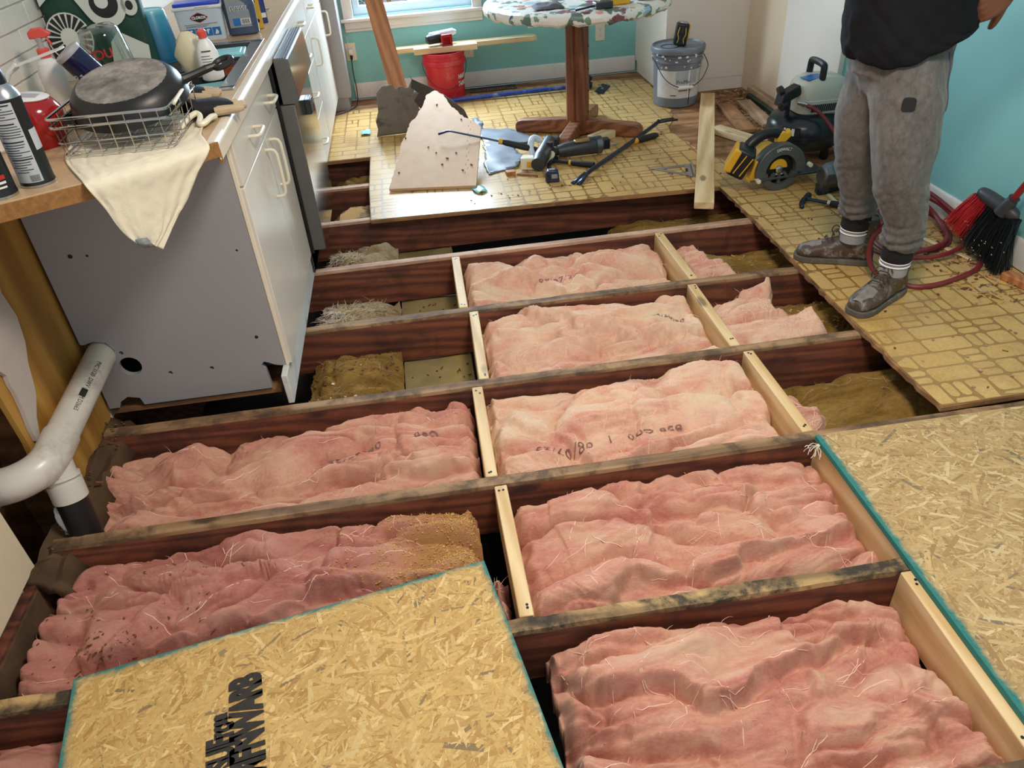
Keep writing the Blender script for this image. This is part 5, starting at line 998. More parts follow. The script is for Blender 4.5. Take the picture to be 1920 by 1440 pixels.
# round table
CX, CY = .940, 4.46; TA = math.radians(-27)
root = thing('round_table', 'round pedestal table with floral elastic cloth and four oak feet', 'table', (CX, CY, FZ), (0, 0, 0))
t = NT('floral_cloth'); v0 = t.obj(rand=False)
w = t.n('VectorMath', operation='ADD'); nn_ = t.n('TexNoise'); nn_.inputs['Scale'].default_value = 18; nn_.inputs['Detail'].default_value = 3; t.l(v0, nn_.inputs['Vector']); sc_ = t.n('VectorMath', operation='SCALE'); sc_.inputs['Scale'].default_value = .16; t.l(nn_.outputs['Color'], sc_.inputs[0]); t.l(v0, w.inputs[0]); t.l(sc_.outputs[0], w.inputs[1]); v = w.outputs[0]
c = t.ramp(t.noise(v, 7, 4), [(.35, srgb(228, 220, 206)), (.65, srgb(238, 232, 222))])
for scale, size, colr, rnd_, ox in ((9, .36, srgb(60, 98, 84), 1, 0), (13, .30, srgb(96, 132, 100), 1, 5), (7, .28, srgb(122, 48, 74), 1, 9), (7, .22, srgb(44, 62, 132), 1, 13), (6.5, .24, srgb(224, 142, 112), 1, 17), (6, .26, srgb(160, 186, 212), 1, 21), (5.5, .17, srgb(206, 180, 96), 1, 29)):
    vo = t.n('TexVoronoi'); mp = t.n('Mapping'); mp.inputs[1].default_value = (ox, ox * .7, ox * .3); t.l(v, mp.inputs[0]); t.l(mp.outputs[0], vo.inputs['Vector']); vo.inputs['Scale'].default_value = scale
    c = t.mix(t.ramp(vo.outputs['Distance'], [(size * .86, G(.92)), (size, G(0))]), c, colr)
t.col(c); t.set(Roughness=.38); M['floral'] = t.m
P = []; R0 = .505
for rr, zz, wv in ((.0, .742, 0), (.25, .742, 0), (.44, .741, 0), (.485, .739, .002), (.505, .729, .004), (.512, .712, .006), (.508, .694, .008), (.494, .682, .010), (.46, .680, .010), (.30, .690, 0)):
    P.append([(rr * math.cos(a), rr * math.sin(a), zz + wv * (math.sin(a * 23) * .5 + math.sin(a * 37 + 1) * .4)) for a in [2 * PI * k / 96 for k in range(96)]])
m = MB(); m.grid(P, wrap=True); m.build('tablecloth', 'floral', root); m = MB(); m.lathe([(.47, .705), (.47, .735)], 48); m.build('tabletop', 'oak_x', root)
m = MB(); hw_ = .050; pl = []
for k in range(4):
    a = TA + k * PI / 2; ca, sa = math.cos(a), math.sin(a)
    for x, y in ((hw_, -hw_), (hw_ + .012, -.026), (hw_ + .012, -.008), (hw_ + .002, 0), (hw_ + .012, .008), (hw_ + .012, .026)): pl.append((x * ca - y * sa, x * sa + y * ca))
m.prism(pl, .012, .69); m.build('post', 'oak', root, bevel=.002)
m = MB(); m.bb((-.16, -.03, .668), (.16, .03, .69)); m.bb((-.03, -.16, .668), (.03, .16, .69)); m.build('bracket', 'dark', root)
m = MB()
for k in range(5): m.lathe([(.005, 0), (.005, .003), (.002, .004)], 8, T(.064 * math.cos(TA) , .064 * math.sin(TA), .13 + k * .12, 0, PI / 2, TA))
tag(m.build('bolt', 'black', root), kind='stuff')
for k in range(4):
    a = TA + k * PI / 2; L = .385 if k != 3 else .33; pr = [(.045, .012), (L - .02, .0), (L - .006, .008), (L, .028), (L - .004, .052), (L - .018, .068), (L - .045, .076), (.045, .092)]
    m = MB(); m.prism(pr, -.034, .034, None, Matrix.Rotation(a, 4, 'Z') @ Matrix(((1, 0, 0, 0), (0, 0, -1, 0), (0, 1, 0, 0), (0, 0, 0, 1)))); m.build('foot', 'oak_x', root, bevel=.008, seg=3)
TZ = FZ + .7425
M['greycloth'] = plain('dark_grey_cloth', srgb(96, 94, 96), .9, 0, .2, 20, .5, 120)
m = MB(); rd = random.Random(3); m.grid([[(.66 + .022 * i, 4.13 + .03 * j, TZ + .002 + (.03 * rd.random() if 0 < i < 7 and 0 < j < 5 else 0)) for j in range(6)] for i in range(8)]); o = m.build('cloth_heap', 'greycloth', None, off=(.73, 4.2, TZ), solid=.003, sub=1); tag(o, 'crumpled dark grey cloth at left side of the round table', 'cloth')
root = thing('cordless_tool', 'yellow cordless tool with dark battery lying on the round table', 'power tool', (1.02, 4.08, TZ), (0, 0, .15)); m = MB(); m.box((.06, .03, .035), (.12, .075, .07)); m.box((0, .05, .04), (.06, .06, .05)); m.build('tool_body', 'yellow', root, bevel=.008, seg=3); m = MB(); m.box((-.04, -.03, .016), (.09, .06, .032)); m.build('battery', 'dark', root, bevel=.006); m = MB(); m.tube([(-.08, -.03, .015), (-.19, -.05, .008)], .005, 8); m.build('drill_bit', 'darksteel', root)
root = thing('hand_tool', 'small black gadget at right edge of the round table', 'tool', (1.24, 4.16, TZ), (0, 0, -.3)); m = MB(); m.box((0, 0, .014), (.09, .035, .028)); m.build('body', 'black', root, bevel=.006); m = MB(); m.box((.01, 0, .0285), (.04, .02, .002)); m.build('face', 'steel', root)
# red bucket and boards
root = thing('red_bucket', 'red plastic pail with white lettering under two offcut boards', 'bucket', (.237, 5.572, FZ)); off = None
M['redpail'] = plain('scuffed_red_pail', srgb(198, 36, 52), .38, 0, .05, 8, 0, 60, .5, srgb(226, 170, 170), .35)
m = MB(); m.lathe([(.118, 0), (.124, .004), (.126, .012), (.138, .222), (.147, .226), (.151, .234), (.151, .252), (.147, .260), (.143, .262), (.1435, .282), (.148, .286), (.149, .302), (.146, .308), (.140, .308), (.138, .30), (.122, .02), (0, .016)], 40, cap=False); m.build('pail', 'redpail', root)
tx = text('HARBOR', .040, 'white', root, T(0, .023, 0), 'pail_lettering', .0018, ext=0, sx=.75, align='LEFT'); tx2 = text('FREIGHT', .040, 'white', root, T(0, -.023, 0), 'pail_lettering', .0018, ext=0, sx=.75, align='LEFT')
for q in (tx, tx2):
    for v_ in q.data.vertices:
        x, y, d = v_.co; a = x / .133 + .66; r_ = .126 + (.125 + y - .012) / .21 * .012 + .0012; v_.co = (r_ * math.sin(a), -r_ * math.cos(a), y + .125)
m = MB(); m.tube([(-.152, 0, .243)] + [(-.152 * math.cos(a), -.155 * math.sin(a) * .55 - .10 * math.sin(a), .243 - .15 * math.sin(a)) for a in [PI * k / 14 for k in range(1, 14)]] + [(.152, 0, .243)], .0022, 6); m.build('bail_handle', 'darksteel', root)
M['offcut'] = wood('pale_offcut', srgb(206, 176, 128), srgb(236, 216, 176), 0, 1, .6)
zb = FZ + .3095
m = MB(); m.prism([(-.49, -.045), (.475, -.045), (.485, -.03), (.50, -.02), (.488, .0), (.495, .02), (.478, .045), (-.49, .045)], 0, .030); o = m.build('offcut_board', 'offcut', None, bevel=.002); o.location = (.40, 5.625, zb); o.rotation_euler = (0, 0, .0); tag(o, 'long pale offcut board with splintered end on the red bucket', 'board')
m = MB(); m.box((0, 0, .019), (.43, .085, .038)); o = m.build('offcut_board', 'offcut', None, bevel=.002); o.location = (.255, 5.525, zb); tag(o, 'short pale offcut board in front on the red bucket', 'board')
root = thing('clamp_tool', 'red and black hand tool with square socket resting on the offcut boards', 'power tool', (.235, 5.53, zb + .0385), (0, 0, .25))
m = MB(); m.tube([(-.10, .02, .042), (-.085, .02, .042), (-.02, .02, .046), (.0, .02, .046)], [.024, .031, .034, .030], 14); m.build('nose', 'black', root); m = MB(); m.tube([(-.075, .025, .064), (.09, .03, .070), (.115, .03, .066)], [.020, .022, .012], 12); m.build('housing', 'vinyl', root)
m = MB()
for a_, b_ in (((-.012, -.05, 0), (.062, -.03, .010)), ((-.012, -.05, .010), (.004, -.03, .066)), ((.046, -.05, .010), (.062, -.03, .066)), ((-.012, -.05, .058), (.062, -.03, .072))): m.bb(a_, b_)
m.bb((-.01, -.031, .0), (.06, .02, .055)); m.build('red_foot', 'redenamel', root, bevel=.004)
# floor scraper, vent grille
root = thing('floor_scraper', 'long-handled floor scraper with blue pole lying behind the table', 'scraper', (.6, 5.50, FZ)); off = root.location
M['bluepole'] = plain('blue_painted_pole', srgb(28, 66, 158), .35, 0, .08, 20, 0, 60, .5, srgb(190, 196, 210), .4)
pa = Vector((.145, 5.385, FZ + .02)); pb = Vector((1.135, 5.395, FZ + .026)); m = MB(); m.tube([pa, pb], .0145, 12); m.build('pole', 'bluepole', root, off=off); m = MB(); m.tube([pa + Vector((-.06, 0, 0)), pa + Vector((.02, 0, 0))], .018, 12); m.tube([pb + Vector((-.01, 0, 0)), pb + Vector((.06, .0, 0))], .018, 12); m.build('grip', 'black', root, off=off)
m = MB(); m.box((1.215, 5.385, FZ + .03), (.05, .07, .03), (0, .2, -.25)); m.tube([(1.19, 5.43, FZ + .03), (1.24, 5.43, FZ + .075)], .022, 10); m.build('socket', 'darksteel', root, off=off, bevel=.004)
m = MB(); m.prism([(-.03, -.10), (.03, -.10), (.03, .10), (-.03, .10)], 0, .006, None, T(1.30, 5.33, FZ + .006, 0, .25, -.5)); bl = m.build('blade', 'darksteel', root, off=off, bevel=.001); m = MB()
for y in (-.05, 0, .05): m.lathe([(.008, 0), (.008, .006), (.004, .008)], 8, T(1.29, 5.34 + y, FZ + .018))
tag(m.build('bolt', 'steel', bl, off=off), kind='stuff')
root = thing('vent_grille', 'dark slotted floor vent grille by the back baseboard', 'vent', (.57, 5.655, SUBT + .0004)); m = MB(); m.box((0, -.05, .003), (.34, .008, .006)); m.box((0, .05, .003), (.34, .008, .006)); m.box((-.166, 0, .003), (.008, .1, .006)); m.box((.166, 0, .003), (.008, .1, .006)); m.build('frame', 'dark', root, bevel=.001)
for k in range(18): m = MB(); m.box((-.150 + k * .0178, 0, .0025), (.006, .092, .004), (0, .5, 0)); m.build('slat', 'dark', root)
# orange plank leaning on the window
pA, pB = Vector((-.06, 5.020, FZ)), Vector((-.30, 5.655, 1.53)); d = (pB - pA); root = thing('fir_plank', 'orange-brown fir plank leaning against the window frame', 'plank', pA); yv = Vector((1, 0, 0)); zv = d.normalized(); xv = (yv - zv * yv.dot(zv)).normalized(); nv = zv.cross(xv)
m = MB(); m.prism([(-.055, -.010), (.055, -.010), (.055, .010), (-.055, .010)], .004, d.length); o = m.build('board', 'orange_wood', root, bevel=.002); root.rotation_euler = Matrix((xv, nv, zv)).transposed().to_euler()
# torn floor panel resting on felt-backed sheet
M['felt'] = plain('dark_felt_backing', srgb(74, 68, 62), .75, 0, .12, 4, .2, 60, .4, srgb(128, 118, 106), .8); M['felt_glare'] = plain('glare_tinted_backing', srgb(116, 122, 132), .4, 0, .12, 8, .2, 60, .5, srgb(74, 78, 88), .6)  # second one: flat felt scrap tinted blue-grey for the glare lying on it
fp = [(-.253, .081), (-.239, .124), (-.245, .165), (-.222, .225), (-.215, .325), (-.195, .345), (-.175, .363), (-.15, .362), (-.115, .366), (-.104, .338), (-.085, .348), (-.065, .352), (-.045, .34), (-.026, .337), (-.012, .36), (.002, .382), (.039, .36), (.10, .33), (.171, .287), (.24, .24), (.284, .205), (.32, .116), (.30, .09), (.245, .083), (.018, .081), (-.12, .085)]
fp = [(x * 1.03, .0205 + (z - .081) * 1.05) for x, z in fp]
from mathutils.geometry import tessellate_polygon, delaunay_2d_cdt
def sheet(outline, fn, name, mat, parent=None, off=None, th=.003, step=.03, **k):
    xs = [p[0] for p in outline]; ys = [p[1] for p in outline]; pts = [Vector(p) for p in outline]; n = len(pts)
    x = min(xs) + step / 2
    while x < max(xs):
        y = min(ys) + step / 2
        while y < max(ys):
            if inside((x, y), outline): pts.append(Vector((x, y)))
            y += step
        x += step
    vo, ed, fa, *_ = delaunay_2d_cdt(pts, [(i, (i + 1) % n) for i in range(n)], [list(range(n))], 1, 1e-5)
    m = MB(); m.add([fn(p.x, p.y) for p in vo], [tuple(f) for f in fa]); return m.build(name, mat, parent, off=off, solid=th, **k)
def feltfn(x, z):
    u = max(0, x + .01); return (x, 4.83 - .25 * max(0, -x - .05) * 0 - 1.1 * u * u + .02 * math.sin(x * 9) + .08 * max(0, .12 - (z - .02)) ** 1.0 * 0, z)
root = thing('flooring_scrap', 'grey and black felt-backed flooring scrap standing upright behind the pink-beige panel', 'flooring scrap', (0, 4.83, FZ)); off = root.location
M['felt_grey'] = plain('grey_felt_backing', srgb(124, 116, 106), .75, 0, .08, 20, .2, 60, .4, srgb(52, 48, 46), .85)
lf = [(x, z) for x, z in fp if x < .004] + [(.004, .37), (.004, .0205)]; lf = [q for q in fp[:16] if q[0] < .004] + [(.02, .30), (-.005, .25), (.03, .21), (.02, .16), (.06, .12), (.03, .0205), (-.12, .0235)]
rt = [(-.012, .36 * 1.0)] + [q for q in fp if q[0] >= .0 and q[1] > .035] + [(.02, .10), (.03, .16), (-.0, .21), (.03, .25), (-.01, .29), (.0, .33)]
sheet(lf, feltfn, 'grey_backing', 'felt_grey', root, off, .0028); sheet([q for q in rt], lambda x, z: (x, feltfn(x, z)[1] - .006, z), 'black_flap', 'felt', root, off, .0028)
BPn = Vector((-.3 * .19, -.3, 1)).normalized(); xb_ = Vector((1, 0, .057)).normalized(); yb_ = BPn.cross(xb_); Rb = Matrix((xb_, yb_, BPn)).transposed(); b0 = Vector((-.191, 3.848, .0375))
bp = [(-.191, 3.848, .03), (.256, 3.763, .03), (.346, 4.243, .179), (.304, 4.314, .198), (.263, 4.356, .208), (.201, 4.487, .244), (.173, 4.603, .277), (.125, 4.66, .292), (.074, 4.63, .28), (.052, 4.555, .256), (.025, 4.494, .236), (-.012, 4.416, .211), (-.039, 4.388, .201), (-.071, 4.282, .167), (-.106, 4.195, .139), (-.124, 4.106, .111), (-.147, 4.02, .084)]
pl2 = [((Vector(p) - Vector(bp[0])).dot(xb_), (Vector(p) - Vector(bp[0])).dot(yb_)) for p in bp]; random.seed(5); pl2 = ragged(pl2, set(range(2, 17)), .004, .018)
M['particle'] = plain('pink_beige_particleboard', srgb(212, 176, 142), .7, 0, .06, 20, .1, 200, .4, srgb(204, 150, 90), .35)  # orange patches put a warm shadow tone into the board colour
root = thing('floor_panel_scrap', 'pink-beige torn floor panel leaning up from the linoleum', 'panel', b0); root.rotation_euler = Rb.to_euler(); m = MB(); m.prism(pl2, -.016, 0, 0); m.build('panel', 'particle', root)
m = MB(); rd = random.Random(3)
for k in range(13):
    x, y = rd.uniform(.02, .45), rd.uniform(.02, .75)
    if inside((x, y), pl2): m.box((x, y, .003), (rd.uniform(.004, .016), rd.uniform(.004, .009), .005), (rd.random() * .5, rd.random() * .5, rd.uniform(0, 3)))
tag(m.build('wood_chips', 'crumb', root), kind='stuff')
m = MB()
for k in range(14): m.box((.405 + .085 * k / 14 * 1.0 + (k % 2) * .012, .03 + k * .034, .0004), (.002, .014, .0006), (0, 0, -.2))
m.build('staple_line', 'crumb', root)
ff = [(.37, 4.979), (.41, 4.87), (.388, 4.73), (.47, 4.70), (.54, 4.687), (.60, 4.60), (.635, 4.546), (.689, 4.423), (.607, 4.371), (.555, 4.40), (.53, 4.30), (.565, 4.15), (.52, 4.03), (.472, 3.976), (.40, 3.96), (.34, 3.93), (.33, 4.1), (.36, 4.25), (.37, 4.5), (.33, 4.8)]
random.seed(8); ff = ragged(ff, set(range(20)), .008, .03)
o = sheet(ff, lambda x, y: (x, y, FZ + .004 + .006 * (float(perlin(np.array(x * 9), np.array(y * 9), 3)) + .5)), 'flooring_scrap', 'felt_glare', None, (.47, 4.4, FZ), .003); tag(o, 'torn backing paper with painted bluish glare lying flat right of the beige panel', 'flooring scrap')
for k, (x, y, dx, dy, dz, rz, lab) in enumerate(((.455, 3.905, .05, .04, .022, .1, 'small red-brown wood cube by the torn backing paper'),)):
    m = MB(); m.box((0, 0, dz / 2), (dx, dy, dz)); o = m.build('wood_block', 'orange_wood', None, bevel=.002); o.location = (x, y, FZ); o.rotation_euler = (0, 0, rz); tag(o, lab, 'wood block')
m = MB(); m.prism([(-.05, 0), (0, .022), (.04, -.02), (.055, -.06), (.02, -.035), (-.02, -.02)], 0, .01); o = m.build('wood_splinter', 'dirt_wood', None); o.location = (.535, 3.885, FZ); tag(o, 'flat brown wood splinter beside the red-brown cube', 'splinter')
for x, y, rz, lab in ((.268, 3.735, .3, 'crumpled pale plastic scrap at the near right corner of the beige panel'), (-.33, 4.905, 0, 'curled pale paper scrap left of the upright felt sheet')):
    m = MB(); rd = random.Random(int(x * 100)); m.grid([[(-.03 + .02 * i + rd.uniform(-.004, .004), -.05 + .025 * j, .002 + .012 * rd.random()) for j in range(5)] for i in range(4)]); o = m.build('plastic_scrap', 'aqua', None, solid=.001); o.location = (x, y, FZ); o.rotation_euler = (0, 0, rz); tag(o, lab, 'scrap')
# ------------------------------------------------------------------ hand tools on the linoleum
M['grip'] = plain('black_rubber_grip', srgb(28, 28, 30), .65, 0, .1, 80); M['blade'] = plain('grey_steel_blade', srgb(120, 124, 130), .35, .9, .1, 30); M['bluebar'] = plain('blue_black_bar_steel', srgb(40, 50, 72), .35, .6, .15, 20)
root = thing('pry_bar', 'slim pry bar with black grip lying across the beige panel edge', 'pry bar', (.40, 4.14, FZ + .055)); off = root.location
m = MB(); m.tube(catmull([(.60, 4.075, .085), (.44, 4.105, .135), (.20, 4.16, .196), (.165, 4.17, .203), (.135, 4.175, .198), (.105, 4.18, .190)], 6), [.0075] * 12 + [.0075] * 6 + [.0085] * 6 + [.010] * 6 + [.009], 8, flat=.7); m.build('bar', 'bluebar', root, off=off)
m = MB(); m.tube([(.44, 4.107, .135), (.47, 4.10, .127), (.56, 4.083, .101), (.63, 4.07, .080)], [.013, .017, .018, .014], 12); m.build('grip', 'grip', root, off=off); m = MB(); m.tube([(.425, 4.109, .139), (.445, 4.106, .134)], .0155, 12); m.build('yellow_collar', 'yellow', root, off=off)
def drill(name, lab, loc, rz, tilt=0):
    root = thing(name, lab, 'power tool', loc, (0, 0, rz)); m = MB()
    m.tube([(-.11, 0, .045), (-.06, 0, .047), (.03, 0, .05), (.08, 0, .05)], [.030, .037, .040, .034], 16); m.build('motor_body', 'dark', root)
    m = MB(); m.tube([(.08, 0, .05), (.11, 0, .05), (.14, 0, .05)], [.032, .028, .016], 14); m.build('gear_case', 'blade', root)
    m = MB(); m.tube([(-.03, -.03, .04), (-.04, -.09, .034), (-.045, -.13, .030)], [.022, .020, .024], 12); m.build('pistol_grip', 'grip', root); m = MB(); m.box((-.045, -.16, .034), (.075, .055, .062)); m.build('battery', 'yellow', root, bevel=.007, seg=3)
    m = MB(); m.box((-.02, 0, .088), (.07, .022, .010)); m.build('yellow_flash', 'yellow', root, bevel=.003); return root
# vertical grey nailer-like tool behind pry bar
root = thing('power_tool', 'grey tool with yellow battery standing behind the slim pry bar grip', 'power tool', (.625, 4.02, FZ), (0, 0, -.35))
m = MB(); m.tube([(.02, -.05, .045), (.03, .03, .055), (.035, .12, .07), (.035, .17, .075)], [.040, .044, .036, .030], 16); m.build('motor_body', 'blade', root); m = MB(); m.tube([(.02, -.12, .04), (.02, -.05, .045)], [.036, .042], 14); m.build('end_cap', 'dark', root); m = MB(); m.box((-.035, -.075, .035), (.085, .06, .065)); m.build('battery', 'ivory', root, bevel=.006); m = MB(); m.box((-.022, -.108, .035), (.04, .006, .03)); m.build('yellow_flash', 'yellow', root, bevel=.002)
m = MB(); m.tube(catmull([(-.035, .02, .04), (-.05, .06, .09), (-.04, .10, .11), (-.01, .12, .09)], 5), .018, 10); m.build('handle', 'vinyl', root); m = MB(); m.box((.04, .20, .06), (.09, .05, .05)); m.build('head', 'dark', root, bevel=.008)
root = thing('rotary_hammer', 'black and brass coloured cordless tool lying in front of the table foot', 'power tool', (.86, 4.06, FZ), (0, 0, .08))
m = MB(); m.tube([(-.12, 0, .048), (-.08, 0, .05), (.02, 0, .054), (.10, 0, .054), (.135, 0, .052)], [.030, .038, .044, .047, .034], 18); m.build('motor_body', 'dark', root); m = MB(); m.tube([(.095, 0, .054), (.125, 0, .054)], .0485, 18); m.build('steel_band', 'blade', root)
m = MB(); m.box((.01, -.02, .096), (.085, .035, .014)); m.build('brass_plate', plain('dull_brass', srgb(150, 122, 78), .4, .5), root, bevel=.005)
m = MB(); m.tube(catmull([(-.10, 0, .05), (-.15, .0, .052), (-.165, .0, .075), (-.165, 0, .105)], 5), [.024] * 5 + [.022] * 5 + [.018] * 6, 10); m.build('rear_handle', 'grip', root); m = MB(); m.tube([(-.166, -.024, .045), (-.164, -.034, .045)], .02, 12); m.build('round_cap', 'ivory', root)
m = MB(); m.box((.155, .02, .05), (.05, .05, .055)); m.build('battery_shoe', 'black', root, bevel=.005); m = MB(); m.tube([(.13, .01, .045), (.20, .045, .03), (.25, .075, .02)], [.010, .008, .007], 8); m.build('chuck_rod', 'steel', root)
root = thing('chisel', 'chisel with black and yellow handle pointing at the long wrecking bar', 'chisel', (1.22, 4.17, FZ), (0, 0, .42)); m = MB(); m.tube([(-.09, 0, .014), (-.02, 0, .015)], [.006, .007], 8); m.build('shank', 'blade', root); m = MB(); m.tube([(-.03, 0, .016), (.0, 0, .018)], .0165, 12); m.build('yellow_collar', 'yellow', root); m = MB(); m.tube([(.0, 0, .018), (.04, 0, .019), (.13, 0, .018), (.15, 0, .017)], [.015, .018, .018, .012], 12); m.build('grip', 'grip', root)
def hammer(name, lab, p, q, claw_dir, L_head=.12, gripmat='grip', collar='yellow'):
    p = Vector(p); q = Vector(q); root = thing(name, lab, 'hammer', (p + q) / 2); off = root.location; d = (q - p).normalized(); s = Vector((-d.y, d.x, 0)); m = MB()
    m.tube([p, p + (q - p) * .5], [.008, .009], 8); m.build('shaft', 'darksteel', root, off=off); m = MB(); m.tube([p + (q - p) * .45, p + (q - p) * .5, p + (q - p) * .8, q], [.011, .0145, .0155, .0165], 12); m.build('grip', gripmat, root, off=off)
    m = MB(); m.tube([p + (q - p) * .41, p + (q - p) * .46], .0145, 12); m.build('collar', collar, root, off=off)
    m = MB(); c = claw_dir; m.tube(catmull([p + s * (.045 * c), p + s * (.02 * c), p - s * (.02 * c), p - s * (.06 * c) + d * .006 - Vector((0, 0, .004)), p - s * (.085 * c) + d * .02 - Vector((0, 0, .010))], 4), [.015] * 4 + [.012] * 4 + [.012] * 4 + [.010] * 4 + [.006], 10); m.build('head', 'darksteel', root, off=off); return root
hammer('claw_hammer', 'claw hammer with yellow-banded black grip lying in front of the brass-plated tool', (.70, 4.00, FZ + .016), (.90, 3.865, FZ + .0168), 1)
hammer('claw_hammer', 'black claw hammer with steel rings on its grip by the back boot', (1.728, 3.135, FZ + .017), (1.905, 2.955, FZ + .0168), 1, .12, 'grip', 'steel')
root = thing('tape_measure', 'small blue-black tape measure alone on the linoleum', 'tape measure', (.652, 3.745, FZ), (0, 0, -.12)); m = MB(); m.prism([(-.034, 0), (.034, 0), (.036, .010), (.032, .05), (.020, .062), (-.022, .064), (-.036, .05), (-.036, .012)], -.022, .022, None, T(0, 0, 0, PI / 2)); m.build('case', plain('navy_plastic', srgb(34, 44, 72), .35), root, bevel=.005, seg=3); m = MB(); m.box((.010, -.0232, .034), (.030, .0015, .022)); m.box((0, 0, .0645), (.03, .02, .002)); m.build('silver_label', 'silver', root); m = MB(); m.box((-.02, -.0232, .03), (.014, .0015, .03)); m.build('dark_label', 'black', root)
root = thing('wrecking_bar', 'long blue-black wrecking bar with forked ends in front of the table', 'pry bar', (1.1, 4.0, FZ)); off = root.location; q0 = Vector((.755, 3.66, FZ + .006)); q1 = Vector((1.39, 4.375, FZ + .034)); dd = (q1 - q0).normalized(); ss = Vector((-dd.y, dd.x, 0))
m = MB(); m.tube(catmull([q0 + dd * .10 + Vector((0, 0, .004)), q0 + dd * .2 + Vector((0, 0, .010)), q0.lerp(q1, .6), q1, q1 + dd * .035 + Vector((0, 0, .006))], 5), .0115, 8); m.build('bar', 'bluebar', root, off=off)
for s_ in (-1, 1): m = MB(); m.add([q0 + dd * .12 + ss * (.001 * s_ + .012 * s_) + Vector((0, 0, .014)), q0 + dd * .12 + Vector((0, 0, .014)), q0 + dd * .03 + ss * .003 * s_ + Vector((0, 0, .004)), q0 + ss * .008 * s_, q0 + ss * .026 * s_, q0 + dd * .05 + ss * .025 * s_ + Vector((0, 0, .004))], [(0, 1, 2, 3, 4, 5)]); m.build('fork_tine', 'bluebar', root, off=off, solid=.007)
for s_ in (-1, 1): m = MB(); e0 = q1 + dd * .03; e = Vector((.93, .36, .05)).normalized(); es = Vector((-e.y, e.x, 0)); m.add([e0 + es * .012 * s_, e0 + e * .05 + es * .002 * s_, e0 + e * .13 + es * .010 * s_ - Vector((0, 0, .012)), e0 + e * .13 + es * .026 * s_ - Vector((0, 0, .012)), e0 + e * .05 + es * .024 * s_], [(0, 1, 2, 3, 4)]); m.build('claw_tine', 'black', root, off=off, solid=.009)
root = thing('speed_square', 'silver triangular rafter square lying left of the pine plank', 'square', (1.29, 3.70, FZ), (0, 0, 0)); off = root.location
A_, B_, C_ = (1.178, 3.755), (1.349, 3.585), (1.392, 3.765); m = MB(); inn = [((p[0] * .58 + 1.306 * .42), (p[1] * .58 + 3.70 * .42)) for p in (A_, B_, C_)]
for k in range(3): i, j = k, (k + 1) % 3; P_ = (A_, B_, C_); m.prism([P_[i], P_[j], inn[j], inn[i]], FZ, FZ + .004)
m.build('plate', 'steel', root, off=off); m = MB(); m.bar((B_[0] + .006, B_[1], FZ + .010), (C_[0] + .006, C_[1], FZ + .010), .008, .02); m.build('fence', 'steel', root, off=off); m = MB(); m.bar((1.342, 3.66, FZ + .0042), (1.352, 3.70, FZ + .0042), .012, .001); m.build('black_badge', 'ink', root, off=off)
m = MB(); m.box((0, 0, .021), (.165, .075, .042)); o = m.build('timber_offcut', 'offcut', None, bevel=.002); o.location = (1.045, 4.30, FZ); o.rotation_euler = (0, 0, .62); tag(o, 'short pale timber offcut against the table foot', 'offcut')
# ------------------------------------------------------------------ grey paint bucket
root = thing('paint_bucket', 'grey lidded paint bucket with torn white label by the closet', 'bucket', (1.672, 4.880, FZ)); M['greypail'] = plain('grey_pail_plastic', srgb(112, 120, 132), .4, 0, .05, 8, 0, 60, .5, srgb(206, 208, 212), .25)
m = MB(); m.lathe([(.132, 0), (.138, .004), (.139, .01), (.149, .262), (.158, .266), (.158, .272), (.151, .276), (.151, .296), (.160, .300), (.160, .306), (.152, .310), (.153, .33), (.0, .33)], 44, cap=False); m.build('pail', 'greypail', root)
m = MB(); m.lathe([(.158, .318), (.166, .320), (.168, .332), (.168, .346), (.164, .352), (.158, .353), (.154, .345), (.150, .342), (.0, .342)], 44, cap=False); ld = m.build('lid', 'greypail', root); m = MB(); m.tube([(.055 * math.cos(a) - .055, .055 * math.sin(a), .3425) for a in [2 * PI * k / 24 for k in range(24)]], .003, 6, closed=True); m.build('spout_ring', 'dark', ld)
def arcz(rf, a0, a1, z0, z1, n=20):
    m = MB(); m.grid([[(rf(z) * math.sin(a0 + (a1 - a0) * k / n), -rf(z) * math.cos(a0 + (a1 - a0) * k / n), z) for k in range(n + 1)] for z in (z0, z1)]); return m
rf = lambda z: .139 + .010 * (z - .01) / .252 + .0008
M['paperlabel'] = plain('torn_paper_label', srgb(206, 206, 206), .6, 0, .05, 14, 0, 60, .5, srgb(160, 162, 166), .5)
lb = arcz(rf, -1.25, 1.0, .06, .225).build('label', 'paperlabel', root); rg2 = lambda z: rf(z) + .0008
arcz(rg2, -.35, .62, .145, .222).build('grey_panel', plain('label_grey_panel', srgb(166, 170, 178), .6), root); arcz(lambda z: rf(z) + .0014, -.22, .5, .128, .133).build('label_bar', 'ink', root); arcz(lambda z: rf(z) + .0014, -.2, .35, .105, .109).build('label_bar', 'ink', root); arcz(lambda z: rf(z) + .0014, -.55, -.3, .075, .080).build('label_bar', 'ink', root); arcz(lambda z: rf(z) + .0016, .19, .25, .06, .225).build('paint_drip', 'white', root); arcz(lambda z: rf(z) + .0018, .27, .31, .02, .14).build('paint_drip', 'dark', root)
tx = text('ProMar', .030, 'ink', root, T(0, 0, 0), 'label_lettering', 0, ext=0); wrap_text(tx, .1475, .158)
m = MB(); rd = random.Random(6)
for k in range(22):
    a = rd.uniform(-1.3, 1.2); z = rd.choice([.283, .30, .24, .305]) + rd.uniform(-.008, .008); w_ = rd.uniform(.02, .12); r_ = .1625 if z > .27 else .1515; m.grid([[(r_ * math.sin(a + w_ * q / 3), -r_ * math.cos(a + w_ * q / 3), zz + .002 * math.sin(q * 3 + k)) for q in range(4)] for zz in (z, z + rd.uniform(.004, .012))])
tag(m.build('paint_splashes', 'white', root), kind='stuff')
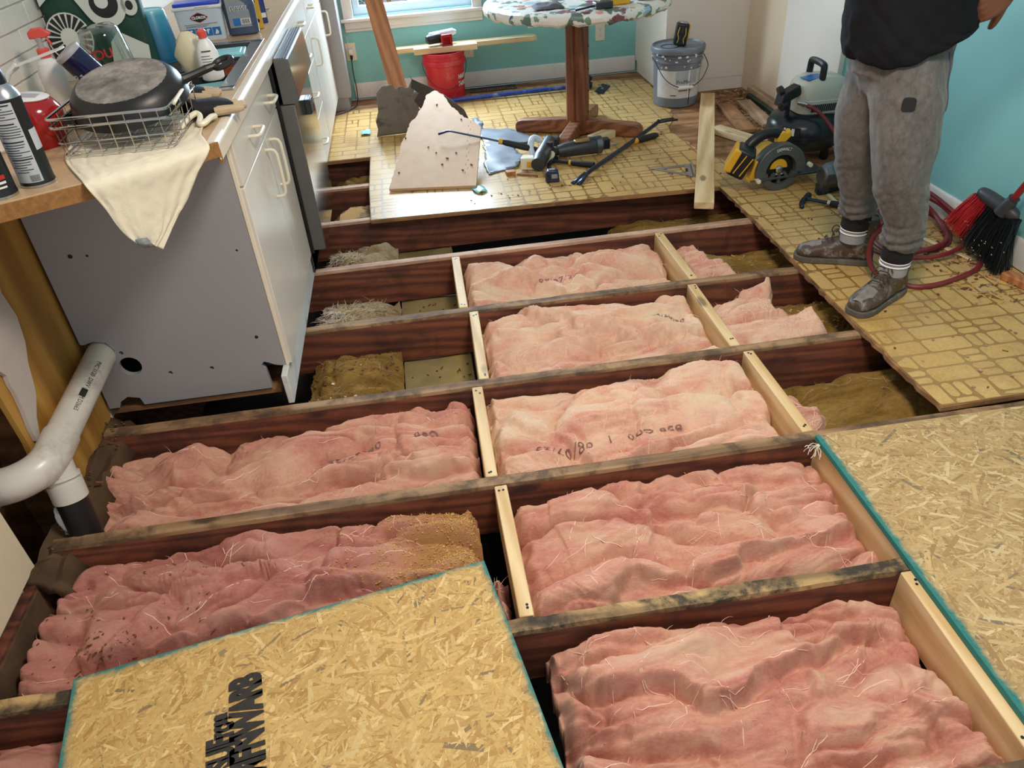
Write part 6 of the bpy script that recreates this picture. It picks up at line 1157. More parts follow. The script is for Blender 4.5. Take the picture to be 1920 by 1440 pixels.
pts = [(-.163, 0, .29)] + [(-.163 * math.cos(a), -.09 - .10 * math.sin(a), .29 - .155 * math.sin(a)) for a in [PI * k / 12 for k in range(1, 12)]] + [(.163, 0, .29)]
m = MB(); m.tube(catmull(pts, 3), .0026, 6); m.build('bail_wire', 'darksteel', root); m = MB(); m.tube([(-.045, -.188, .137), (.045, -.188, .137)], .0095, 10); m.build('bail_grip', 'white', root)
def battery(name, lab, loc, rot, parent=None):
    root = thing(name, lab, 'battery', loc, rot) if parent is None else parent; m = MB(); m.box((0, 0, .065), (.078, .064, .128)); m.build('battery_case', 'black', root, bevel=.012, seg=3)
    m = MB(); m.box((.010, .036, .065), (.082, .034, .112)); m.build('yellow_band', 'yellow', root, bevel=.010, seg=3)
    m = MB()
    for s_ in (-1, 1): m.tube(catmull([(.020 * s_, -.0325, .018), (.015 * s_, -.033, .045), (.024 * s_, -.033, .07), (.018 * s_, -.033, .108)], 5), .0028, 6)
    m.build('gold_stripe', plain('gold_print', srgb(206, 176, 90), .4), root); m = MB(); m.box((0, -.0325, .095), (.012, .002, .03)); m.build('gauge', 'dark', root); m = MB(); m.box((0, .0, .131), (.05, .045, .008)); m.build('terminal_rail', 'steel', root, bevel=.002); return root
battery('tool_battery', 'black and yellow tool battery standing tilted on the grey bucket lid', (1.672, 4.865, FZ + .348), (.0, .14, -.25))
# ------------------------------------------------------------------ timber on the floor at right
def plank(lab, p, q, w, h, mat, z, name='timber', rx=0, cat='timber'):
    p = Vector((p[0], p[1], 0)); q = Vector((q[0], q[1], 0)); d = q - p; m = MB(); rd = random.Random(int(p.x * 999)); n = 10; L = d.length
    m.box((0, 0, h / 2), (L, w, h)); o = m.build(name, mat, None, bevel=.003); c = (p + q) / 2; o.location = (c.x, c.y, z); o.rotation_euler = (rx, 0, math.atan2(d.y, d.x)); return tag(o, lab, cat)
plank('long clean pine plank overhanging the open floor beside the linoleum', (1.262, 3.185), (1.888, 4.875), .090, .036, 'pine_x', FZ + .0002)
plank('short pale timber with white painted top left of the compressor', (1.70, 4.225), (1.87, 3.845), .075, .036, 'offcut', FZ)
plank('dirty grey-brown plank in front of the debris heap', (1.925, 4.68), (1.868, 4.14), .095, .022, 'dirt_wood', FZ)
M['dusty'] = wood('dusty_plank', srgb(150, 118, 88), srgb(196, 166, 134), 0, 1, .8, False, srgb(120, 90, 64), .4)
plank('dusty plank right of the dirty plank near the wall', (2.06, 4.70), (2.02, 4.20), .085, .022, 'dusty', FZ)
plank('dark green level bar among the wall debris', (2.135, 4.80), (2.115, 4.18), .028, .03, plain('dark_green_bar', srgb(26, 58, 46), .4), FZ, 'spirit_level')
plank('broken plank lying against the cream wall', (2.165, 4.86), (2.166, 4.30), .04, .06, 'dusty', FZ)
plank('small brown batten by the right wall near the linoleum end', (2.10, 2.27), (2.17, 2.02), .05, .028, 'orange_wood', FZ)
plank('thin pale wood strip lying inside the coiled hose', (1.985, 2.71), (2.075, 2.42), .022, .008, 'offcut', FZ)
plank('second thin pale lath behind the hammer', (1.86, 3.17), (1.83, 2.90), .020, .012, 'offcut', FZ)
def debris(name, lab, mats, x0, x1, y0, y1, n, seed, smax=.03):
    rd = random.Random(seed); m = MB()
    for k in range(n):
        f = rd.random(); x = rd.uniform(x0, x1); y = rd.uniform(y0, y1); l = rd.uniform(.006, smax) * (2 if f < .1 else 1); w_ = rd.uniform(.003, .010); h = rd.uniform(.001, .004); m.m = rd.randrange(len(mats)); m.box((x, y, FZ + h / 2 + rd.random() * .004), (l, w_, h), (rd.uniform(-.2, .2), rd.uniform(-.2, .2), rd.uniform(0, PI)))
    o = m.build(name, mats, None, off=((x0 + x1) / 2, (y0 + y1) / 2, FZ)); tag(o, lab, 'debris', kind='stuff'); return o
debris('wood_debris', 'wood chips scattered over the linoleum by the right wall', ['crumb', 'sawdust', 'dusty'], 1.9, 2.17, 2.1, 2.75, 240, 3)
debris('wood_debris', 'splintered wood rubble heap along the cream wall', ['crumb', 'dusty', 'dirt_wood'], 1.85, 2.18, 4.15, 5.0, 420, 4, .05)
debris('wood_debris', 'fine crumbs around the tools on the back linoleum', ['crumb', 'dusty'], .2, 1.75, 3.55, 4.6, 120, 5, .010)
debris('wood_debris', 'crumbs along the strip of linoleum at the open floor', ['crumb', 'dusty'], 1.45, 1.9, 1.65, 3.2, 60, 6, .010)
# ------------------------------------------------------------------ air compressor
root = thing('air_compressor', 'pancake air compressor with black tank and dusty white cover', 'compressor', (1.985, 3.74, FZ)); M['tank'] = plain('black_painted_tank', srgb(30, 31, 34), .28, 0, .1, 10, 0, 60, .6, srgb(84, 78, 72), .35); M['shroud'] = plain('dusty_white_cover', srgb(206, 202, 186), .45, 0, .05, 8, 0, 60, .5, srgb(150, 130, 104), .45)
m = MB(); m.lathe([(.0, .045), (.12, .05), (.17, .07), (.186, .10), (.188, .125), (.188, .15), (.186, .175), (.17, .205), (.13, .232), (.0, .245)], 48, cap=False); m.build('tank', 'tank', root); m = MB(); m.lathe([(.188, .128), (.193, .130), (.193, .140), (.188, .142)], 48, cap=False); m.build('weld_band', 'tank', root)
for a in (.6, 2.2, 3.9, 5.4): m = MB(); m.lathe([(.02, 0), (.022, .01), (.018, .06)], 12, T(.13 * math.cos(a), .13 * math.sin(a), 0)); m.build('rubber_foot', 'black', root)
P = []
for zz, a_, b_, s_ in ((.225, .115, .10, .5), (.24, .135, .115, .5), (.30, .135, .115, .5), (.304, .131, .111, .5), (.308, .131, .111, .5), (.36, .125, .105, .5), (.385, .11, .092, .55), (.398, .08, .07, .6)):
    P.append([(math.copysign(abs(math.cos(u)) ** s_, math.cos(u)) * a_ + .045, math.copysign(abs(math.sin(u)) ** s_, math.sin(u)) * b_, zz) for u in [2 * PI * k / 40 for k in range(40)]])
m = MB(); m.grid(P, wrap=True); m.add(P[-1], [tuple(range(40))]); sh = m.build('cover', 'shroud', root, sharp=40)
for k in range(12): m = MB(); m.box((-.03 + k * .0105, -.1165, .268), (.005, .006, .036), (0, .18, 0)); m.build('louver', 'black', sh)
m = MB(); m.box((-.01, -.03, .398), (.10, .07, .003), (0, -.05, .2)); m.build('blue_label', 'panelblue', sh)
m = MB(); m.tube(catmull([(.02, -.07, .385), (.022, -.068, .445), (.022, -.055, .458), (.022, 0, .462), (.022, .055, .458), (.022, .068, .445), (.02, .07, .385)], 5), .0165, 10); m.build('carry_handle', 'black', root)
m = MB(); m.box((-.13, -.05, .335), (.10, .055, .05), (0, -.35, .2)); m.box((-.165, -.06, .31), (.05, .06, .06), (0, .2, .2)); m.tube([(-.185, -.09, .285), (-.155, -.075, .29)], [.022, .020], 12); m.tube([(-.19, -.05, .345), (-.165, -.05, .355)], .026, 12); m.build('regulator', 'black', root, bevel=.004); m = MB(); m.tube([(-.13, -.05, .22), (-.13, -.05, .31)], .013, 10); m.build('riser', 'darksteel', root)
m = MB(); m.tube([(-.10, -.09, .298), (-.06, -.115, .29)], [.009, .009], 10); m.tube([(-.08, -.102, .294), (-.07, -.109, .292)], .0125, 10); m.build('brass_fitting', 'steel', root)
m = MB(); m.grid([[(.1895 * math.sin(a), -.1895 * math.cos(a), z) for a in np.linspace(-1.05, -.55, 8)] for z in (.148, .19)]); m.build('tank_label', 'ink', root); m = MB()
for a0, a1 in ((-1.0, -.94), (-.91, -.82), (-.78, -.70)): m.grid([[(.1902 * math.sin(a), -.1902 * math.cos(a), z) for a in np.linspace(a0, a1, 4)] for z in (.150, .186)])
m.build('label_mark', 'white', root)
# ------------------------------------------------------------------ circular saw
root = thing('circular_saw', 'yellow and black cordless circular saw resting on its guard', 'power tool', (1.668, 3.33, FZ + .098), (0, 0, .08)); off = None; root.scale = (1.17, 1.17, 1.17)
def ringplate(m, r0, r1, a0, a1, y0, y1, n=28):
    A = [a0 + (a1 - a0) * k / n for k in range(n + 1)]
    P = [[(r * math.cos(a), y, r * math.sin(a)) for r, y in ((r0, y0), (r1, y0), (r1, y1), (r0, y1))] for a in A]; m.grid([p + [p[0]] for p in P]); m.add(P[0], [(0, 1, 2, 3)]); m.add(P[-1], [(3, 2, 1, 0)])
M['gunmetal'] = plain('grey_cast_guard', srgb(92, 96, 96), .42, .3, .08, 12)
m = MB(); ringplate(m, .066, .108, math.radians(-8), math.radians(196), -.030, .018); m.build('upper_guard', 'gunmetal', root, bevel=.003); tx = text('DEWALT', .016, 'white', root, T(0, 0, 0), 'guard_lettering', .0002, ext=0)
for v_ in tx.data.vertices:
    x, y, d = v_.co; a = PI / 2 - .02 - x / .089; r_ = .089 + y; v_.co = (r_ * math.cos(a), -.0312, r_ * math.sin(a))
m = MB(); ringplate(m, .055, .0815, math.radians(188), math.radians(352), -.026, -.010); m.box((.0, -.018, -.04), (.012, .01, .05)); m.box((-.035, -.018, -.03), (.012, .01, .05), (0, .7, 0)); m.box((.035, -.018, -.03), (.012, .01, .05), (0, -.7, 0)); m.build('lower_guard', 'gunmetal', root)
m = MB(); m.lathe([(.0, -.001), (.074, -.001), (.074, .001), (.0, .001)], 40, T(0, -.005, 0, PI / 2), cap=False); m.build('blade', 'black', root); m = MB(); P_ = [(.038 * math.cos(a), .038 * math.sin(a) + .004) for a in [PI * k / 14 for k in range(15)]]; m.add([(x, -.0075, z) for x, z in P_], [tuple(range(15))]); m.build('yellow_flash', 'yellow', root)
m = MB(); m.lathe([(.016, 0), (.016, .012), (.010, .016)], 16, T(0, -.006, 0, PI / 2)); m.build('arbor_bolt', 'steel', root); m = MB(); m.box((.0, -.012, -.018), (.06, .004, .006)); m.build('bar_mark', 'ivory', root)
m = MB(); m.box((.04, .045, -.030), (.33, .15, .004)); m.box((.04, -.031, -.027), (.33, .003, .008)); m.build('shoe_plate', 'blade', root, bevel=.001); m = MB(); m.tube([(-.10, -.02, -.026), (-.10, -.045, -.026)], .009, 10); m.build('lever_knob', 'ivory', root); m = MB(); m.tube([(.125, -.02, .01), (.125, -.04, .01)], .009, 10); m.build('lever_knob', 'ivory', root)
m = MB(); m.tube([(-.02, .01, .03), (-.01, .10, .035)], [.055, .050], 20); m.build('motor_housing', 'yellow', root); m = MB(); m.tube([(-.01, .10, .035), (-.01, .13, .035)], [.051, .040], 20); m.build('motor_cap', 'black', root)
m = MB(); m.tube(catmull([(-.135, .03, .075), (-.115, .03, .11), (-.07, .03, .135), (-.02, .03, .140), (.02, .03, .125)], 6), [.022] * 6 + [.021] * 6 + [.020] * 6 + [.021] * 7, 12); m.build('rear_handle', 'black', root); m = MB(); m.prism([(-.010, .10), (-.005, .138), (.010, .148), (.028, .142), (.045, .148), (.05, .125), (.03, .105), (.0, .092)], .008, .042, None, T(0, .05, 0, PI / 2)); m.build('yellow_shell', 'yellow', root, bevel=.005)
m = MB(); m.box((-.095, .02, .0), (.05, .07, .09), (0, .25, 0)); m.build('battery_dock', 'yellow', root, bevel=.006); bt = MB(); R_b = Euler((0, .42, -.5)).to_matrix()
bt.box((-.165, .0, .055), (.075, .10, .115), R_b); b_ = bt.build('battery', 'black', root, bevel=.012, seg=3); bt = MB(); bt.box(Vector((-.165, .0, .055)) + R_b @ Vector((-.034, .0, 0)), (.032, .104, .100), R_b); bt.build('yellow_band', 'yellow', b_, bevel=.008, seg=3); bt = MB()
for s_ in (-1, 1): bt.box(Vector((-.165, .0, .055)) + R_b @ Vector((.010 + .014 * s_, -.051, 0)), (.004, .003, .085), R_b @ Euler((0, .15, 0)).to_matrix())
bt.build('gold_stripe', 'yellow', b_)
# ------------------------------------------------------------------ orange nailer
root = thing('nail_gun', 'grey and orange nail gun on the floor behind the back leg', 'power tool', (1.885, 3.215, FZ), (0, 0, .15)); M['orange'] = plain('orange_plastic', srgb(216, 96, 34), .45)
m = MB(); P = []
for x, r_, zc in ((-.062, .028, .085), (-.058, .042, .085), (-.03, .054, .085), (.02, .056, .085), (.03, .052, .085)): P.append([(x, r_ * math.cos(a + .39), zc + r_ * 1.15 * math.sin(a + .39)) for a in [2 * PI * k / 8 for k in range(8)]])
m.grid(P, wrap=True); m.add(P[0], [tuple(range(8))[::-1]]); m.add(P[-1], [tuple(range(8))]); m.build('head_cap', 'blade', root, bevel=.006, sharp=20); m = MB(); m.tube([(.03, 0, .085), (.06, 0, .085)], .053, 16); m.build('black_collar', 'black', root); m = MB(); m.box((.10, 0, .105), (.085, .06, .062)); m.build('orange_body', 'orange', root, bevel=.008); m = MB(); m.tube([(.06, 0, .07), (.14, .02, .06), (.22, .04, .05)], [.026, .024, .028], 12); m.build('grip', 'blade', root)
m = MB(); m.box((.06, 0, .016), (.26, .024, .026), (0, 0, .1)); m.build('magazine', 'darksteel', root, bevel=.004); m = MB(); m.box((-.04, 0, .026), (.05, .05, .05)); m.build('nose', 'dark', root, bevel=.008)
# ------------------------------------------------------------------ red hose
M['hose'] = plain('dull_red_rubber_hose', srgb(124, 40, 46), .42, 0, .08, 20); HZ = FZ + .0105
hp_ = [(1.925, 3.625, .305), (1.965, 3.58, .285), (2.01, 3.50, .22), (2.06, 3.38, .12), (2.10, 3.22, .04), (2.06, 3.06, HZ), (1.93, 2.98, HZ), (1.82, 2.90, HZ + .02), (1.82, 2.80, HZ + .02), (1.95, 2.79, HZ), (2.06, 2.85, HZ + .03), (2.13, 2.80, HZ + .02), (2.135, 2.68, HZ), (2.06, 2.56, HZ), (1.95, 2.53, HZ), (1.87, 2.60, HZ + .01), (1.85, 2.72, HZ + .02), (1.93, 2.85, HZ + .05), (2.05, 2.90, HZ + .07), (2.12, 2.83, HZ + .05), (2.10, 2.66, HZ + .02), (2.03, 2.54, HZ + .025), (1.92, 2.49, HZ + .025), (1.80, 2.52, HZ), (1.77, 2.66, HZ), (1.86, 2.86, HZ + .12), (1.96, 2.84, HZ + .16), (1.98, 2.68, HZ + .10), (1.93, 2.60, HZ + .06), (1.86, 2.66, HZ + .035), (1.90, 2.80, HZ + .06), (2.04, 2.88, HZ + .10), (2.15, 2.80, HZ + .07), (2.16, 2.64, HZ + .03), (2.10, 2.52, HZ + .02), (1.99, 2.45, HZ + .02), (1.87, 2.44, HZ + .02), (1.78, 2.50, HZ + .02), (1.78, 2.68, HZ + .03), (1.88, 2.86, HZ + .06), (2.00, 2.92, HZ + .10), (2.12, 2.90, HZ + .10), (2.165, 2.70, HZ + .06), (2.15, 2.50, HZ + .01), (2.06, 2.36, HZ), (1.94, 2.295, HZ), (1.80, 2.262, HZ), (1.72, 2.292, HZ), (1.655, 2.37, HZ + .05), (1.640, 2.44, HZ + .11), (1.655, 2.46, HZ + .185), (1.71, 2.42, HZ + .235), (1.77, 2.36, HZ + .22)]
m = MB(); m.tube(catmull(hp_[:-4] , 9), .0098, 8); 
root = thing('air_hose', 'dull red rubber air hose coiled on the floor around the front boot', 'hose', (2.0, 2.6, FZ)); m2_ = m.build('hose', 'hose', root, off=root.location)
m = MB(); m.tube(catmull([(1.72, 2.292, HZ), (1.668, 2.335, HZ), (1.640, 2.395, HZ + .03), (1.628, 2.42, HZ + .09), (1.645, 2.425, HZ + .16), (1.70, 2.43, HZ + .20), (1.78, 2.47, HZ + .19), (1.84, 2.52, HZ + .10), (1.85, 2.58, HZ + .02), (1.87, 2.64, HZ)], 9), .0098, 8); m.build('hose', 'hose', root, off=root.location)
m = MB(); m.tube([(2.02, 2.93, HZ + .13), (2.06, 2.95, HZ + .15)], [.013, .016], 10); m.tube([(2.05, 2.945, HZ + .15), (2.07, 2.94, HZ + .18)], .009, 8); m.build('coupling', 'dark', root, off=root.location)
# ------------------------------------------------------------------ broom
root = thing('push_broom', 'angled red and black broom leaning head-down on the teal wall', 'broom', (2.11, 2.39, FZ)); off = root.location; M['bristle_b'] = plain('black_bristles', srgb(20, 24, 26), .5); M['bristle_r'] = plain('red_bristles', srgb(176, 26, 34), .5)
hd0 = Vector((2.105, 2.535, .250)); hd1 = Vector((2.125, 2.325, .222)); up_ = Vector((.1, -.25, 1)).normalized(); m = MB(); P = []
for k in range(15):
    f = k / 14; c = hd0.lerp(hd1, f); s_ = .022 * (1 - abs(2 * f - 1) ** 4) ** .5 + .004; P.append([c + Vector((math.cos(a) * s_ * 1.0, 0, math.sin(a) * s_ * 1.1 + .010)) for a in [2 * PI * q / 14 for q in range(14)]])
m.grid(P, wrap=True); m.add(P[0], [tuple(range(14))[::-1]]); m.add(P[-1], [tuple(range(14))]); m.build('head_block', 'dark', root, off=off)
for nm, f0, f1, mat, n_ in (('bristles', 0.0, .36, 'bristle_r', 420), ('bristles', .30, 1.0, 'bristle_b', 900)):
    rd = random.Random(n_); m = MB()
    for k in range(n_):
        f = rd.uniform(f0, f1); c = hd0.lerp(hd1, f) + Vector((rd.uniform(-.018, .018), rd.uniform(-.006, .006), 0)); e = Vector((2.085, 2.60, .115)).lerp(Vector((2.10, 2.275, .035)), f) + Vector((rd.uniform(-.045, .028), rd.uniform(-.012, .012), rd.uniform(-.012, .012))); e.z = max(e.z, FZ + .001); e.x = min(e.x, 2.18); m.tube([c, (c + e) / 2 + Vector((-.006, 0, 0)), e], [.0017, .0019, .0010], 3, cap=False)
    tag(m.build(nm, mat, root, off=off), kind='stuff')
hb = Vector((2.112, 2.385, .245)); ht = Vector((2.178, 1.98, 1.18)); dh = (ht - hb).normalized(); m = MB(); m.tube([hb - dh * .02, hb + dh * .02, hb + dh * .05, hb + dh * .055], [.030, .026, .018, .021], 14); m.build('socket', 'dark', root, off=off); m = MB(); m.tube([hb + dh * .03, ht], .0125, 12); m.build('handle', plain('red_broom_handle', srgb(140, 30, 34), .35), root, off=off)
m = MB(); rd = random.Random(2)
for k in range(40): p = Vector((rd.uniform(2.03, 2.10), rd.uniform(2.28, 2.5), rd.uniform(.04, .16))); m.box(p, (.002, .006, .002), (rd.random(), rd.random(), rd.random()))
tag(m.build('lint', 'dusty', root, off=off), kind='stuff')
# ================================================================== the worker
root = thing('person', 'worker in dark hoodie, dusty grey joggers and scuffed brown boots standing by the teal wall', 'person', (1.60, 2.38, FZ)); off = root.location
def remesh(mb, name, mat, voxel, smooth, parent, wrinkle=None, iters_sub=0):
    o = mb.build(name, mat, None); md = o.modifiers.new('r', 'REMESH'); md.mode = 'VOXEL'; md.voxel_size = voxel; md.use_smooth_shade = True
    ms = o.modifiers.new('s', 'SMOOTH'); ms.factor = .5; ms.iterations = smooth
    me = bpy.data.meshes.new_from_object(o.evaluated_get(bpy.context.evaluated_depsgraph_get())); bpy.data.objects.remove(o)
    n = len(me.vertices); co = np.empty(n * 3); me.vertices.foreach_get('co', co); co = co.reshape(-1, 3); no = np.empty(n * 3); me.vertex_normals.foreach_get('vector', no); no = no.reshape(-1, 3)
    if wrinkle: co = co + no * wrinkle(co, no)[:, None]
    co = co - np.array(off); me.vertices.foreach_set('co', co.ravel()); me.materials.clear(); me.materials.append(M[mat]); me.name = name; me.polygons.foreach_set('use_smooth', np.ones(len(me.polygons), bool)); me.update()
    x = bpy.data.objects.new(name, me); COL.objects.link(x); x.parent = parent; return x
def limb(m, pts, seg=16, n=5):
    P = catmull([p[:3] for p in pts], n); R_ = []
    for i in range(len(pts) - 1):
        for k in range(n): R_.append(pts[i][3] + (pts[i + 1][3] - pts[i][3]) * k / n)
    m.tube(P, R_ + [pts[-1][3]], seg)
M['skin'] = plain('brown_skin', srgb(124, 74, 50), .5, 0, .05, 20, .1, 200); M['hair'] = plain('black_hair', srgb(24, 20, 18), .7, 0, .1, 40, .4, 120)
# body: one continuous surface
m = MB()
limb(m, [(1.622, 2.243, .10, .034), (1.62, 2.245, .22, .034), (1.60, 2.242, .36, .040), (1.568, 2.242, .47, .052), (1.545, 2.26, .62, .075), (1.54, 2.31, .80, .075)]); limb(m, [(1.632, 2.535, .10, .034), (1.616, 2.524, .22, .034), (1.588, 2.508, .36, .038), (1.548, 2.49, .47, .050), (1.525, 2.465, .62, .075), (1.538, 2.43, .80, .075)])
limb(m, [(1.622, 2.243, .07, .03), (1.57, 2.216, .055, .024), (1.53, 2.195, .048, .018)]); limb(m, [(1.632, 2.535, .07, .03), (1.58, 2.56, .055, .024), (1.54, 2.58, .048, .018)])
for dy in (-.07, .07): limb(m, [(1.545, 2.37 + dy * .6, .80, .085), (1.54, 2.37 + dy * .8, .95, .085), (1.52, 2.37 + dy, 1.15, .10), (1.515, 2.37 + dy, 1.30, .085)])
limb(m, [(1.515, 2.22, 1.36, .055), (1.515, 2.37, 1.385, .07), (1.515, 2.52, 1.36, .055)]); limb(m, [(1.515, 2.37, 1.36, .065), (1.50, 2.37, 1.47, .055), (1.485, 2.37, 1.54, .060)])
limb(m, [(1.47, 2.37, 1.535, .070), (1.475, 2.37, 1.60, .088), (1.485, 2.37, 1.665, .082), (1.487, 2.37, 1.70, .05)]); limb(m, [(1.40, 2.37, 1.63, .010), (1.385, 2.37, 1.60, .016), (1.392, 2.37, 1.59, .014)], 8, 3)
for s_ in (-1, 1): limb(m, [(1.49, 2.37 + .083 * s_, 1.585, .012), (1.50, 2.37 + .095 * s_, 1.615, .016), (1.495, 2.37 + .088 * s_, 1.64, .012)], 8, 3)
limb(m, [(1.515, 2.205, 1.36, .055), (1.66, 2.165, 1.27, .048), (1.86, 2.19, 1.14, .042), (1.83, 2.25, 1.06, .034), (1.795, 2.288, 1.004, .026)]); limb(m, [(1.515, 2.535, 1.36, .055), (1.50, 2.60, 1.20, .048), (1.45, 2.61, 1.10, .042), (1.36, 2.58, 1.14, .034), (1.26, 2.55, 1.18, .026)])
def hand(m, W, h, s, back, side=1):
    W = Vector(W); h = Vector(h).normalized(); s = Vector(s); s = (s - h * s.dot(h)).normalized(); b = Vector(back); b = (b - h * b.dot(h) - s * b.dot(s)).normalized()
    for k in range(4):
        o_ = (-.030 + .0195 * k); kn = W + h * (.085 - .006 * abs(k - 1)) + s * o_; m.tube([W + h * .005 + s * o_ * .55, W + h * .04 + s * o_ * .85 + b * .003, kn], [.019, .0175, .0145], 10)
        L = (.040, .045, .042, .034)[k]; p1 = kn + (h * .80 - b * .6) * L; p2 = p1 + (h * -.1 - b * 1.0) * L * .75; p3 = p2 + (h * -.9 - b * .35) * L * .55; m.tube(catmull([kn, p1, p2, p3], 3), [.0125, .0118, .0112, .0110, .0106, .0102, .0100, .0094, .0088, .0080], 9)
    t0 = W + h * .018 + s * .022 * side; t1 = t0 + (h * .45 + s * .75 * side - b * .25) * .042; t2 = t1 + (h * .35 + s * .75 * side - b * .45) * .032; t3 = t2 + (h * .25 + s * .55 * side - b * .5) * .024; m.tube([t0, t1, t2, t3], [.017, .0145, .0120, .0085], 10)
hand(m, (1.795, 2.288, 1.004), (-.84, .06, -.50), (.50, 0, -.86), (.1, -1, .1), 1); hand(m, (1.26, 2.55, 1.18), (-.9, -.1, .2), (0, 1, 0), (.2, 0, 1), -1)
remesh(m, 'body', 'skin', .0052, 2, root)
m = MB(); limb(m, [(1.505, 2.37, 1.60, .088), (1.50, 2.37, 1.66, .094), (1.492, 2.37, 1.705, .066)]); remesh(m, 'hair', 'hair', .008, 3, root)
# joggers
t = NT('dusty_grey_jersey'); v = t.obj(rand=False); c = t.ramp(t.noise(t.obj((1, 1, .6), rand=False), 60, 5, .7), [(.3, srgb(78, 74, 72)), (.7, srgb(112, 107, 104))]); d = t.noise(v, 3.2, 5, .6, .4); c = t.mix(t.ramp(d, [(.48, G(0)), (.75, G(.4))]), c, srgb(138, 131, 124)); d2 = t.noise(v, 4, 5, .6); c = t.mix(t.ramp(d2, [(.56, G(0)), (.72, G(.45))]), c, srgb(92, 76, 62)); t.col(c); t.set(Roughness=.92); t.b.inputs['Sheen Weight'].default_value = .2; t.bump(t.noise(v, 420, 3), .25, .0008); M['jogger'] = t.m
m = MB()
limb(m, [(1.622, 2.245, .222, .058), (1.622, 2.243, .250, .071), (1.612, 2.24, .33, .069), (1.572, 2.24, .45, .086), (1.552, 2.25, .58, .098), (1.542, 2.275, .71, .109), (1.545, 2.32, .83, .120)]); limb(m, [(1.614, 2.52, .232, .058), (1.608, 2.518, .262, .072), (1.590, 2.51, .33, .068), (1.548, 2.49, .46, .076), (1.526, 2.465, .60, .093), (1.524, 2.44, .71, .106), (1.540, 2.41, .83, .120)])
limb(m, [(1.54, 2.31, .80, .118), (1.54, 2.37, .81, .13), (1.54, 2.43, .80, .118)]); limb(m, [(1.545, 2.37, .79, .152), (1.55, 2.37, .95, .152)])
def jw(co, no):
    x, y, z = co.T; a = np.arctan2(y - np.where(y < 2.38, 2.245, 2.51), x - 1.59); w = np.zeros(len(co))
    w += .007 * fbm(a * .9 + z * 2, z * 5, 3, 2); w += .003 * (billow(a * .8 + 4, z * 9 + a * 1.2, 7) - .5)
    hem = np.exp(-((z - .265) / .05) ** 2); w += hem * (.005 * np.sin(z * 190 + 2 * np.sin(a * 2)) + .007 * perlin(a * 2.2, z * 34, 11)); knee = np.exp(-((z - .42) / .09) ** 2); w += knee * .006 * (billow(a * 1.0, z * 17 + np.sin(a) * 1.2, 15) - .5)
    cr = np.exp(-((z - .74) / .10) ** 2); w += cr * .006 * perlin(a * 2 + z * 14, z * 8 - a, 21); return w
jg = remesh(m, 'joggers', 'jogger', .0085, 6, root, jw)
def dist(o, p, d):
    r, loc, nor, i = o.ray_cast(Vector(p) - Vector(off), Vector(d)); return (loc + Vector(off), nor) if r else (None, None)
l_, n_ = dist(jg, (1.492, 1.9, .736), (0, 1, 0))
if l_ is not None:
    m = MB(); q = n_.to_track_quat('Z', 'Y').to_matrix().to_4x4(); m.prism([(.020 * math.copysign(abs(math.cos(u)) ** .6, math.cos(u)), .021 * math.copysign(abs(math.sin(u)) ** .5, math.sin(u))) for u in [2 * PI * k / 20 for k in range(20)]], 0, .003, None, Matrix.Translation(l_ - n_ * .001) @ q); m.build('black_patch', 'gloveblack', root, off=off)
pk = []
for k in range(14):
    z = .865 - k * .013; l_, n_ = dist(jg, (1.612 + .0035 * k * (1 - k / 26), 1.9, z), (0, 1, 0))
    if l_ is not None: pk.append(l_ - Vector((0, .001, 0)))
M['pocket'] = plain('slate_pocket', srgb(74, 80, 98), .9, 0, .08, 30)
if len(pk) > 4: m = MB(); m.tube(pk, .0028, 6); m.build('pocket_seam', 'pocket', root, off=off)
# hoodie
M['hoodie'] = plain('black_hoodie', srgb(24, 24, 27), .92, 0, .12, 12, .25, 260, .2)
m = MB()
limb(m, [(1.550, 2.37, .815, .182), (1.552, 2.37, .855, .190), (1.548, 2.37, .90, .190), (1.535, 2.37, 1.00, .186), (1.525, 2.37, 1.15, .180), (1.52, 2.37, 1.28, .160), (1.515, 2.37, 1.37, .10), (1.505, 2.37, 1.43, .075)], 24)
limb(m, [(1.515, 2.21, 1.35, .085), (1.67, 2.165, 1.26, .076), (1.865, 2.19, 1.135, .070), (1.845, 2.235, 1.075, .058), (1.822, 2.262, 1.035, .044)]); limb(m, [(1.515, 2.53, 1.35, .085), (1.50, 2.60, 1.20, .076), (1.45, 2.61, 1.10, .068), (1.37, 2.585, 1.13, .055), (1.31, 2.565, 1.155, .042)])
limb(m, [(1.62, 2.27, 1.40, .05), (1.64, 2.37, 1.42, .06), (1.62, 2.47, 1.40, .05)])
def hw2(co, no):
    x, y, z = co.T; a = np.arctan2(y - 2.37, x - 1.53); return .007 * fbm(a * 1.4 + z * 2, z * 6 - a * .8, 5, 3) + .006 * (billow(a * 1.1 + z * 4, z * 9 + a * 1.2, 9) - .5) - .03 * smooth((.90 - z) / .10) * (np.abs(no[:, 2]) < .7) * 0
hd = remesh(m, 'hoodie', 'hoodie', .010, 5, root, hw2)
vs_ = hd.data.vertices; co = np.empty(len(vs_) * 3); vs_.foreach_get('co', co); co = co.reshape(-1, 3); wx, wy, wz = co[:, 0] + off[0], co[:, 1] + off[1], co[:, 2] + off[2]
low = wz < .93; k = np.clip((.93 - wz) / .12, 0, 1); co[:, 2] += np.where(low, k * (.50 * np.clip(wx - 1.45, 0, .3) + .03 * np.clip((1.43 - wx) / .08, 0, 1) + .012 * np.sin((wx - 1.4) * 12)), 0); vs_.foreach_set('co', co.ravel()); hd.data.update()
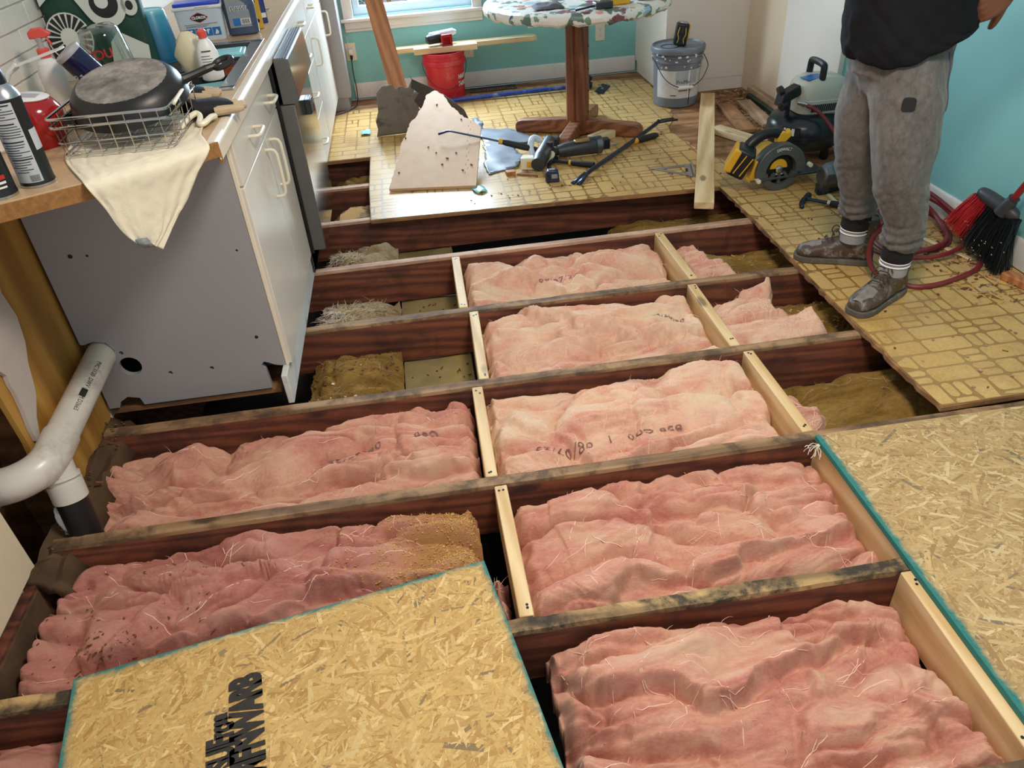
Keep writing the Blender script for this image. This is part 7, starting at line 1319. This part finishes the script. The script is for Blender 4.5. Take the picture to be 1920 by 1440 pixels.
# socks and boots
M['boot'] = plain('scuffed_brown_leather', srgb(78, 62, 50), .5, 0, .2, 44, .4, 70, .5, srgb(156, 148, 140), .85); M['toecap'] = plain('worn_pale_leather', srgb(132, 126, 120), .5, 0, .12, 30, .2, 120, .5, srgb(88, 76, 66), .6); M['sole'] = plain('dusty_rubber_sole', srgb(92, 84, 76), .8, 0, .12, 30, 0, 60, .5, srgb(150, 142, 132), .5); M['lace'] = plain('brown_lace', srgb(70, 54, 44), .8)
def boot(label_dark, ankle, ang):
    A = Matrix.Translation((ankle[0], ankle[1], FZ)) @ Matrix.Rotation(ang, 4, 'Z')      # local +x towards the toe, ankle at origin
    m = MB(); P = []
    for x, w, tp in ((-.078, .016, .05), (-.072, .030, .075), (-.05, .037, .10), (-.01, .040, .115), (.04, .041, .108), (.08, .044, .092), (.12, .047, .076), (.16, .047, .066), (.185, .042, .058), (.200, .030, .05), (.206, .014, .04)):
        row = []
        for q in range(18):
            u = 2 * PI * q / 18; cy = math.copysign(abs(math.cos(u)) ** .75, math.cos(u)) * w; cz = math.sin(u); z = .016 + (tp - .016) * (.5 + .5 * math.copysign(abs(cz) ** .75, cz)); row.append(A @ Vector((x, cy, z)))
        P.append(row)
    m.grid(P, wrap=True); m.add(P[0], [tuple(range(18))[::-1]]); m.add(P[-1], [tuple(range(18))])
    sh = [[A @ Vector((ox + rx * math.cos(u), ry * math.sin(u), z + .006 * math.cos(u) * (z > .12) * -1)) for u in [2 * PI * q / 20 for q in range(20)]] for z, rx, ry, ox in ((.06, .060, .040, -.012), (.10, .062, .041, -.012), (.135, .056, .042, -.016), (.186, .056, .045, -.020))]; m.grid(sh, wrap=True); m.add(sh[0], [tuple(range(20))[::-1]]); m.add(sh[-1], [tuple(range(20))])
    bo = remesh(m, 'boot', 'boot', .0052, 4, root, lambda co, no: .0022 * fbm(co[:, 0] * 22 + co[:, 2] * 9, co[:, 1] * 22 + co[:, 2] * 14, 31, 3))
    m = MB(); rim = [A @ Vector((-.018 + .056 * math.cos(u), (.046) * math.sin(u), .188 - .006 * math.cos(u))) for u in [2 * PI * q / 24 for q in range(24)]]; m.tube(rim, .0042, 8, closed=True); m.build('collar', 'boot', bo, off=off)
    out = []
    for x, w in ((-.082, .018), (-.074, .032), (-.04, .040), (.0, .042), (.05, .042), (.09, .046), (.13, .051), (.165, .050), (.19, .043), (.206, .030), (.213, .012)): out.append((x, w))
    pl = out + [(x, -w) for x, w in out[::-1]]; m = MB(); m.prism(pl, 0.0006, .023, None, A); m.build('sole', 'sole', bo, off=off, bevel=.003)
    m = MB(); P = []
    for x in np.linspace(.118, .196, 10):
        row = []; w = .047 - max(0, x - .15) * .42; tp = .079 - (x - .118) * .33
        for q in np.linspace(.42, PI - .42, 12): row.append(A @ Vector((x, math.cos(q) * w * .93, .034 + (tp - .030) * math.sin(q))))
        P.append(row)
    m.grid(P); m.build('toe_cap', 'toecap', bo, off=off)
    for k in range(5):
        f = k / 4; x = .098 - .075 * f; z = .094 + .052 * f; w = .026; m = MB(); s_ = 1 if k % 2 else -1
        m.tube([A @ Vector((x - .006, -w * s_, z - .012)), A @ Vector((x, -w * .5 * s_, z + .004)), A @ Vector((x + .004, w * .5 * s_, z + .005)), A @ Vector((x + .008, w * s_, z - .010))], .0026, 6); m.build('lace', 'lace', bo, off=off)
    for s_ in (-1, 1):
        m = MB(); m.tube(catmull([A @ Vector((.05, .006 * s_, .130)), A @ Vector((.072, .018 * s_, .142)), A @ Vector((.085, .030 * s_, .12)), A @ Vector((.075, .034 * s_, .095))], 4), .0022, 6); m.build('lace_end', 'lace', bo, off=off)
    m = MB(); P = [[A @ Vector((.028 + .004 * math.sin(y * 60) - .2 * (z - .12), y, z)) for y in np.linspace(-.026, .026, 6)] for z in np.linspace(.115, .182, 6)]; m.grid(P); m.build('tongue', 'boot', bo, off=off, solid=.004)
    return bo
boot('left', (1.622, 2.243), math.atan2(-.093, -.178)); boot('right', (1.632, 2.535), math.atan2(.105, -.215))
for cx, cy in ((1.620, 2.244), (1.616, 2.525)):
    m = MB(); m.lathe([(.049, .172), (.053, .18), (.052, .225), (.052, .245)], 24, T(cx, cy, 0), cap=False); m.build('black_cuff', 'gloveblack', root, off=off); m = MB(); m.lathe([(.047, .12), (.048, .155), (.047, .17)], 24, T(cx, cy, 0), cap=False); m.build('grey_sock', 'cab_side', root, off=off)
    for z in (.158, .172): m = MB(); m.lathe([(.0485, z - .003), (.0525, z), (.0485, z + .003)], 24, T(cx, cy, 0), cap=False); m.build('white_stripe', 'white', root, off=off)
# ================================================================== drain pipe and torn-open corner at left
root = thing('drain_pipe', 'white plastic drain pipe with elbow in front of the yellow plywood, black stub below', 'pipe', (-1.08, 1.70, .0)); off = root.location
M['pvc'] = plain('white_pvc', srgb(214, 208, 196), .3, 0, .04, 10, 0, 60, .5, srgb(120, 84, 62), .45)
m = MB(); m.tube([(-1.086, 2.30, .238), (-1.082, 2.16, .233), (-1.078, 1.74, .220)], .0435, 24); m.build('straight_pipe', 'pvc', root, off=off)
m = MB(); m.tube(catmull([(-1.078, 1.765, .221), (-1.077, 1.72, .2195), (-1.080, 1.675, .216), (-1.100, 1.635, .212), (-1.140, 1.608, .208), (-1.185, 1.598, .206), (-1.21, 1.596, .205)], 6), .0480, 24); m.build('elbow', 'pvc', root, off=off)
m = MB(); m.tube([(-1.20, 1.597, .2055), (-1.226, 1.593, .2045)], .0545, 24); m.tube([(-1.22, 1.594, .2048), (-1.36, 1.575, .20)], .0440, 20); m.build('side_socket', 'pvc', root, off=off)
m = MB(); m.tube([(-1.076, 1.690, .205), (-1.072, 1.672, .135)], .040, 22); m.tube([(-1.0725, 1.674, .140), (-1.069, 1.661, .088)], .0455, 22); m.tube([(-1.0735, 1.678, .158), (-1.0728, 1.675, .150)], .0465, 22); m.build('branch_coupling', 'pvc', root, off=off)
m = MB(); m.tube([(-1.069, 1.662, .095), (-1.06, 1.63, -.05), (-1.05, 1.60, -.25)], .041, 20); m.build('black_pipe', 'black', root, off=off)
for body, y0 in (('FERNCO PVC-DWV', 1.96),):
    tx = text('PVC 1120  DWV  ASTM D2665', .018, 'ink', root, T(), 'pipe_print', 0, ext=0)
    for v_ in tx.data.vertices:
        x, y, d = v_.co; a = .75 + y / .044; rr = .0440; yy = 1.955 - x; zc = .220 + (yy - 1.74) * .031; v_.co = (-1.0795 + rr * math.sin(a) - off[0], yy - off[1], zc + rr * math.cos(a) - off[2])
m = MB(); m.grid([[(-1.080 + .0442 * math.sin(a), y, .2262 + (y - 1.9) * .031 + .0442 * math.cos(a)) for a in np.linspace(.55, .95, 5)] for y in (1.90, 1.935)]); m.build('black_bar', 'ink', root, off=off)
M['sill'] = plain('rotten_sill', srgb(92, 70, 50), .95, 0, .3, 9, .6, 40, .3, srgb(60, 48, 40), .6)
rd = random.Random(4); m = MB(); m.grid([[(WL - .03 + .02 * i, 1.46 + .028 * j, -.02 + .02 * float(perlin(np.array(i * .8), np.array(j * .5), 4)) - .02 * (i > 2) - (.05 if i in (0, 5) else 0)) for j in range(26)] for i in range(6)]); sl = m.build('sill_plate', 'sill', None, off=(WL, 1.8, -.05), solid=.03); tag(sl, kind='structure'); sl.name = 'trim_4'
m = MB(); 
for k in range(40): y = rd.uniform(1.55, 2.14); m.box((WL + rd.uniform(.0, .07), y, -.008 + rd.random() * .012), (rd.uniform(.005, .022), rd.uniform(.003, .008), .004), (rd.random(), rd.random(), rd.random() * 3))
tag(m.build('rubble', 'crumb', sl, off=sl.location), kind='stuff')
m = MB(); P = []
for i in range(9):
    f = i / 8; r_ = .022 * math.sin(PI * (f * .9 + .05)) ** .5; P.append([(-1.118 + .02 * f + r_ * math.cos(a) * .6, 1.655 - .03 * f + .006 * math.sin(a * 3 + i), .062 - .115 * f + r_ * math.sin(a) * .8 + .004 * float(perlin(np.array(a), np.array(i * .7), 2))) for a in [2 * PI * k / 14 for k in range(14)]])
m.grid(P, wrap=True); o = m.build('paper_rag', 'white', None, off=(-1.11, 1.64, .0), sharp=60); tag(o, 'crumpled white paper rag stuffed below the drain elbow', 'rag')
m = MB(); m.bb((WL - .30, 1.0, -.55), (WL - .26, 2.3, .95)); m.bb((WL - .28, 1.0, -.5), (WL + .01, 1.45, -.03)); m.bb((WL - .28, 2.2, -.5), (WL - .1, 2.25, .9)); m.bb((WL - .3, .3, -.55), (WL - .12, 1.2, .02)); m.build('cavity_lining', 'sill', wl)
m = MB(); m.bb((WL - .02, -.6, -.55), (WL + .004, 5.7, -.02)); o = struct('trim_5', m, 'joist')
